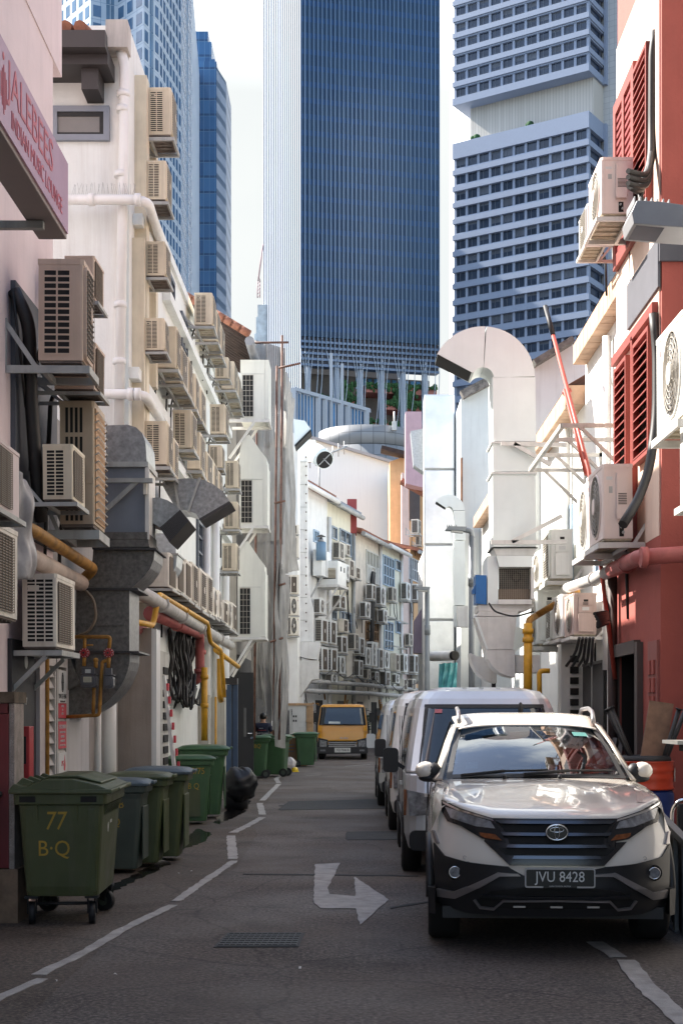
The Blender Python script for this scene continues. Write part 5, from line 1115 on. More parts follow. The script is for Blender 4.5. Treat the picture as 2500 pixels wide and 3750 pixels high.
# ground floor doors of the red building
dr_=MB(mat('dark opening',(.010,.009,.009),.9)).box(XR+.9,XR+1,15.951,17.199,0,2.44).box(XR+.02,XR+.899,15.951,15.96,0,2.44).box(XR+.02,XR+.899,17.19,17.199,0,2.44).build('doorway',rbd)
mb=MB(mat('grimy door frame',(.11,.09,.08),.8,streak=.5)); mb.box(XR-.07,XR-.001,15.8,15.95,0,2.42); mb.box(XR-.07,XR-.001,17.2,17.3,0,2.42); mb.box(XR-.075,XR-.001,15.951,17.2,2.3,2.45); mb.build('door_frame',dr_)
mb=MB(mat('dusty red door',(.30,.10,.085),.7,var=.1,streak=.2)); mb.box(XR-.03,XR-.001,14.95,15.42,0,2.4)
for k in range(7): mb.box(XR-.05,XR-.0305,15.03,15.16,.9+k*.19,1.05+k*.19,wallred); mb.box(XR-.05,XR-.0305,15.22,15.36,.9+k*.19,1.05+k*.19,wallred)
mb.build('louvre_door',rbd)
# white buildings beyond
def bld(name,label,loc): return thing(name,label,'building',loc)
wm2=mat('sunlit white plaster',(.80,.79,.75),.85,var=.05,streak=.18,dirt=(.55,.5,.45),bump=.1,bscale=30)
r1=bld('white_house','white plastered house right beside the red building with a tiled eave',(5,19,0))
MB(wm2).box(3.4,9,17.401,21,0,6.9).build('wall',r1)
def eave(parent,y0,y1,z,n,x0=3.2,rise=.3):
    te=mat('eave tile',(.55,.36,.24),.75,var=.3,scale=3)
    for k in range(n):
        a=y0+(y1-y0)*k/n; b=y0+(y1-y0)*(k+1)/n-.02; MB(te).box(x0,x0+.30,a,b,z,z+.28).build('eave_tile',parent)
    MB(mat('soffit',(.66,.58,.48),.8,streak=.3)).box(x0+.301,4.6,y0,y1,z+.02,z+.10).build('soffit',parent)
eave(r1,17.42,20.9,6.75,11)
mb=MB(rooftile); mb.add([(3.2,17.42,7.04),(3.2,20.9,7.04),(5.5,20.9,8.4),(5.5,17.42,8.4)],[(0,1,2,3)]); mb.build('roof',r1)
r2=bld('white_house','second white house on the right behind the big white duct',(5,23,0))
MB(wm2).box(3.41,9,21.001,26,0,6.4).build('wall',r2); eave(r2,21.1,25.3,6.22,9,3.16)
mb=MB(rooftile); mb.add([(3.16,21.1,6.51),(3.16,25.3,6.51),(5.5,25.3,7.9),(5.5,21.1,7.9)],[(0,1,2,3)]); mb.build('roof',r2)
for (y0,y1,z0,z1) in ((19.0,19.9,3.5,5.0),(17.9,18.6,3.6,4.9)): window(r1,3.4,y0,y1,z0,z1,winblue,-1,3,3)
window(r2,3.41,22.2,23.1,3.6,4.9,winblue,-1,3,3)
for z in (4.55,3.2): MB(slotdark).box(3.39,3.409,24.2,24.5,z,z+.22).build('vent',r2)
mb=MB(mat('gate bars',(.035,.033,.032),.5)); MB(slotdark).box(3.38,3.399,19.2,20.9,.0,2.35).build('gate_opening',r1)
for k in range(22): y=19.22+k*.078; mb.cyl((3.35,y,0),(3.35,y,2.34),.014,6)
for z in (.1,1.1,2.33): mb.box(3.335,3.365,19.2,20.9,z-.02,z+.02)
mb.box(3.33,3.372,20.0,20.08,0,2.36,steel); mb.build('barred_gate',r1)
mb=MB(wm2); mb.box(3.05,3.395,21.05,21.4,0,2.75); mb.build('pillar',r2)
for k in range(14): MB(slotdark).box(3.18,3.3,20.93+.06,21.049,.3+k*.16,.4+k*.16).build('vent_slot',r2)
r3=bld('party_wall_house','house on the right with a plain white party wall greyed for shade above the eaves',(5,27,0))
pw_=mat('shade toned party wall',(.64,.67,.65),.85,var=.05,streak=.2,bump=.1,bscale=30)  # greyer copy of the sunlit plaster, its shade put into the colour
P=[at(x,y,26.2) for x,y in ((1222,1640),(1222,842),(1312,788),(1420,850),(1440,1640))]
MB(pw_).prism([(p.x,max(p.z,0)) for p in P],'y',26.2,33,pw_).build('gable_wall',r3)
MB(mat('mossy coping',(.16,.15,.13),.9,var=.6,scale=9)).bar(at(1224,838,26.1),at(1312,784,26.1),.5,.10).build('coping',r3)
MB(wm2).box(3.42,8,26.001,33.2,0,6.5).build('wall',r3)
r4=bld('tall_party_wall','tall pale party wall between the silver duct and the big white duct',(5,38,0))
P=[at(x,y,39) for x,y in ((1058,1640),(1058,915),(1128,878),(1300,830),(1330,1640))]
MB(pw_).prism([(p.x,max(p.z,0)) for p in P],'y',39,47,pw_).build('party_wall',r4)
MB(mat('mossy coping2',(.20,.18,.16),.9,var=.7,scale=9)).bar(at(1060,908,38.9),at(1130,872,38.9),.35,.22).build('coping',r4)
MB(wm2).box(3.45,8,33.21,38.99,0,6.7).build('wall',r4); eave(r4,33.4,38.5,6.65,11,3.2)
MB(gutterm).cyl((3.3,33.6,6.5),(3.3,33.6,1),.08,10).build('dark_pipe',r4)
MB(mat('rusty strip',(.26,.13,.07),.8,var=.5,scale=5)).box(2.88,2.93,38.7,38.9,6.5,8.6).build('rusty_pipe',r4)
r5=bld('far_right_house','white house farther along the right side behind the street lamps',(5,55,0))
MB(wm2).box(3.1,8,47.01,70,0,9).build('wall',r5)
# silver clad duct
sv=mat('silver foil cladding',(.80,.81,.80),.32,.75,var=.15,scale=1.5,bump=.35,bscale=3.5)
sd_=thing('silver_duct','tall silver foil clad duct standing against the right wall','duct',at(1010,1700,41))
a=at(974,903,41); b=at(1044,1640,41); h=a.z
for k in range(5):
    z0=h*k/5; z1=h*(k+1)/5-.03; MB(sv).box(a.x,b.x,41,41.8,z0,z1).build('clad_panel',sd_,.03)
for k in range(1,5): MB(steel).box(a.x+.01,b.x-.01,40.99,41.79,h*k/5-.03,h*k/5).build('seam',sd_)
tag(MB(galvlight).prism([(at(x,y,42).x,at(x,y,42).z) for x,y in ((943,990),(973,984),(973,1084),(950,1068))],'y',42,42.6).build('galvanised_hood'),'small speckled galvanised hood just left of the silver duct','exhaust hood')
# big white gooseneck duct with fan box and funnel
YW=21.0
wd_=thing('white_duct','big white gooseneck duct rising above the vans with a fan box and funnel','duct',at(1170,1640,YW))
def arcp(cx,cy,r,a0,a1,n): return [(cx+r*math.cos(rad(a0+(a1-a0)*k/n)),cy-r*math.sin(rad(a0+(a1-a0)*k/n))) for k in range(n+1)]
for (a0,a1) in ((2,86),(87.5,152)): plate(MB(ductwhite),arcp(1109,868,119,a0,a1,12)+arcp(1109,868,25,a1,a0,8),YW,.65,ductwhite).build('bend',wd_)
mb=MB(slotdark); q=arcp(1109,868,117,152.2,153.5,1)+arcp(1109,868,27,153.5,152.2,1); plate(mb,q,YW+.02,.6,slotdark); mb.build('outlet',wd_)
for (y0,y1) in ((866,1013),(1018,1083),(1088,1256)):
    plate(MB(ductwhite),[(1131,y0),(1229,y0),(1231,y1),(1132,y1)],YW,.65,ductwhite).build('riser',wd_)
mb=MB(ductwhite2)
for y in (1014,1084): plate(mb,[(1127,y),(1232,y),(1233,y+4),(1127,y+4)],YW-.03,.72,ductwhite2)
plate(mb,[(1128,1257),(1234,1257),(1234,1259),(1128,1259)],YW-.03,.72,slotdark); mb.build('flanges',wd_)
mb=MB(ductwhite2); plate(mb,[(1133,1259.5),(1232,1259.5),(1226,1276),(1140,1276)],YW,.65,ductwhite2)
plate(mb,[(1119,1277),(1140,1276.5),(1145,1300),(1143,1388),(1119,1388)],YW-.02,.9,ductwhite); plate(mb,[(1140,1276.5),(1222,1276.5),(1221,1302),(1146,1302)],YW-.10,.9,ductwhite); plate(mb,[(1143,1377),(1221,1377),(1221,1388),(1143,1388)],YW-.05,.9,ductwhite2); plate(mb,[(1219,1302.5),(1226,1302.5),(1226,1376),(1219,1376)],YW-.05,.8,ductwhite2)
fb=mb.build('fan_box',wd_)
mb=MB(mat('dark box inside',(.09,.085,.075),.8,var=.5,scale=9)); plate(mb,[(1146,1302.5),(1219,1302.5),(1219,1376),(1146,1376)],YW+.2,.05,None); mb.build('inside',fb)  # dark mottled panel set back in the box opening
mb=MB(black); p=at(1186,1325,YW+.17); mb.torus(p,'y',.065,.018,20,6); mb.build('fan_ring',fb); MB(bronze).box(at(1146,0,YW).x,at(1219,0,YW).x,YW+.1,YW+.15,at(0,1376,YW).z,at(0,1352,YW).z).build('motor',fb)
mb=MB(wiremat)
for k in range(1,16):
    x=1146+73*k/16; mb.tube([at(x,1302,YW-.01),at(x,1376,YW-.01)],.0025,3)
    y=1302+74*k/16; mb.tube([at(1146,y,YW-.012),at(1219,y,YW-.012)],.0025,3)
mb.build('wire_guard',fb)
mb=MB(mat('blue motor paint',(.02,.14,.40),.4,var=.1)); plate(mb,[(1092,1320),(1117,1322),(1117,1389),(1092,1386)],YW-.02,.4,None); plate(mb,[(1084,1356),(1091.5,1342),(1091.5,1364),(1085,1364)],YW,.15,None); mb.build('blue_motor',wd_)
mb=MB(ductwhite2); plate(mb,[(1098,1389),(1225,1388.5),(1225,1394),(1200,1404),(1098,1404)],YW+.02,.7,ductwhite2); plate(mb,[(1093,1415),(1100,1404.5),(1190,1404.5),(1185,1416)],YW,.65,ductwhite2); plate(mb,[(1093,1416.5),(1186,1416.5),(1178,1492),(1117,1492)],YW-.01,.65,ductwhite2,ductwhite2); plate(mb,[(1089,1416.5),(1097,1420),(1121,1492),(1117,1492)],YW-.03,.02,ductwhite); mb.build('funnel',wd_)
mb=MB(ductwhite2); plate(mb,[(1117,1492.5),(1182,1492.5),(1183,1556),(1165,1553),(1145,1544),(1130,1530),(1120,1512)],YW,.65,ductwhite2); plate(mb,[(1183.5,1505),(1240,1505),(1240,1545),(1183.5,1545)],YW+.05,.55,ductwhite2); plate(mb,arcp(1150,1500,70,180,262,10)+[(1140,1512),(1095,1508)],YW+.75,.5,ductwhite2); mb.build('lower_elbow',wd_)
tag(MB(ductwhite).prism([(at(x,y,22.6).x,at(x,y,22.6).z) for x,y in ((1177,1502),(1182,1440),(1213,1446),(1213,1478),(1192,1490))],'y',22.6,23.2).build('duct_branch'),'short white duct branch behind the yellow pipe and the funnel','duct')
YS=35.
s2=thing('small_duct','slim pale gooseneck duct between the silver duct and the big white duct','duct',at(1053,1600,YS))
mb=MB(ductwhite); plate(mb,arcp(1031,1172,36,0,145,12)+arcp(1031,1172,9,145,0,8),YS,.3,ductwhite); mb.build('bend',s2)
mb=MB(slotdark); plate(mb,arcp(1031,1172,35.5,145.5,149,1)+arcp(1031,1172,9.5,149,145.5,1),YS+.01,.28,slotdark); mb.build('outlet',s2)
for y0,y1 in ((1173,1240),(1242,1390),(1392,1440)): plate(MB(ductwhite),[(1041,y0),(1067,y0),(1069,y1),(1043,y1)],YS,.3,ductwhite).build('riser',s2)
plate(MB(ductwhite2),[(1050,1392),(1075,1392),(1075,1440),(1052,1440)],YS-.4,.3).build('side_box',s2)
tag(MB(mat('teal tarpaulin',(.08,.36,.38),.4,var=.3,scale=4)).grid(sheetfn([at(1008,1525,37),at(1050,1522,37),at(1048,1580,36.8),at(1006,1585,36.8)],.06,21),20,16).build('tarpaulin'),'teal tarpaulin hanging low between the two street lamps','tarpaulin')
tag(MB(ductwhite2).cyl(at(992,1508,37.5),at(1040,1506,36.5),.13,16).cyl(at(1040,1506,36.49),at(1046,1506,36.4),.12,16,slotdark).build('flue'),'short silver flue pipe above the teal tarpaulin','duct')
# street lamps
def lamp(px,Y,ytop,xl,label):
    p=at(px,0,Y); z=at(0,ytop,Y).z; g=thing('street_lamp',label,'street lamp',(p.x,Y,0),'grey street lamps')
    lm=mat('lamp grey',(.20,.22,.235),.5,.4,var=.1)
    MB(lm).cyl((p.x,Y,0),(p.x,Y,z-.05),.062,14,None,.048).cyl((p.x,Y,z-.9),(p.x,Y,z-.7),.062,14).build('pole',g)
    q=at(xl,0,Y).x; MB(lm).pipe([(p.x,Y,z-.1),(p.x,Y,z+.04),(q+.25,Y,z+.07)],.045,10,None,.12).build('arm',g)
    mb=MB(lm); mb.prism([(q,z+.05),(q+.34,z+.03),(q+.36,z+.10),(q+.05,z+.11)],'y',Y-.11,Y+.11)
    for k in range(6): mb.box(q+.03+k*.03,q+.04+k*.03,Y-.09,Y+.09,z+.11,z+.135)
    h_=mb.build('lamp_head',g); MB(mat('lamp lens',(.5,.5,.48),.2)).prism([(q+.1,z+.02),(q+.3,z+.0),(q+.3,z+.028),(q+.1,z+.04)],'y',Y-.08,Y+.08).build('lens',h_)
lamp(1083,24.2,1225,1022,'taller grey street lamp left of the big white duct')
lamp(981,30,1360,948,'lower grey street lamp farther along beside the silver duct')
g=thing('flood_lamp','grey finned lamp head reaching in from the right picture edge','street lamp',at(1600,505,11))
YLm=11.2; lm=mat('lamp grey',(.20,.22,.235),.5); mb=MB(mat('lamp head grey',(.33,.33,.34),.45,.3))
P=[at(x,y,YLm) for x,y in ((1440,505),(1452,478),(1500,480),(1640,500),(1640,545),(1515,537),(1445,531))]; mb.prism([(p.x,p.z) for p in P],'y',YLm-.18,YLm+.22)
for k in range(7): p=at(1448+k*13,477,YLm); mb.box(p.x,p.x+.012,YLm-.14,YLm+.18,p.z-.02,p.z+.045-.004*k)
mb.build('head',g,.01); mb=MB(mat('lamp diffuser',(.10,.11,.13),.15)); a=at(1452,531,YLm); mb.add([a+Vector((0,-.15,-.004)),a+Vector((.22,-.15,-.022)),a+Vector((.22,.18,-.022)),a+Vector((0,.18,-.004))],[(3,2,1,0)]); mb.build('diffuser',g)
MB(lm).bar(at(1560,525,YLm),at(1700,540,YLm),.09,.07).build('arm',g)
MB(lm).cyl((3.72,YLm,0),(3.72,YLm,at(0,530,YLm).z),.07,12).build('post',g)
# air conditioners on the right
GR='air conditioners on the right walls'; W1=(3.2,0,0); W2=(3.4,0,0); NX=(-1,0,0)
rp=mat('rosy bounce enamel',(.74,.62,.56),.5,var=.07,streak=.2,dirt=(.3,.2,.16))  # pinkish bounce on the end faces put into this enamel colour
KA=('panel','round',rp,panmat,'white'); KC=('cover','sq',acwhite,panmat,'white'); KCr=('cover','round',acwhite,panmat,'white'); KPw=('panel','round',acwhite,panmat,'white')
place_ac((1453,1380,1351,360,493),W1,YD,NX,KA,'air conditioner highest on the red building, above the finned lamp head',GR)
place_ac((1395,1349,1329,466,556),W1,YD,NX,('plain','sq',acwhite,panmat,'white'),'air conditioner partly hidden behind the highest one on the red building',GR)
place_ac((1453,1384,1351,1065,1241),W1,YD,NX,KA,'large air conditioner with vented panel and black cable, nearer of the fan pair',GR)
place_ac((1420,1351,1325,1104,1268),W1,YD,NX,('plain','round',acwhite,panmat,'white'),'large air conditioner behind the vented panel one, farther of the fan pair',GR)
place_ac((1315,1264,1243,1215,1331),W2,YD,NX,KC,'white air conditioner with a ribbed front above the four low right units',GR)
place_ac((1292,1241,1219,1262,1340),W2,YD,NX,KCr,'white air conditioner just behind the ribbed front one on the right',GR)
place_ac((1369,1316,1295,1362,1460),W2,YD,NX,('cover','round',mat('worn enamel in pink bounce',(.50,.38,.34),.5,var=.15,streak=.4),panmat,'white'),'worn air conditioner in rosy bounce, nearest of the four low right units',GR)  # pinkish bounce mixed into this worn enamel's colour
place_ac((1345,1290,1269,1364,1464),W2,YD,NX,KPw,'white air conditioner with a coiled fan guard, second of four low right units',GR)
place_ac((1303,1266,1250,1397,1470),W2,YD,NX,KC,'small squat white air conditioner, third of the four low right units',GR)
place_ac((1285,1233,1219,1352,1482),W2,YD,NX,KCr,'tall white air conditioner, farthest of the four low right units',GR)
for (sp,l) in (((1036,1013,1006,1064,1108),'small white air conditioner highest beside the silver duct'),((1036,1012,1004,1236,1290),'small white air conditioner beside the silver duct level with the taller lamp'),((1037,1008,1003,1352,1424),'nearer of the upper pair of units right of the lower lamp'),((1020,998,994,1356,1430),'farther of the upper pair of units right of the lower lamp'),((1035,1009,1003,1428,1492),'nearer of the lower pair of units right of the lower lamp'),((1020,996,992,1430,1494),'farther of the lower pair of units right of the lower lamp')):
    place_ac(sp,(3.1,0,0),YD,NX,KC,l,GR)
for (loc,sc,l) in (((2.93,11.25,3.98),(1.1,1.25,1.46),'air conditioner cut off by the right picture edge, upper of two'),((2.98,10.55,3.30),(1.1,1.3,1.25),'air conditioner cut off by the right picture edge, lower of two')):
    o=dup(PROTO[('panel','round',acwhite.name,panmat.name,'white',-1)]); o.location=loc; o.scale=sc; tag(o,l,'air conditioner',GR)
# pipes and cables on the right
pipe('water_pipe',[at(1640,1268,14.6),at(1470,1280,14.6),at(1462,1283,15.2),at(1405,1310,16.8)],.085,redpd,'dusty red pipe crossing the red building and turning along the wall',rings=[(at(1478,1280,14.6),'x'),(at(1440,1295,15.9),'y')],bend=.3)
pipe('water_pipe',[at(1404,1310.5,16.82),at(1365,1330,18.2),at(1300,1352,20.6)],.075,greypipe,'pale lagged pipe continuing the dusty red pipe along the white wall',rings=[(at(1365,1330,18.2),'y')])
pipe('water_pipe',[at(1325,1358,20.2),at(1230,1415,21.5),at(1214,1425,20.6),at(1212,1600,20.6)],.05,rustyp,'rusty brown pipe bending down to a yellow riser behind the vans')
pipe('gas_pipe',[at(1212,1432,20.55),at(1212,1640,20.55)],.062,yellowp,'thick upright yellow pipe right of the white funnel',rings=[(at(1212,1450,20.55),'z'),(at(1212,1470,20.55),'z')])
pipe('gas_pipe',[at(1262,1541,20.3),at(1238,1541,20.3),at(1239,1640,20.3)],.036,yellowp,'thin hooked yellow pipe right of the thick yellow pipe',bend=.06)
pipe('drain_pipe',[(3.3,22.4,6.1),(3.3,22.4,.1)],.085,pvc,'white downpipe on the right wall behind the steel rack',rings=[((3.3,22.4,4.4),'z')])
pipe('drain_pipe',[(3.32,18.75,6.6),(3.32,18.75,2.2)],.06,pvc,'white downpipe on the right wall beside the red tubes')
pipe('drain_pipe',[(3.12,17.25,3.3),(3.12,17.2,.1)],.06,mat('black stained pipe',(.05,.025,.02),.6,var=.5,scale=5),'dark stained downpipe at the far corner of the red building')
mb=MB(cable); mb.pipe([at(1505,70,15.2),at(1498,120,15.2),at(1497,300,15.2),at(1496,370,15.1),at(1470,440,14.9),at(1447,425,14.7)],.045,10,None,.25)
for k in range(3): mb.pipe([at(1496,350+k*6,15.1),at(1488,405+k*14,14.9),at(1442,392+k*14,14.6)],.028,8,None,.2)
mb.pipe([at(1500,720,15.0),at(1508,800,15.0),at(1508,960,14.9),at(1490,1080,14.7),at(1465,1150,14.5),at(1430,1205,14.3)],.05,10,None,.5)
mb.pipe([at(1470,430,14.9),at(1472,480,14.9),at(1460,520,14.9)],.03,8); tag(mb.build('cable_bundle'),'thick black lagged cables looping down the red building to its units','cables')
mb=MB(cable)
for k in range(5): mb.pipe([at(1365+k*3,1410+k*6,16.5),at(1395,1405+k*4,16.9),at(1398,1430,16.9),at(1372,1432+k*2,16.5)],.022,6,None,.2)
for k in range(5): mb.pipe([at(1330+k*8,1465,17.6),at(1322+k*9,1500+k*6,17.8),at(1300+k*14,1530,18)],.02,6,None,.2)
tag(mb.build('cable_bundle'),'loops of black cable beside the worn unit in rosy bounce','cables')
mb=MB(cable); mb.pipe([at(1122,1385,20.8),at(1135,1405,20.8),at(1180,1418,20.8),at(1225,1405,20.6)],.014,6,None,.4); tag(mb.build('power_cable'),'black power cable sagging from the blue motor of the big duct','cable')
mb=MB(redpole); mb.tube([at(1270,770,19.2),at(1352,1080,17.7),at(1412,1560,17.0)],.028,8); mb.tube([at(1296,895,18.8),at(1345,1090,17.9)],.022,8); mb.tube([at(1252,703,19.5),at(1270,770,19.2)],.033,8,black); mb.tube([at(1293,905,18.8),at(1310,895,18.8)],.035,8)
tag(mb.build('red_tube'),'long slanting red tube with a black end leaning above the right wall','tube')
rk=thing('steel_rack','empty pale steel rack cantilevered from the right wall above the fan pair','rack',(3,19,5.17))
mb=MB(mat('weathered rack steel',(.50,.48,.44),.6,.2,var=.35,streak=.5)); z=5.17
mb.bar((2.55,17.5,z),(2.55,20.7,z),.05,.06)
for y in (17.5,18.4,19.5,20.7):
    mb.bar((2.55,y,z),(3.4,y,z),.05,.05); mb.bar((2.75,y,z),(3.39,y,z-.62),.04,.04); mb.bar((3.37,y,z-.7),(3.37,y,z+.15),.05,.05)
mb.build('frame',rk)
r2k=thing('duct_bracket','white steel bracket holding the big white duct to the right wall','bracket',(3,21,3.3))
for (a,b) in (((1150,1019,20.9),(1300,1022,20.9)),((1180,1020,20.9),(1265,1068,20.9)),((1128,1326-80,20.85),(1300,1245,20.85)),((1175,1245,20.85),(1290,1185,20.85))): MB(steelw).bar(at(*a),at(*b),.05,.06).build('bar',r2k)
# barrel stack, tyre, plank and rods
bx,by=2.90,14.25
g=thing('blue_drum','blue plastic drum standing under a cut red drum','drum',(bx,by,0))
def ringz(r,z,n=36): return [Vector((bx+math.cos(2*math.pi*k/n)*r,by+math.sin(2*math.pi*k/n)*r,z)) for k in range(n)]
MB(mat('blue drum plastic',(.008,.025,.13),.35,var=.1)).rings([ringz(r,z) for r,z in ((.27,0),(.29,.04),(.29,.28),(.30,.30),(.30,.34),(.29,.36),(.29,.82),(.27,.86))]).build('body',g)
g=thing('red_drum','cut orange red drum standing on the blue drum, holding rods and a plank','drum',(bx,by,.87))
rd=mat('orange red drum',(.52,.045,.012),.35,var=.12,scale=4)
MB(rd).rings([ringz(r,z) for r,z in ((.28,.865),(.295,.875),(.285,.89),(.285,.96),(.295,.985),(.285,1.01),(.285,1.04),(.295,1.06),(.285,1.08),(.285,1.13),(.297,1.145),(.28,1.15),(.27,1.13),(.27,1.0),(.0,.99))],rd,True,False).build('body',g)
mb=MB(mat('white drum mark',(.6,.57,.55),.6)); mb.v=[]; 
th=-.35; q=[]
for k in range(14):
    a=2*math.pi*k/14; q.append(Vector((bx+math.cos(th+.15*math.cos(a))*.300,by+math.sin(th+.15*math.cos(a)-.0)*.300*1,1.015+.075*math.sin(a))))
mb.add(q,[tuple(range(14))]); mb.build('mark',g)
tag(MB(black).torus((bx,by,1.16),'z',.22,.045,30,8).build('tyre'),'worn black tyre ring lying in the red drum','tyre')
pkx=MB(woodm); a=Vector((bx+.0,by,.995)); d=Vector((.13,.03,.76)); s_=Vector((.24,.0,-.035)); n_=Vector((0,.035,0)); a=a+Vector((-.07,.0,.0))
pts=[a,a+s_,a+s_+d,a+d]; pkx.add(pts+[p+n_ for p in pts],[(0,1,2,3),(7,6,5,4),(0,4,5,1),(1,5,6,2),(2,6,7,3),(3,7,4,0)]); tag(pkx.build('plank'),'weathered brown plank standing in the red drum','plank')
rodm=mat('black rod',(.018,.017,.018),.45)
for (u,v,l) in (((-.07,-.06),(-.31,0,.66),'black rod leaning left in the red drum, nearer one'),((-.04,.1),(-.26,.08,.68),'black rod leaning left in the red drum, farther one'),((.12,-.08),(.20,-.02,.66),'black rod leaning right in the red drum beside the plank'),((.15,.0),(.27,.02,.68),'outermost black rod leaning right in the red drum')):
    p=Vector((bx+u[0],by+u[1],1.0)); tag(MB(rodm).cyl(p,p+Vector(v),.024,10).cyl(p+Vector(v),p+Vector(v)*1.02,.036,12).build('rod'),l,'rod','black rods in the red drum')
mb=MB(rodm)
for k in range(5): mb.bar((2.55+k*.075,15.5,.9),(2.66+k*.075,15.7,1.33),.05,.12)
tag(mb.box(2.45,3.1,15.3,15.8,0,.9,slotdark).build('tile_pile'),'pile of dark ribbed tiles behind the car by the doorway','pile')
# folded frame, chair and kerb at the right edge
g=thing('metal_frame','leaning grey metal slatted frame at the right picture edge beside the car','frame',(2.5,10.6,0))
fm=mat('dull frame metal',(.16,.17,.18),.5,.6,var=.3); P=[at(1512,1872,11.0),at(1590,1950,10.1),at(1590,2190,10.1),at(1518,2105,11.0)]
mb=MB(fm); mb.bar(P[0],P[1],.06,.05); mb.bar(P[3],P[2],.05,.05)
for k in range(5): mb.bar(P[0].lerp(P[1],k/4),P[3].lerp(P[2],k/4),.05,.03)
mb.build('slats',g); MB(mat('frame sheet',(.07,.075,.085),.45,.5,var=.2)).add([p+Vector((.03,.02,0)) for p in P],[(0,1,2,3)]).build('sheet',g)
g=thing('chair','black chair with a bent chrome frame behind the leaning metal frame','chair',(2.75,11.4,0))
mb=MB(chrome); mb.pipe([(2.55,11.5,0),(2.55,11.45,.85),(2.60,11.42,.93),(3.2,11.42,.93),(3.25,11.5,0)],.014,8,None,.08); mb.pipe([(2.55,11.1,0),(2.55,11.15,.45),(2.58,11.6,.46)],.014,8,None,.05); mb.build('tube_frame',g)
MB(blackgloss).box(2.58,3.2,11.40,11.44,.62,.90).build('backrest',g,.02); MB(blackgloss).box(2.5,3.2,10.98,11.38,.46,.53).build('seat',g,.02)
tb=thing('side_table','small steel table top at the right picture edge near the drums','table',(2.9,12.2,0))
MB(mat('table steel',(.4,.4,.38),.35,.7)).box(2.72,3.5,12,12.6,1.36,1.39).build('tabletop',tb); MB(black).cyl((2.95,12.2,0),(2.95,12.2,1.355),.025,10).box(2.8,3.2,12.1,12.3,1.3,1.355).build('leg',tb)
tag(MB(mat('kerb concrete',(.07,.065,.06),.85,var=.25)).box(2.42,2.75,8.6,13.5,.0,.13).build('kerb'),kind='structure')
# ------------------------------------------------------------------ far shophouse backs where the alley bends right
AN=rad(14); SN,CN=math.sin(AN),math.cos(AN); FX,FY=-2.45,57.
def FP(t,o,z): return Vector((FX+t*SN+o*CN, FY+t*CN-o*SN, z))
def tpx(px,o=0.): k=(px-CX)/F; Q=FP(0,o,0); return (k*Q.y-Q.x)/(SN-k*CN)
def fz(py,t): return CH+(CY-py)*FP(t,0,0).y/F
def z4(x,y): return (627.2+.24*x,1191.7+.24*y)
def fbox(mb,t0,t1,o0,o1,z0,z1,m=None):
    q=[FP(t0,o0,0),FP(t1,o0,0),FP(t1,o1,0),FP(t0,o1,0)]; mb.prism([(p.x,p.y) for p in q],'z',z0,z1,m); return mb
yel=mat('cream yellow plaster',(.76,.71,.56),.85,var=.08,streak=.4,dirt=(.36,.28,.19)); brn=mat('stained buff plaster',(.70,.63,.53),.85,var=.15,streak=.6,dirt=(.22,.14,.09)); pyl=mat('lemon plaster',(.77,.75,.62),.85,var=.07,streak=.4,dirt=(.36,.31,.22))
pnk=mat('rose plaster',(.70,.56,.50),.85,var=.08,streak=.4,dirt=(.34,.22,.18)); org=mat('orange plaster',(.68,.42,.22),.85,var=.1,streak=.4,dirt=(.36,.16,.07)); whf=mat('far white plaster',(.80,.79,.76),.85,var=.08,streak=.45,dirt=(.38,.34,.30))
hs=[('white_shophouse','white',whf,668,751,11.0),('yellow_shophouse','cream yellow',yel,751,809,10.9),('buff_shophouse','stained buff',brn,809,873,10.2),('lemon_shophouse','lemon yellow',pyl,873,921,10.3),('rose_shophouse','rose pink',pnk,921,942,10.6),('orange_shophouse','orange',org,942,985,10.8)]
FH={}
for nm,cn,m,x0,x1,h in hs:
    t0,t1=tpx(x0),tpx(x1); g=thing(nm,f'{cn} shophouse back wall in the row where the alley bends right','building',FP((t0+t1)/2,-3,0)); FH[cn]=(g,t0,t1,h)
    fbox(MB(m),t0,t1,-8,0,0,h).build('wall',g)
    if cn!='rose pink':
        mb=MB(rooftile if cn!='cream yellow' else mat('grey sheet roof',(.28,.31,.34),.5,.4))
        q=[FP(t0,.45,h-.12),FP(t1,.45,h-.12),FP(t1,-6,h+1.4),FP(t0,-6,h+1.4)]; mb.add(q+[p+Vector((0,0,.14)) for p in q],[(3,2,1,0),(4,5,6,7),(0,1,5,4),(1,2,6,5),(2,3,7,6),(3,0,4,7)])
        for k in range(int((t1-t0)/.3)):
            mb.tube([FP(t0+.15+k*.3,.46,h+.02),FP(t0+.15+k*.3,-5.9,h+1.5)],.07,5)
        mb.build('roof',g)
        mb=MB(pvc if cn in('white','lemon yellow') else steel); mb.tube([FP(t0,.52,h-.16),FP(t1,.52,h-.16)],.11,8); mb.build('gutter',g)
def fwin(cn,x0,x1,y0,y1,fm,n,rows=2,pane=winpane,name='window'):
    g=FH[cn][0]; (a,ya),(b,yb)=z4(x0,y0),z4(x1,y1); t0,t1=tpx(a),tpx(b); tm=(t0+t1)/2; z1,z0=fz(ya,tm),fz(yb,tm)
    mb=MB(fm); fr_=.07
    fbox(mb,t0,t1,0,.07,z0,z0+fr_);fbox(mb,t0,t1,0,.07,z1-fr_,z1)
    for k in range(n+1): t=t0+(t1-t0-fr_)*k/n; fbox(mb,t,t+fr_,0.001,.068,z0+fr_,z1-fr_)
    for k in range(1,rows): z=z0+(z1-z0)*k/rows; fbox(mb,t0+fr_,t1-fr_,.002,.05,z-.03,z+.03)
    w_=mb.build(name,g); fbox(MB(pane),t0+.03,t1-.03,-.05,.015,z0+.03,z1-.03).build('pane',w_); return w_
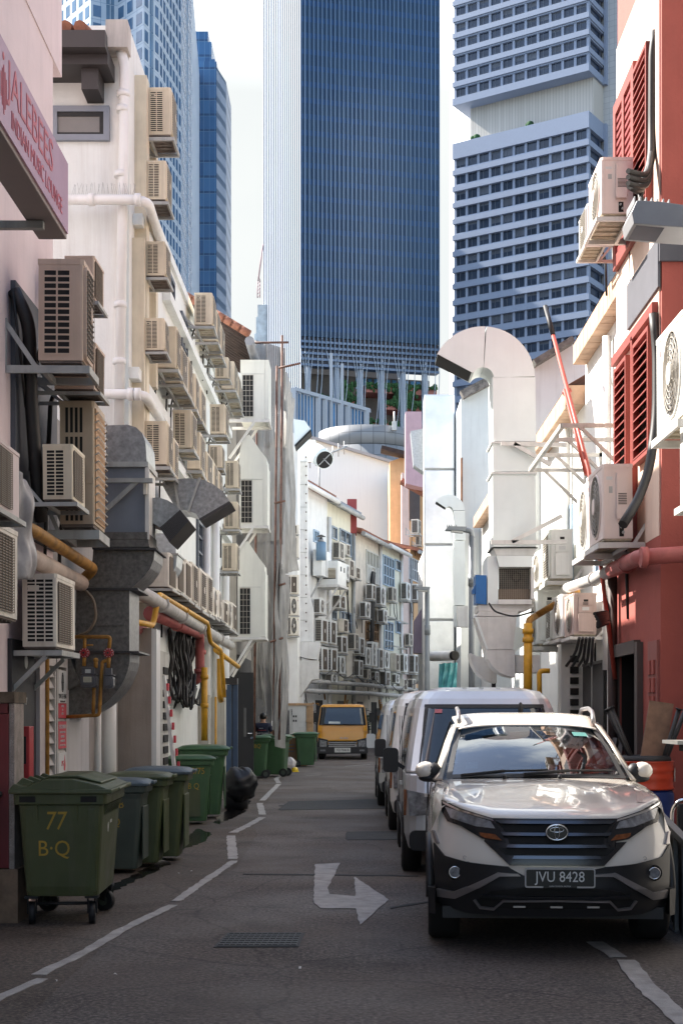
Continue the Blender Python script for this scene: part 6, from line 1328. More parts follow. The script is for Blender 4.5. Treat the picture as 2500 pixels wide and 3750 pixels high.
shw=mat('white louvred shutter',(.58,.57,.52),.7,streak=.3); brw=mat('brown timber window',(.24,.13,.05),.7,var=.3)
greyw=mat('grey blue window paint',(.30,.35,.40),.6)
fwin('cream yellow',630,740,115,350,greyw,2,2); fwin('cream yellow',555,605,75,200,greyw,1,1); fwin('cream yellow',630,740,890,1080,greyw,3,2); fwin('cream yellow',550,600,880,970,greyw,2,1)
fwin('stained buff',882,1000,320,470,shw,4,1,mat('pale pane',(.25,.24,.2),.3)); fwin('stained buff',885,935,455,620,shw,2,12); fwin('stained buff',965,1005,470,630,shw,2,12); fwin('stained buff',880,935,985,1170,brw,2,2); fwin('stained buff',955,1000,985,1180,brw,2,2)
fwin('lemon yellow',1045,1150,365,650,winblue,4,3); fwin('lemon yellow',1162,1212,395,500,winblue,1,1); fwin('lemon yellow',1055,1140,985,1260,winblue,3,3); fwin('lemon yellow',1165,1220,985,1100,winblue,2,1)
fwin('orange',1295,1400,385,600,mat('whitish window',(.6,.62,.64),.6),5,2); fwin('white',382,430,110,230,winblue,2,1)
for cn,(g,t0,t1,h) in FH.items():
    if t1-t0<3: continue
    n=int((t1-t0)/2.6)
    for k in range(n):
        t=t0+(k+.5)*(t1-t0)/n; fbox(MB(slotdark if k%2 else mat('dull door',(.12,.11,.10),.8,streak=.4)),t-.55,t+.55,-.03,.03,0,2.2).build('back_door',g)
        fbox(MB(mat('small meter box',(.35,.34,.32),.6,var=.3)),t+.65,t+.95,.001,.18,1.3,1.9).build('meter_box',g)
# units
PAL=[('dark','sq',creamw,panmat,'up'),('dark','sqdark',acwhite,panmat,'up'),('plain','sqdark',creamw,panmat,'up'),('dark','round',acwhite,panmat,'up'),('dark','two',acwhite,panmat,'up'),('slots','sq',cream,panmat,'up')]
P0=FP(0,0,0); DRF=(SN,CN,0); NMF=(CN,-SN,0); GF='air conditioners on the far shophouse row'
L_=[(570,633,685,215,378,0,'beside the grey window under the yellow house eave'),(690,702,735,238,345,2,'tucked against the grey window of the yellow house'),(690,730,785,382,550,2,'right of the louvred plant cabinet'),(None,702,727,435,588,3,'edging the louvred plant cabinet'),(None,790,838,455,568,2,'pale and plain left of the buff house shutters'),
(885,948,980,622,770,1,'below the white louvred shutters of the buff house'),(985,1030,1083,642,822,3,'with a round fan at the buff and lemon house boundary'),(1095,1142,1190,648,785,0,'below the big blue window of the lemon house'),(1222,1278,1320,605,775,3,'under the pale window of the rose house'),(1325,1378,1412,622,780,3,'farthest right of the upper row on the orange house'),
(825,885,930,792,942,3,'with a bright side grille left of the buff house cables'),(995,1058,1098,865,992,3,'hung low between the buff and lemon houses'),(None,450,503,757,905,3,'with a round fan beside the white flue'),(562,640,695,727,855,1,'with one dark open side on the yellow house'),
(None,465,543,948,1185,1,'tall, left of the upper tall pair by the flue'),(None,550,622,967,1200,1,'tall, right of the upper tall pair by the flue'),(None,468,548,1222,1460,1,'tall, left of the lower tall pair by the flue'),(None,556,625,1232,1462,1,'tall, right of the lower tall pair by the flue'),
(620,672,725,955,1082,2,'below the wide grey window of the yellow house'),(710,782,822,1095,1250,0,'large and low between the yellow and buff houses'),(620,658,710,1118,1285,1,'directly right of the upper tall pair'),(770,828,880,1132,1297,1,'just right of the large low one between houses'),(895,948,998,1175,1415,4,'tall with two fans under the brown timber window'),(None,887,935,1227,1405,3,'with a round fan left of the two fan one'),(None,1010,1055,1235,1440,1,'tall and narrow right of the two fan one'),(None,1068,1120,1258,1435,3,'with a pale round fan below the lower blue window'),
(1120,1172,1212,1287,1457,2,'boxy and plain below the lemon house wall'),(1215,1252,1297,1290,1470,3,'with a round fan in the low row of the rose house'),(1298,1352,1390,1297,1477,1,'with wide side bars in the low row of the orange house'),(625,642,697,1312,1487,3,'right of the lower tall pair'),(700,752,766,1262,1520,2,'tall and slim on its side below the large low one'),(765,822,862,1350,1507,1,'with black side bars above the truck roof'),(1020,1078,1120,1457,1608,1,'tall and lowest above the line of vans'),(1285,1303,1342,1097,1215,0,'small under the narrow orange house window'),(1320,1386,1416,2,140,0,'highest on the orange house'),(1375,1402,1420,152,250,0,'just below the highest one on the orange house'),(1212,1250,1290,1532,1640,2,'boxy and low behind the vans, left of two'),(1300,1335,1365,1532,1640,0,'boxy and low behind the vans, right of two'),(None,562,620,1488,1566,3,'with a round fan below the lower tall pair'),(872,905,935,1440,1530,0,'low and small behind the truck mirror'),(940,978,1012,1462,1556,1,'low with side bars left of the lowest tall one'),(1140,1175,1208,1488,1570,3,'low with a round fan right of the lowest tall one'),(None,1385,1415,1490,1572,2,'plain and lowest at the right end of the far row')]
for (x0,x1,xf,y0,y1,k,l) in L_:
    f=lambda v: None if v is None else 627.2+.24*v
    place_ac((f(x0),f(x1),f(xf),1191.7+.24*y0,1191.7+.24*y1),P0,DRF,NMF,PAL[k],'air conditioner '+l,GF,gap=.15,dmin=.25,rotz=-AN)
# white end wall with its own column of units, white flue and cowl
ew=thing('white_end_house','white house end just past the netting, facing the camera','building',(-5,50,0))
MB(whf).box(-9,-2.0,49.5,56,0,10.9).build('wall',ew)
for i,(y0,y1,l) in enumerate(((60,150,'partly hidden by netting, highest on the white end house'),(165,370,'second from the top on the white end house'),(540,722,'middle one on the white end house'),(750,925,'upper of the stacked pair on the white end house'),(932,1118,'lower of the stacked pair on the white end house'))):
    a=at(627.2+.24*140,1191.7+.24*y0,49.2); b=at(627.2+.24*222,1191.7+.24*y1,49.2); kd=('dark','sqdark',creamw,panmat,'up') if i<3 else ('dark','round',creamw,panmat,'up')
    pr=ac_proto(*kd,1); o=pr if pr.get('_fresh') else dup(pr)
    if o.get('_fresh'): del o['_fresh']
    o.location=(a.x+.0,49.35,b.z); o.rotation_euler=(0,0,-rad(70)); o.scale=(1,(b.x-a.x)/.80*1.05,(a.z-b.z)/H_); tag(o,'air conditioner '+l,'air conditioner',GF)
fl=thing('white_flue','tall white riveted flue with a round cowl in front of the white shophouse','flue',at(700,1640,52))
YF=52.
def fpoly(mb,pts,Y,d,m): P=[at(x,y,Y) for x,y in pts]; mb.prism([(p.x,p.z) for p in P],'y',Y,Y+d,m)
fw=mat('riveted white sheet',(.74,.73,.71),.6,var=.12,scale=3,streak=.4,dirt=(.36,.31,.27))
mb=MB(fw); fpoly(mb,[(681,1035),(705,1035),(705,1340),(719,1400),(719,1474),(681,1474)],YF,1.1,fw); fpoly(mb,[(681,1475),(735,1475),(729,1516),(700,1512),(670,1500)],YF-.25,1.4,fw); fpoly(mb,[(668,1517),(731,1517),(731,1560),(716,1562),(690,1600),(668,1596)],YF-.2,1.2,ductwhite2); mb.build('shaft',fl)
mb=MB(steel)
for k in range(8): fpoly(mb,[(681,1060+k*52),(705,1060+k*52),(705,1061+k*52),(681,1061+k*52)],YF-.02,.015,None)
for k in range(20): p=at(703,1050+k*21,YF-.02); mb.sph(p,.03,mat('rust spot',(.1,.07,.05),.8),6)
mb.build('seams',fl)
mb=MB(ductwhite); fpoly(mb,[(681,1010),(724,1010),(728,1030),(724,1034),(681,1034)],YF-.1,1.2,ductwhite); mb.build('cap_box',fl)
mb=MB(ductwhite); p=at(724,1040,YF-.4); q=at(745,1056,YF-1.2); mb.cyl(p,q,.34,24); mb.cyl(q,q+(q-p).normalized()*.01,.31,24,slotdark); mb.bar(q+Vector((-.2,-.03,.2)),q+Vector((.2,-.03,-.2)),.03,.03,steel); mb.bar(q+Vector((-.2,-.03,-.2)),q+Vector((.2,-.03,.2)),.03,.03,steel); mb.build('cowl',fl)
fpoly(MB(ductwhite),[(676,962),(700,966),(713,985),(698,1003),(676,1022)],50,.8,ductwhite)
h_=MB(ductwhite); fpoly(h_,[(674,962),(700,966),(713,985),(676,1022)],48.5,.8,ductwhite); fpoly(h_,[(713,985.5),(715,990),(678,1026),(676.5,1022.5)],48.45,.9,slotdark); tag(h_.build('exhaust_hood'),'white curved exhaust hood peeping over the netting','exhaust hood')
# plant cabinet, cupboard, blue tank
def fthing(name,label,cat,x0,x1,xf,y0,y1,o0=.12):
    (a,ya),(b,_),(c,yb)=z4(x0,y0),z4(x1,y1),z4(xf,y1); t=tpx(a,o0); k=(b-CX)/F; B=FP(t,o0,0); d=(k*B.y-B.x)/(CN+k*SN); k=(c-CX)/F; Q=FP(t,o0+d,0); w=(k*Q.y-Q.x)/(SN-k*CN)
    z1=CH+(CY-ya)*Q.y/F; z0=CH+(CY-yb)*Q.y/F; g=thing(name,label,cat,FP(t,o0,z0)); return g,t,o0,d,w,z0,z1
g,t,o,d,w,z0,z1=fthing('plant_cabinet','white louvred plant cabinet on a braced shelf by the flue','cabinet',440,620,700,398,630)
fbox(MB(acwhite),t,t+w,o,o+d,z0,z1).build('casing',g,.02); mb=MB(mat('cream louvre',(.55,.48,.36),.6))
fbox(mb,t-.012,t-.001,o+d*.2,o+d*.88,z0+.25,z0+(z1-z0)*.64,slotdark)
for k in range(8): z=z0+.3+k*(z1-z0)*.052; fbox(mb,t-.05,t-.0125,o+d*.2,o+d*.88,z,z+(z1-z0)*.03)
mb.build('louvre',g); mb=MB(steelw); fbox(mb,t-.1,t+w,o-.1,o+d+.1,z0-.1,z0-.005); mb.bar(FP(t,0,z0-1.4),FP(t,o+d,z0-.1),.07,.07); mb.bar(FP(t+w,0,z0-1.4),FP(t+w,o+d,z0-.1),.07,.07); mb.build('shelf',g)
mb=MB(black)
for k in range(2): fbox(mb,t+w*(.3+.4*k),t+w*(.34+.4*k),o+d+.0005,o+d+.03,z0+.6,z0+.8)
mb.build('latches',g)
g,t,o,d,w,z0,z1=fthing('wall_cupboard','white two door cupboard on a bracket below the blue tank','cupboard',378,392,475,292,545)
fbox(MB(acwhite),t,t+w,o,o+max(d,.4),z0,z1).build('casing',g,.02); mb=MB(slotdark); fbox(mb,t+w*.49,t+w*.51,o+max(d,.4)+.0005,o+max(d,.4)+.004,z0+.02,z1-.02); mb.build('door_gap',g); MB(steel).bar(FP(t+.1,0,z0-.9),FP(t+.1,.5,z0-.02),.06,.06).build('bracket',g)
p=FP(tpx(737,.5),.5,fz(1280,1)); g=thing('blue_tank','blue round tank with a small conical cap beside the grey windows','tank',p)
MB(mat('blue tank paint',(.16,.26,.36),.6,var=.1,streak=.3)).cyl(p,p+Vector((0,0,.75)),.21,20).cyl(p+Vector((0,0,.751)),p+Vector((0,0,.95)),.15,16,galv,.05).cyl(p+Vector((0,0,.98)),p+Vector((0,0,1.06)),.2,16,galvdark,.05).build('body',g)
# gas pipes, stains and drain pipes on the far row
for i,(x,m,l) in enumerate(((669+12,pvc,'first'),(757,pvc,'second'),(812,steel,'third'),(874,pvc,'fourth'),(922,pvc,'fifth'),(944,steel,'sixth'))):
    t=tpx(x,.1); tag(MB(m).cyl(FP(t,.1,0),FP(t,.1,10.2),.09,10).build('drain_pipe'),f'{l} upright drain pipe from the left on the far shophouse row','pipe','drain pipes of the far row')
mb=MB(mat('far rusty gas pipe',(.34,.16,.03),.7,var=.5,scale=4)); Rn=random.Random(4)
for k in range(26):
    t=Rn.choice([2,3,7,8,14,15,19,20])+Rn.uniform(-.6,.6); z=Rn.uniform(1.3,2.6); mb.pipe([FP(t,.25,z),FP(t+Rn.uniform(-.5,.5),.25,z),FP(t+Rn.uniform(-.4,.4),.25,z-Rn.uniform(.3,.9))],.035,6,None,.05)
tag(mb.build('gas_pipework'),'rusty yellow gas pipework low on the far shophouse row','pipes',kind='stuff')
for i,(za,l) in enumerate(((2.95,'upper'),(2.55,'lower'))): tag(MB(greypipe).tube([FP(-1,.3,za),FP(12,.3,za+.05),FP(26,.3,za)],.10,8).build('waste_pipe'),f'{l} long horizontal waste pipe below the far row of units','pipe')
mb=MB(cable)
for k in range(5): t=12.9+k*.12; mb.pipe([FP(t+.4,.1,8.6),FP(t,.16,8.2),FP(t-.2,.18,6.5),FP(t-.3,.15,4.4)],.05,6,None,.3)
tag(mb.build('cable_bundle'),'bundle of black cables hanging down the buff shophouse','cables')
mb=MB(cable)
for k in range(22):
    t=Rn.uniform(.5,24); z=Rn.uniform(3.2,8); l=Rn.uniform(.8,2.6); mb.pipe([FP(t,.12,z),FP(t+Rn.uniform(-.2,.3),.16,z-l*.6),FP(t+Rn.uniform(.2,.9),.14,z-l)],.022,5,None,.4)
for k in range(6):
    t=1+k*3.7; z=Rn.uniform(3,3.6); mb.pipe([FP(t,.5,z),FP(t+1.7,.5,z-.35),FP(t+3.4,.5,z+.05)],.02,5,None,1.)
tag(mb.build('loose_cables'),'loose black cables strung over the far shophouse row','cables',kind='stuff')
mb=MB(steel)
for (x0,x1,y) in ((1100,1165,940),(1170,1290,970),(1150,1280,1220)):
    a,ya=z4(x0,y); b,_=z4(x1,y); t0,t1=tpx(a,.5),tpx(b,.5); z=fz(ya,t0); mb.bar(FP(t0,.5,z),FP(t1,.5,z),.06,.06); mb.bar(FP(t0,0,z),FP(t0,.5,z),.05,.05); mb.bar(FP(t1,0,z),FP(t1,.5,z),.05,.05); mb.bar(FP(t0,0.05,z),FP(t0,.05,z+.6),.05,.05)
tag(mb.build('empty_brackets'),'empty steel brackets on the lemon shophouse wall','brackets')
tag(MB(mat('dark stall',(.03,.03,.032),.8)).box(-1.6,-.4,57.5,58.5,0,1.95).build('dark_cabinet'),'tall dark cabinet behind the yellow truck','cabinet')
tag(MB(mat('grey locker',(.34,.32,.30),.8,streak=.4)).box(-2.2,-1.55,55.5,56.5,0,2.0).build('grey_lockers'),'grey lockers behind the yellow truck','lockers')
# buildings rising behind the row
def back(name,label,pts,Y,d,m,cat='building'):
    g=thing(name,label,cat,at(sum(p[0] for p in pts)/len(pts),1640,Y)); P=[at(x,y,Y) for x,y in pts]; MB(m).prism([(p.x,max(0,p.z)) for p in P],'y',Y,Y+d,m).build('wall',g); return g
g=back('white_gable_house','high blank white wall with a sloping top behind the shophouse row',[(660,1800),(660,990),(694,1000),(735,1012),(923,1070),(926,1800)],100,8,mat('pale wash wall',(.78,.81,.80),.85,var=.05,scale=.25,streak=.3,dirt=(.55,.55,.60)))
p0,p1=at(694,999,99.9),at(924,1069,99.9); MB(mat('coping far',(.35,.35,.36),.8)).bar(p0,p1,.6,.18).build('coping',g)
g=back('orange_house','narrow orange house with a dark tile eave behind the silver duct',[(895,1800),(895,1060),(935,1046),(975,1046),(975,1800)],93,6,org); MB(rooftiledark).bar(at(875,1032,92.5),at(940,1048,92.5),1.6,.25).build('eave',g); MB(rooftile).bar(at(921,1105,88),at(975,1135,88),1.2,.25).build('lower_eave',g)
mb=MB(mat('dark shutter',(.10,.09,.09),.7)); a,b=at(940,1195,92.9),at(964,1110,92.9); mb.box(a.x,b.x,92.8,92.99,a.z,b.z); mb.build('shutter',g)
g=back('rose_house','rose pink house wall beside the orange house',[(922,1800),(922,1085),(938,1090),(946,1800)],91,1.5,pnk)
g=back('mauve_column','mauve pink plastered column left of the silver duct',[(931,1110),(931,945),(968,945),(972,1120)],86,1.5,mat('mauve plaster',(.55,.38,.42),.85,var=.08,streak=.3))
tag(MB(mat('mauve box',(.36,.28,.33),.8,streak=.3)).prism([(at(x,y,66).x,at(x,y,66).z) for x,y in ((950,1500),(951,1425),(968,1398),(985,1398),(985,1500))],'y',66,67).build('mauve_hood'),'mauve hood like box low beside the lower street lamp','hood')
g=thing('red_chimney','dark red chimney block above the yellow shophouse roof','chimney',at(805,1200,66)); a,b=at(797,1200,66),at(819,1146,66); MB(mat('chimney red',(.30,.05,.045),.7)).box(a.x,b.x,66,67,a.z-.5,b.z).build('block',g)
an=MB(steel); p=at(793,1140,70)
base=at(719,1320,75); an.tube([at(733,1160,75),at(733,1050,75)],.05,5); an.tube([at(700,1065,75),at(798,1025,75)],.05,5)
for k in range(7): q=at(712+k*13,1060-k*5.3,75); an.tube([q+Vector((0,0,-.35)),q+Vector((0,0,.35))],.025,4)
tag(an.build('aerial'),'thin television aerial standing against the glass pavilion','aerial')
# ------------------------------------------------------------------ vehicles
import bmesh
paint=mat('pearl white paint',(.83,.76,.67),.22,0,var=.03,scale=3,coat=.9,spec=.5)
silver=mat('silver van paint',(.55,.55,.56),.3,.4,var=.08,scale=2,coat=.5,streak=.12,dirt=(.2,.18,.15))
vanwhite=mat('white van paint',(.74,.73,.70),.3,var=.06,coat=.4,streak=.15,dirt=(.3,.27,.22))
yellowt=mat('yellow truck paint',(.68,.30,.012),.3,var=.05,coat=.5)
screen=mat('tinted windscreen',(.010,.020,.032),.03,spec=.9,var=.2)
sideglass=mat('dark side glass',(.012,.013,.015),.04,spec=.8)
clad=mat('black cladding',(.018,.018,.020),.5,var=.15)
grey_trim=mat('silver trim',(.36,.34,.34),.3,.7,var=.05)
tyre=mat('tyre rubber',(.018,.017,.017),.75,var=.2)
lampglass=mat('headlight glass',(.30,.30,.31),.06,.2,spec=1.,var=.6,scale=16,coat=.6); amber=mat('amber lens',(.26,.08,.025),.15,var=.4,scale=30)
seatm=mat('dark seat',(.02,.02,.022),.8); wsglass=glass('windscreen glass',(.26,.38,.45),1.85,.01)
def wheel(parent,x,y,r,w):
    s=1 if x>0 else -1; o=MB(tyre)
    prof=[(r*.62,-w/2),(r*.93,-w/2),(r,-w*.38),(r,w*.38),(r*.93,w/2),(r*.62,w/2)]
    o.rings([[Vector((x+b,y+math.cos(2*math.pi*k/28)*a,r+math.sin(2*math.pi*k/28)*a)) for k in range(28)] for a,b in prof]); wl=o.build('wheel',parent)
    m=MB(grey_trim); m.cyl((x-s*w*.3,y,r),(x+s*w*.40,y,r),r*.60,24,black)
    for k in range(6): a=k*math.pi/3; m.bar((x+s*w*.43,y,r),(x+s*w*.43,y+math.cos(a)*r*.58,r+math.sin(a)*r*.58),.03,.05)
    m.torus((x+s*w*.42,y,r),'x',r*.60,.012,24,6); m.build('rim',wl)
# --- white car
car=thing('parked_car','white suv with a wide black grille and black number plate parked nearest at right','car',(0,0,0))
def yF(x,z): return .30*(abs(x)/.82)**3.2+.11*max(0,(z-.62)/.35)**1.3+.07*max(0,(.45-z)/.2)
def cxz(p): return ((p[0]-764)/881, 1.7387-.0011345*p[1])
def piece(name,poly,off,m,parent,th=.03,mir=False,both=False,conv=True,seg=.045):
    polys=[]
    P=[cxz(p) if conv else p for p in poly]; P=[p for i,p in enumerate(P) if (Vector(p)-Vector(P[i-1])).length>1e-4]
    polys.append(P)
    if both: polys.append([(-x,z) for x,z in P])
    bm=bmesh.new()
    for Q in polys:
        ar=sum(Q[i][0]*Q[(i+1)%len(Q)][1]-Q[(i+1)%len(Q)][0]*Q[i][1] for i in range(len(Q)))
        if ar<0: Q=Q[::-1]
        bm.faces.new([bm.verts.new((x,0,z)) for x,z in Q])
    bmesh.ops.triangulate(bm,faces=bm.faces[:])
    xs=[p[0] for Q in polys for p in Q]; zs=[p[1] for Q in polys for p in Q]
    for ax,(lo,hi) in ((0,(min(xs),max(xs))),(2,(min(zs),max(zs)))):
        for k in range(int(lo/.03)-1,int(hi/.03)+2):
            co_=[0,0,0]; co_[ax]=k*.03; no=[0,0,0]; no[ax]=1
            bmesh.ops.bisect_plane(bm,geom=bm.verts[:]+bm.edges[:]+bm.faces[:],plane_co=co_,plane_no=no)
    bmesh.ops.triangulate(bm,faces=bm.faces[:])
    bmesh.ops.dissolve_degenerate(bm,dist=1e-5,edges=bm.edges[:]); bm.normal_update()
    for f in bm.faces:
        if f.normal.y>0: f.normal_flip()
    for v in bm.verts: v.co.y=yF(v.co.x,v.co.z)-off
    bm.normal_update()
    me=bpy.data.meshes.new(name); bm.to_mesh(me); bm.free(); me.materials.append(m)
    for p in me.polygons: p.use_smooth=True
    o=bpy.data.objects.new(name,me); C.objects.link(o); o.parent=parent; KIDS.setdefault(parent,[]).append(o); WL[o]=WL[parent]
    if th: md=o.modifiers.new('thickness','SOLIDIFY'); md.thickness=th; md.offset=-1; es=o.modifiers.new('split','EDGE_SPLIT'); es.split_angle=rad(35)
    return o
def sym(h): return h+[(1528-x,y) for x,y in h[::-1]]
fas=piece('bumper',sym([(764,722),(395,722),(180,672),(98,640),(70,740),(36,822),(55,890),(66,1165),(72,1250),(250,1290),(764,1292)][::-1][:-0 or None]),0,paint,car,.05)
piece('lower_cladding',sym([(764,1052),(575,1052),(545,1046),(480,1000),(250,986),(110,960),(48,893),(58,1165),(66,1258),(250,1298),(764,1300)][::-1]),.014,clad,car,.04)
piece('lower_intake',sym([(764,1120),(560,1120),(380,1150),(300,1210),(340,1250),(764,1250)][::-1]),.020,slotdark,car,.01)
gr_=piece('grille',sym([(764,724),(398,724),(440,790),(468,862),(345,858),(420,925),(490,992),(764,992)][::-1]),.016,blackgloss,car,.03)
piece('grille_gaps',sym([(764,760),(440,760),(470,800),(764,800)][::-1]),.020,slotdark,gr_,.004); piece('grille_gaps',sym([(764,826),(480,826),(490,866),(764,866)][::-1]),.020,slotdark,gr_,.004); piece('grille_gaps',sym([(764,892),(425,892),(470,930),(764,930)][::-1]),.020,slotdark,gr_,.004)
brc=mat('dark chrome bar',(.10,.11,.13),.18,.8)
for (x0,x1,y) in ((408,440,742),(440,452,810),(480,470,878),(515,505,942)): piece('grille_bar',sym([(764,y-9),(x0,y-9),(x1,y+9),(764,y+9)][::-1]),.040,brc,gr_,.022)
piece('intake_bar',sym([(764,1172),(330,1176),(315,1190),(764,1186)][::-1]),.034,clad,car,.02)
for both in (0,1):
    f=(lambda L:[(1528-x,y) for x,y in L]) if both else (lambda L:L)
    hl=piece('headlight',f([(97,633),(140,655),(200,674),(395,724),(440,790),(470,860),(400,852),(330,842),(298,800),(210,778),(132,758),(100,706)]),.018,mat('headlight housing',(.02,.02,.022),.15),car,.03)
    piece('lamp_lens',f([(118,672),(190,690),(385,742),(410,782),(300,775),(150,735)]),.024,lampglass,hl,.006); piece('chrome_strip',f([(100,640),(200,678),(396,728),(402,740),(200,692),(108,655)]),.028,chrome,hl,.006)
    piece('indicator',f([(318,808),(410,816),(446,848),(350,838),(322,824)]),.025,amber,hl,.006)
    piece('skid_trim',f([(64,1168),(160,1174),(418,1034),(538,1040),(552,1053),(432,1056),(176,1214),(70,1218)]),.036,grey_trim,car,.03)
    piece('corner_trim',f([(33,820),(50,820),(76,890),(62,896)]),.02,grey_trim,car,.02)
    cxc=(1528-175) if both else 175; x,z=cxz((cxc,1050)); y=yF(x,z)
    m=MB(slotdark); m.cyl((x,y-.018,z),(x,y-.02,z),.055,20); fl_=m.build('fog_lamp',car); MB(lampglass).cyl((x,y-.0205,z),(x,y-.034,z),.038,20).torus((x,y-.034,z),'y',.038,.004,20,6,chrome).build('lens',fl_)
    x,z=cxz(((1528-233) if both else 233,960)); y=yF(x,z); MB(grey_trim).torus((x,y-.004,z),'y',.011,.0015,14,4).build('parking_sensor',car)
piece('skid_line',sym([(764,1193),(450,1200),(398,1254),(322,1250),(290,1208),(280,1212),(318,1262),(402,1266),(456,1211),(764,1204)][::-1]),.034,grey_trim,car,.015)
for k in (-1,0,1): x,z=cxz((764+k*215,1237)); y=yF(x,z); MB(grey_trim).box(x-.04,x+.04,y-.03,y-.021,z-.006,z+.006).build('intake_mark',car)
# number plate and emblem
x0,z0=cxz((576,1117)); x1,z1=cxz((983,1003)); yp=-.05
pl=MB(mat('plate rim',(.5,.48,.46),.4)).prism(rrect(x0,x1,z0,z1,.015),'y',yp,yp+.03).build('number_plate',car)
MB(mat('plate black',(.008,.008,.009),.35)).prism(rrect(x0+.009,x1-.009,z0+.012,z1-.009,.008),'y',yp-.004,yp-.0005).build('plate_face',pl)
text('plate_lettering','JVU 8428',((x0+x1)/2,yp-.006,(z0+z1)/2+.006),FACE_CAM,.098,mat('plate white',(.72,.72,.70),.5),pl,.002,'CENTER',.86)
text('dealer_lettering','UMW TOYOTA MOTOR',((x0+x1)/2,yp-.006,z0+.011),FACE_CAM,.013,whiteprint,pl,.001,'CENTER',1.)
MB(mat('plate black',(.008,.008,.009),.35)).box(x0+.12,x1-.12,yp-.0045,yp-.0006,z0,z0+.0118).build('dealer_strip',pl)
ex,ez=cxz((764,797)); ye=yF(ex,ez)-.075; e=MB(blackgloss); e.rings([[Vector((ex+math.cos(a)*.068*s,y,ez+math.sin(a)*.049*s)) for a in [k*.2618 for k in range(24)]] for s,y in ((1,ye+.045),(1,ye+.004))]); em=e.build('emblem',car)
m=MB(chrome); m.torus((ex,ye,ez),'y',.070,.0055,32,8,None,1,.72); m.torus((ex,ye-.001,ez+.018),'y',.045,.0042,28,6,None,1,.36); m.torus((ex,ye-.002,ez+.004),'y',.045,.0042,28,6,None,.36,1); m.build('emblem_rings',em)
# bonnet
def zedge(x):
    a=abs(x); return .925+.118*max(0,(a-.40)/.36)**1.25
def hood(u,v):
    s=2*u-1; w0=.752; w1=.70; 
    x0=s*w0; zf=zedge(x0); yf=yF(x0,zf)-.004; x1=s*w1; y1=1.10+.16*s*s; z1=1.125-.02*abs(s)**3
    x=x0+(x1-x0)*v; y=yf+(y1-yf)*v; z=zf+(z1-zf)*(v**.72)
    crease=math.exp(-((abs(s)-.62)/.10)**2)*.014-math.exp(-(s/.42)**2)*.010*math.sin(math.pi*v)
    z+=crease*math.sin(math.pi*min(1,v*1.15))+.020*math.sin(math.pi*v)*(1-s*s)
    if v<.06: z-=.018*(1-v/.06)
    return Vector((x,y,z))
MB(paint).grid(hood,40,24,paint).build('bonnet',car,0,0,.006)
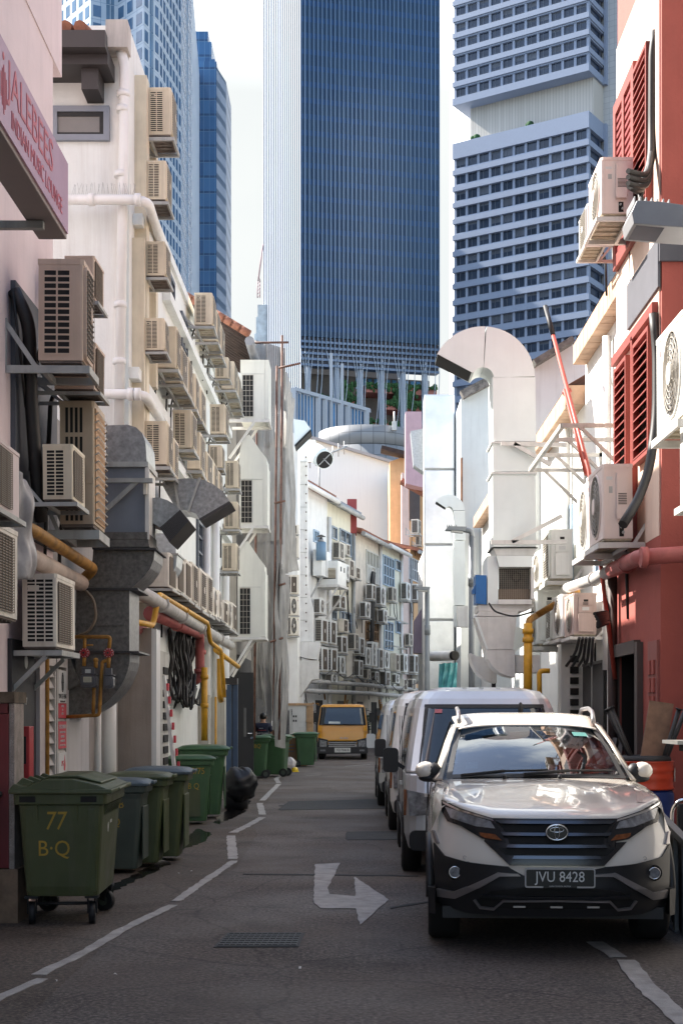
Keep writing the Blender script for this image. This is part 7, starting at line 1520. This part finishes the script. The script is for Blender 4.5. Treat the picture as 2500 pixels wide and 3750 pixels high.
# side bodies and wings
def sidef(sg):
    ys=[.30,.42,.62,.9,1.25,1.6,2.2,3.0,3.8,4.2,4.40]; wx=[.785,.815,.84,.85,.845,.845,.85,.85,.84,.80,.70]
    zt=[1.0,1.03,1.055,1.075,1.09,1.08,1.08,1.10,1.13,1.15,1.15]
    rs=[]
    for y,w_,t in zip(ys,wx,zt):
        i=t-.12; rs.append([Vector((sg*(w_-.02),y,.30)),Vector((sg*w_,y,.52)),Vector((sg*(w_+.004),y,.74)),Vector((sg*(w_-.012),y,.92)),Vector((sg*(w_-.03),y,t-.035)),Vector((sg*(w_-.075),y,t)),Vector((sg*(w_-.20),y,t+.012))])
    return rs
for sg in (-1,1):
    rs=sidef(sg); m=MB(paint); m.rings(rs,paint,False,False); s_=m.build('side_panel',car,0,2 if 0 else 0)
    c=MB(clad); c.rings([[Vector((sg*.80,.34,.24)),Vector((sg*.845,.40,.24)),Vector((sg*.85,.40,.42)),Vector((sg*.80,.34,.42))],[Vector((sg*.80,4.3,.24)),Vector((sg*.85,4.3,.24)),Vector((sg*.855,4.3,.42)),Vector((sg*.80,4.3,.42))]],clad,True,True,False)
    for yc in (.88,3.57):
        arc=[Vector((sg*.838,yc+math.cos(a)*.40,.34+math.sin(a)*.40)) for a in [k*math.pi/12 for k in range(13)]]; c.tube(arc,.03,6,clad)
        c.rings([[Vector((sg*.848,yc+math.cos(a)*.37,.34+math.sin(a)*.37)) for a in [k*math.pi/12 for k in range(13)]]+[Vector((sg*.848,yc-.37,.24)),Vector((sg*.848,yc+.37,.24))],[Vector((sg*.66,yc+math.cos(a)*.37,.34+math.sin(a)*.37)) for a in [k*math.pi/12 for k in range(13)]]+[Vector((sg*.66,yc-.37,.24)),Vector((sg*.66,yc+.37,.24))]],slotdark,True,True,False)
    c.build('wheel_arch_cladding',car)
    m=MB(sideglass)
    g0=[(1.42,.775,1.09),(2.2,.79,1.10),(3.1,.78,1.12),(4.05,.74,1.15)]; g1=[(2.05,.625,1.50),(2.4,.635,1.545),(3.1,.635,1.55),(3.85,.60,1.51)]
    for k in range(3): m.add([Vector((sg*x,y,z)) for y,x,z in (g0[k],g0[k+1],g1[k+1],g1[k])],[(0,1,2,3)],sideglass)
    m.build('side_glass',car)
    m=MB(clad)
    for k in (1,2): m.bar(Vector((sg*(g0[k][1]+.006),g0[k][0],g0[k][2])),Vector((sg*(g1[k][1]+.006),g1[k][0],g1[k][2])),.07,.012,clad,(sg,0,.3))
    m.tube([Vector((sg*.80,1.40,1.085)),Vector((sg*.815,2.2,1.095)),Vector((sg*.80,3.3,1.12)),Vector((sg*.76,4.05,1.15))],.014,6,clad); m.build('window_trim',car)
    m=MB(paint); pa=[Vector((sg*.735,1.24,1.10)),Vector((sg*.655,1.72,1.37)),Vector((sg*.585,2.08,1.535))]; pb2=[Vector((sg*.80,1.38,1.085)),Vector((sg*.70,1.80,1.36)),Vector((sg*.635,2.10,1.51))]
    m.rings([[pa[k],pa[k]+Vector((-sg*.0,0,.012)),pb2[k]+Vector((sg*.01,0,.012)),pb2[k]] for k in range(3)],paint,True,True,True); m.build('windscreen_pillar',car)
    m=MB(grey_trim); m.pipe([(sg*.575,2.06,1.55),(sg*.580,2.25,1.635),(sg*.585,2.9,1.67),(sg*.57,3.65,1.66),(sg*.56,3.8,1.60)],.019,8,None,.15); m.build('roof_rail',car)
    # mirror
    mr_=MB(paint); mr_.sph((sg*.865,1.43,1.165),.10,paint,14,(.85,.5,.72)); mr=mr_.build('mirror',car); MB(clad).sph((sg*.84,1.43,1.105),.085,clad,12,(1.0,.5,.42)).bar((sg*.74,1.40,1.08),(sg*.84,1.42,1.11),.05,.05,clad).sph((sg*.80,1.425,1.16),.085,clad,12,(.72,.5,.8)).build('mirror_base',mr)
    wheel(car,sg*.735,.88,.34,.225); wheel(car,sg*.735,3.57,.34,.225)
# windscreen, roof, interior
def wsf(u,v):
    s=2*u-1; x=s*(.705-.125*v); y=1.10+.16*s*s+(.90-.05*s*s)*v; z=1.128-.02*abs(s)**3+.395*v+.04*math.sin(math.pi*v); return Vector((x,y,z))
MB(wsglass).grid(wsf,24,12,wsglass).build('windscreen',car)
bz=MB(black)
def rim(a,b): return lambda u,v: wsf(a[0]+(b[0]-a[0])*u,a[1]+(b[1]-a[1])*v)+Vector((0,-.003,.003))
for a,b in (((0,.0),(1,.05)),((0,.05),(.03,.97)),((.97,.05),(1,.97)),((0,.97),(1,1.))): bz.grid(rim(a,b),20,4,black)
bz.build('screen_border',car)
def roof(u,v):
    s=2*u-1; x=s*(.585+.05*min(1,v*2.2)-.03*v*v); y=2.0-.05*s*s+v*2.1; z=1.527-.022*s*s*0+ .115*math.sin(math.pi*min(1,v*.62+.0))-.07*max(0,v-.55)**1.2 -.035*abs(s)**4; return Vector((x,y,z))
MB(paint).grid(roof,24,20,paint).build('roof',car,0,0,.01)
MB(black).sph((.02,3.9,1.66),.06,black,10,(.4,1.2,1.2)).build('roof_fin',car)
it=MB(seatm); it.box(-.70,.70,1.3,1.75,.55,1.06); it.box(-.72,.72,1.75,4.2,.35,.50)
for sx_ in (-.36,.36): it.box(sx_-.23,sx_+.23,2.35,2.6,.5,1.15); it.sph((sx_,2.48,1.24),.15,seatm,12,(.95,.5,.85)); it.box(sx_-.25,sx_+.25,1.95,2.5,.5,.7)
it.box(-.62,.62,3.1,3.3,.5,1.10); it.torus((.36,1.83,1.02),'y',.17,.016,20,6); it.build('interior',car)
mt=MB(mat('daylit back glass',(.10,.16,.20),.3)); mt.box(-.56,.56,4.15,4.17,1.12,1.42); mt.build('rear_window',car)  # daylight through the rear glass put into this paler panel
mb=MB(black); mb.box(-.16,.16,1.86,1.93,1.42,1.47); mb.build('inner_mirror',car)
wp=MB(black)
for (u0,v0,u1,v1) in ((.08,.02,.56,.085),(.42,.03,.93,.09)):
    a,b=wsf(u0,v0)+Vector((0,-.02,.012)),wsf(u1,v1)+Vector((0,-.02,.012)); mid=a.lerp(b,.5)+Vector((0,-.045,.015)); wp.tube([a,mid,b],.010,6); wp.tube([a+Vector((0,-.03,0)),mid],.014,6)
wp.build('wipers',car)
wj=MB(black)
for x in (-.26,.16): q=hood((x/.70+1)/2,.97); wj.sph(q+Vector((0,-.01,.012)),.018,None,8)
wj.build('washer_jets',car)
tk=MB(mat('tax sticker',(.08,.24,.22),.4)); tk.grid(lambda u,v:wsf(.80+.10*u,.70+.10*v)+Vector((0,-.006,.004)),4,2); tk.build('screen_sticker',car)
tk=MB(mat('paper card',(.45,.50,.52),.6)); tk.grid(lambda u,v:wsf(.10+.07*u,.14+.10*v)+Vector((0,.03,-.01)),4,2); tk.grid(lambda u,v:wsf(.48+.05*u,.12+.06*v)+Vector((0,.03,-.01)),4,2); tk.build('parking_cards',car)
MB(clad).box(-.75,.75,.30,4.1,.22,.30).build('underbody',car)
for sg in (-1,1): MB(slotdark).box(sg*.84,sg*.853,2.3,2.305,.45,1.05).box(sg*.85,sg*.875,2.12,2.25,.90,.93,paint).build('door_gap_and_handle',car)
def warp(y): return y*1.4 if y<2 else 2.8+(y-2)*.55
def warp_all(o):
    for k in KIDS.get(o,[]):
        if k.name.split('.')[0] in ('wheel','wheel_arch_cladding','number_plate','emblem','underbody'): continue
        for v in k.data.vertices: v.co.y=warp(v.co.y) if v.co.y>0 else v.co.y
        warp_all(k)
warp_all(car)
car.location=(1.335,9.42,0); car.rotation_euler=(0,0,-rad(2.8))
# --- vans
def van(label,pm,x,y,rot,mirror,L=4.45,H=1.90,plate=False,name='parked_van'):
    v=thing(name,label,'van',(0,0,0),'vans parked in line behind the white car')
    def rg(w,y0,y1,z,r,fr=None): return [Vector((px,py,z)) for px,py in rrect(-w,w,y0,y1,r,4)]
    b=MB(pm); b.rings([rg(.80,.06,L-.02,.26,.16),rg(.845,.0,L,.42,.18),rg(.85,.02,L,.80,.20),rg(.845,.10,L,1.02,.20)],pm,True,True,False); b.build('lower_body',v,.02)
    u=MB(pm); hs_=H-1.88; u.rings([rg(.843,.102,L-.005,1.021,.20),rg(.80,.352,L-.04,1.30,.20),rg(.735,.68,L-.10,1.66+hs_,.22),rg(.70,.80,L-.13,1.76+hs_,.22),rg(.63,.95,L-.2,1.84+hs_,.22),rg(.45,1.2,L-.4,1.885+hs_,.22)],pm,True,True,False); u.build('upper_body',v,.03)
    rb=MB(pm)
    for k in range(7): xx=-.54+k*.18; rb.box(xx-.022,xx+.022,1.1,L-.35,1.855+hs_-.05*abs(xx)**2*2.2,1.872+hs_-.05*abs(xx)**2*2.2+.012)
    rb.build('roof_ribs',v)
    def wsv(a,b_):
        s=2*a-1; z=1.06+(1.70+hs_-1.06)*b_; t=(z-1.02)/(1.66+hs_-1.02); w_=(.80-.125*t)*.93; yy=.115+.565*t; rr_=.2; dx=min(max(0,abs(s*w_)-(w_/.93-rr_)),rr_*.98); return Vector((s*w_,yy-.014+rr_-math.sqrt(rr_*rr_-dx*dx)-.012,z))
    MB(screen).grid(wsv,20,10,screen).build('windscreen',v); bd_=MB(black); 
    for a,c in (((0,0),(1,.06)),((0,.94),(1,1)),((0,.06),(.03,.94)),((.97,.06),(1,.94))): bd_.grid(lambda p,q,a=a,c=c: wsv(a[0]+(c[0]-a[0])*p,a[1]+(c[1]-a[1])*q)+Vector((0,-.006,.001)),16,3,black)
    bd_.build('screen_border',v)
    w_=MB(black); p0,p1=wsv(.35,.96),wsv(.80,.985); p0,p1=wsv(.52,.03),wsv(.12,.10); w_.tube([p0+Vector((0,-.02,0)),p1+Vector((0,-.02,0))],.009,5); w_.build('wiper',v)
    MB(mat('red sticker',(.45,.12,.14),.5)).grid(lambda p,q: wsv(.09+.06*p,.86+.06*q)+Vector((0,-.008,.002)),3,2).build('screen_sticker',v)
    for sg in (-1,1):
        g=MB(sideglass)
        for (a,c) in ((.55,1.25),(1.38,2.55),(2.68,L-.35)):
            zb,zt_=1.10,1.58+hs_
            def sx_(z): t=(z-1.02)/(1.66+hs_-1.02); return .845-.11*t+.006
            off=.30 if a<.6 else 0
            g.add([Vector((sg*sx_(zb),a,zb)),Vector((sg*sx_(zb),c,zb)),Vector((sg*sx_(zt_),c,zt_)),Vector((sg*sx_(zt_),a+off,zt_))],[(0,1,2,3)],sideglass)
        g.build('side_windows',v)
        h=MB(clad); h.box(sg*.848,sg*.862,.5,L-.2,.44,.56); h.box(sg*.846,sg*.853,1.30,1.312,.4,1.6); h.box(sg*.846,sg*.853,2.62,2.632,.4,1.6); h.box(sg*.85,sg*.875,1.12,1.25,.86,.90,pm); h.build('side_trim',v)
        mi=MB(black if mirror!='pm' else pm); mi.prism(rrect(sg*.90 if sg>0 else -1.06,1.06 if sg>0 else -.90,1.02,1.27,.04),'y',.42,.52); mi.bar((sg*.84,.48,1.06),(sg*.93,.48,1.12),.04,.04); mm=mi.build('mirror',v)
        hl=MB(lampglass); hl.prism([(sg*.50,.62),(sg*.80,.60),(sg*.82,.86),(sg*.52,.80)],'y',.0,.10); hl.build('headlight',v); MB(amber).prism([(sg*.805,.60),(sg*.853,.60),(sg*.853,.86),(sg*.825,.86)],'y',.12,.30).build('indicator',v)
        for yw in (.72,.72+2.57): 
            a_=MB(slotdark); a_.cyl((sg*.70,yw,.32),(sg*.853,yw,.32),.385,28); a_.build('wheel_well',v); wheel(v,sg*.765,yw,.32,.20)
    f=MB(clad); f.prism(rrect(-.80,.80,.26,.46,.06),'y',-.05,.05); f.box(-.45,.45,-.015,.02,.62,.80); f.build('bumper',v)
    MB(chrome).box(-.42,.42,-.03,-.0151,.70,.73).build('grille_bar',v)
    v.location=(x,y,0); v.rotation_euler=(0,0,rot); return v
van('silver van with a ribbed roof and wide blue windscreen right behind the white car',silver,1.34,14.15,-rad(.8),'b')
van('white van with square black mirrors between two silver vans',vanwhite,1.33,19.35,-rad(.3),'b',4.5,1.95)
van('farthest silver van in the parked line, reflecting the yellow truck',silver,1.26,24.55,0,'pm')
# --- yellow truck
tr=thing('flatbed_truck','yellow flatbed truck facing the camera at the far end of the lane','truck',(0,0,0))
def rgt(w,y0,y1,z,r): return [Vector((px,py,z)) for px,py in rrect(-w,w,y0,y1,r,4)]
MB(yellowt).rings([rgt(.86,.06,1.5,.52,.12),rgt(.88,.0,1.5,.70,.14),rgt(.885,.02,1.5,1.0,.14),rgt(.88,.06,1.5,1.20,.14),rgt(.82,.20,1.48,1.62,.14),rgt(.785,.30,1.46,1.86,.14),rgt(.74,.36,1.42,1.94,.14),rgt(.6,.5,1.3,1.965,.14)],yellowt,sm=False).build('cab',tr,.025)
def wst(a,b): s=2*a-1; z=1.22+.64*b; t=(z-1.2)/.42; w_=.865-.06*min(t,1)-.035*max(0,t-1); dx=min(max(0,abs(s)*w_*.97-(w_-.14)),.135); return Vector((s*w_*.97,.06+.14*min(t,1)+.10*max(0,t-1)+.14-math.sqrt(.0196-dx*dx)-.03,z))
MB(screen).grid(wst,16,8,screen).build('windscreen',tr); m=MB(black)
for a,c in (((0,0),(1,.05)),((0,.95),(1,1)),((0,.05),(.03,.95)),((.97,.05),(1,.95))): m.grid(lambda p,q,a=a,c=c: wst(a[0]+(c[0]-a[0])*p,a[1]+(c[1]-a[1])*q)+Vector((0,-.006,0)),12,2,black)
m.tube([wst(.5,.02)+Vector((0,-.03,0)),wst(.1,.06)+Vector((0,-.03,0))],.012,5); m.tube([wst(.95,.02)+Vector((0,-.03,0)),wst(.5,.06)+Vector((0,-.03,0))],.012,5); m.build('screen_border',tr)
MB(mat('paper on dash',(.5,.55,.55),.7)).grid(lambda p,q:wst(.2+.25*p,.08+.12*q)+Vector((0,-.004,0)),3,2).build('dash_papers',tr)
m=MB(grey_trim); 
for z in (.60,.53,.47): m.box(-.50+.06*(.6-z)*10*.1,.50,-.035,-.005,z-.018,z+.018)
m.prism([(-.52,.66),(.52,.66),(.40,.45),(-.40,.45)],'y',-.004,.03,blackgloss); m.build('grille',tr)
text('lettering','ISUZU',(.05,-.012,.765),FACE_CAM,.085,grey_trim,tr,.006,'CENTER',1.2)
for sg in (-1,1):
    h=MB(blackgloss).prism([(sg*.52,.70),(sg*.86,.78),(sg*.87,.42),(sg*.50,.44)],'y',-.02,.10).build('headlight',tr); MB(lampglass).prism([(sg*.56,.66),(sg*.80,.70),(sg*.80,.46),(sg*.56,.46)],'y',-.03,-.0205).build('lens',h)
    MB(yellowt).box(sg*.72,sg*.86,-.03,.05,1.0,1.16).build('step_panel',tr)
    m=MB(black); m.prism(rrect(sg*.93 if sg>0 else -1.10,1.10 if sg>0 else -.93,1.32,1.66,.03),'y',.05,.13); m.tube([(sg*.86,.1,1.75),(sg*1.02,.09,1.7),(sg*1.02,.09,1.3),(sg*.88,.1,1.22)],.014,6); m.build('mirror',tr)
    m=MB(lampglass); m.box(sg*.60,sg*.78,-.075,-.0605,.30,.36); m.build('fog_lamp',tr)
    MB(sideglass).add([Vector((sg*.886,.25,1.22)),Vector((sg*.886,1.3,1.22)),Vector((sg*.80,1.3,1.75)),Vector((sg*.80,.4,1.75))],[(0,1,2,3)]).build('side_glass',tr)
    for yw in (.75,3.6): wheel(tr,sg*.76,yw,.34,.22)
MB(clad).prism(rrect(-.89,.89,.22,.45,.05),'y',-.06,.3).build('bumper',tr)
pl=MB(mat('truck plate',(.60,.60,.57),.5)).box(-.28,.28,-.075,-.0605,.26,.42).build('number_plate',tr); text('lettering','YQ 7506 B',(0,-.076,.34),FACE_CAM,.115,blackprint,pl,.001,'CENTER',.85)
m=MB(clad); m.box(-.92,.92,1.7,4.4,.68,.80); 
for sg in (-1,1):
    m.box(sg*.90,sg*.95,1.7,4.4,.80,1.18)
    for k in range(5): m.box(sg*.951,sg*.965,1.75+k*.62,1.80+k*.62,.7,1.18)
m.box(-.92,.92,1.62,1.69,.7,1.55); m.build('flatbed',tr)
lf=MB(mat('cut branches',(.03,.08,.02),.8,var=.5)); Rn=random.Random(2)
for k in range(260):
    p=Vector((Rn.uniform(.3,1.0),Rn.uniform(1.9,3.5),1.0+Rn.uniform(0,.55))); d=Vector((Rn.uniform(-1,1),Rn.uniform(-1,1),Rn.uniform(-.6,.6))).normalized()*.12; n_=Vector((Rn.uniform(-1,1),Rn.uniform(-1,1),Rn.uniform(-1,1))).normalized()*.03; lf.add([p-d,p+n_,p+d,p-n_],[(0,1,2,3)])
tag(lf.build('cut_branches'),'green cut branches lying on the yellow truck bed','branches',kind='stuff'); bpy.data.objects['cut_branches'].location+=Vector((-.44,50.2,0))
tr.location=(-.44,50.2,0)
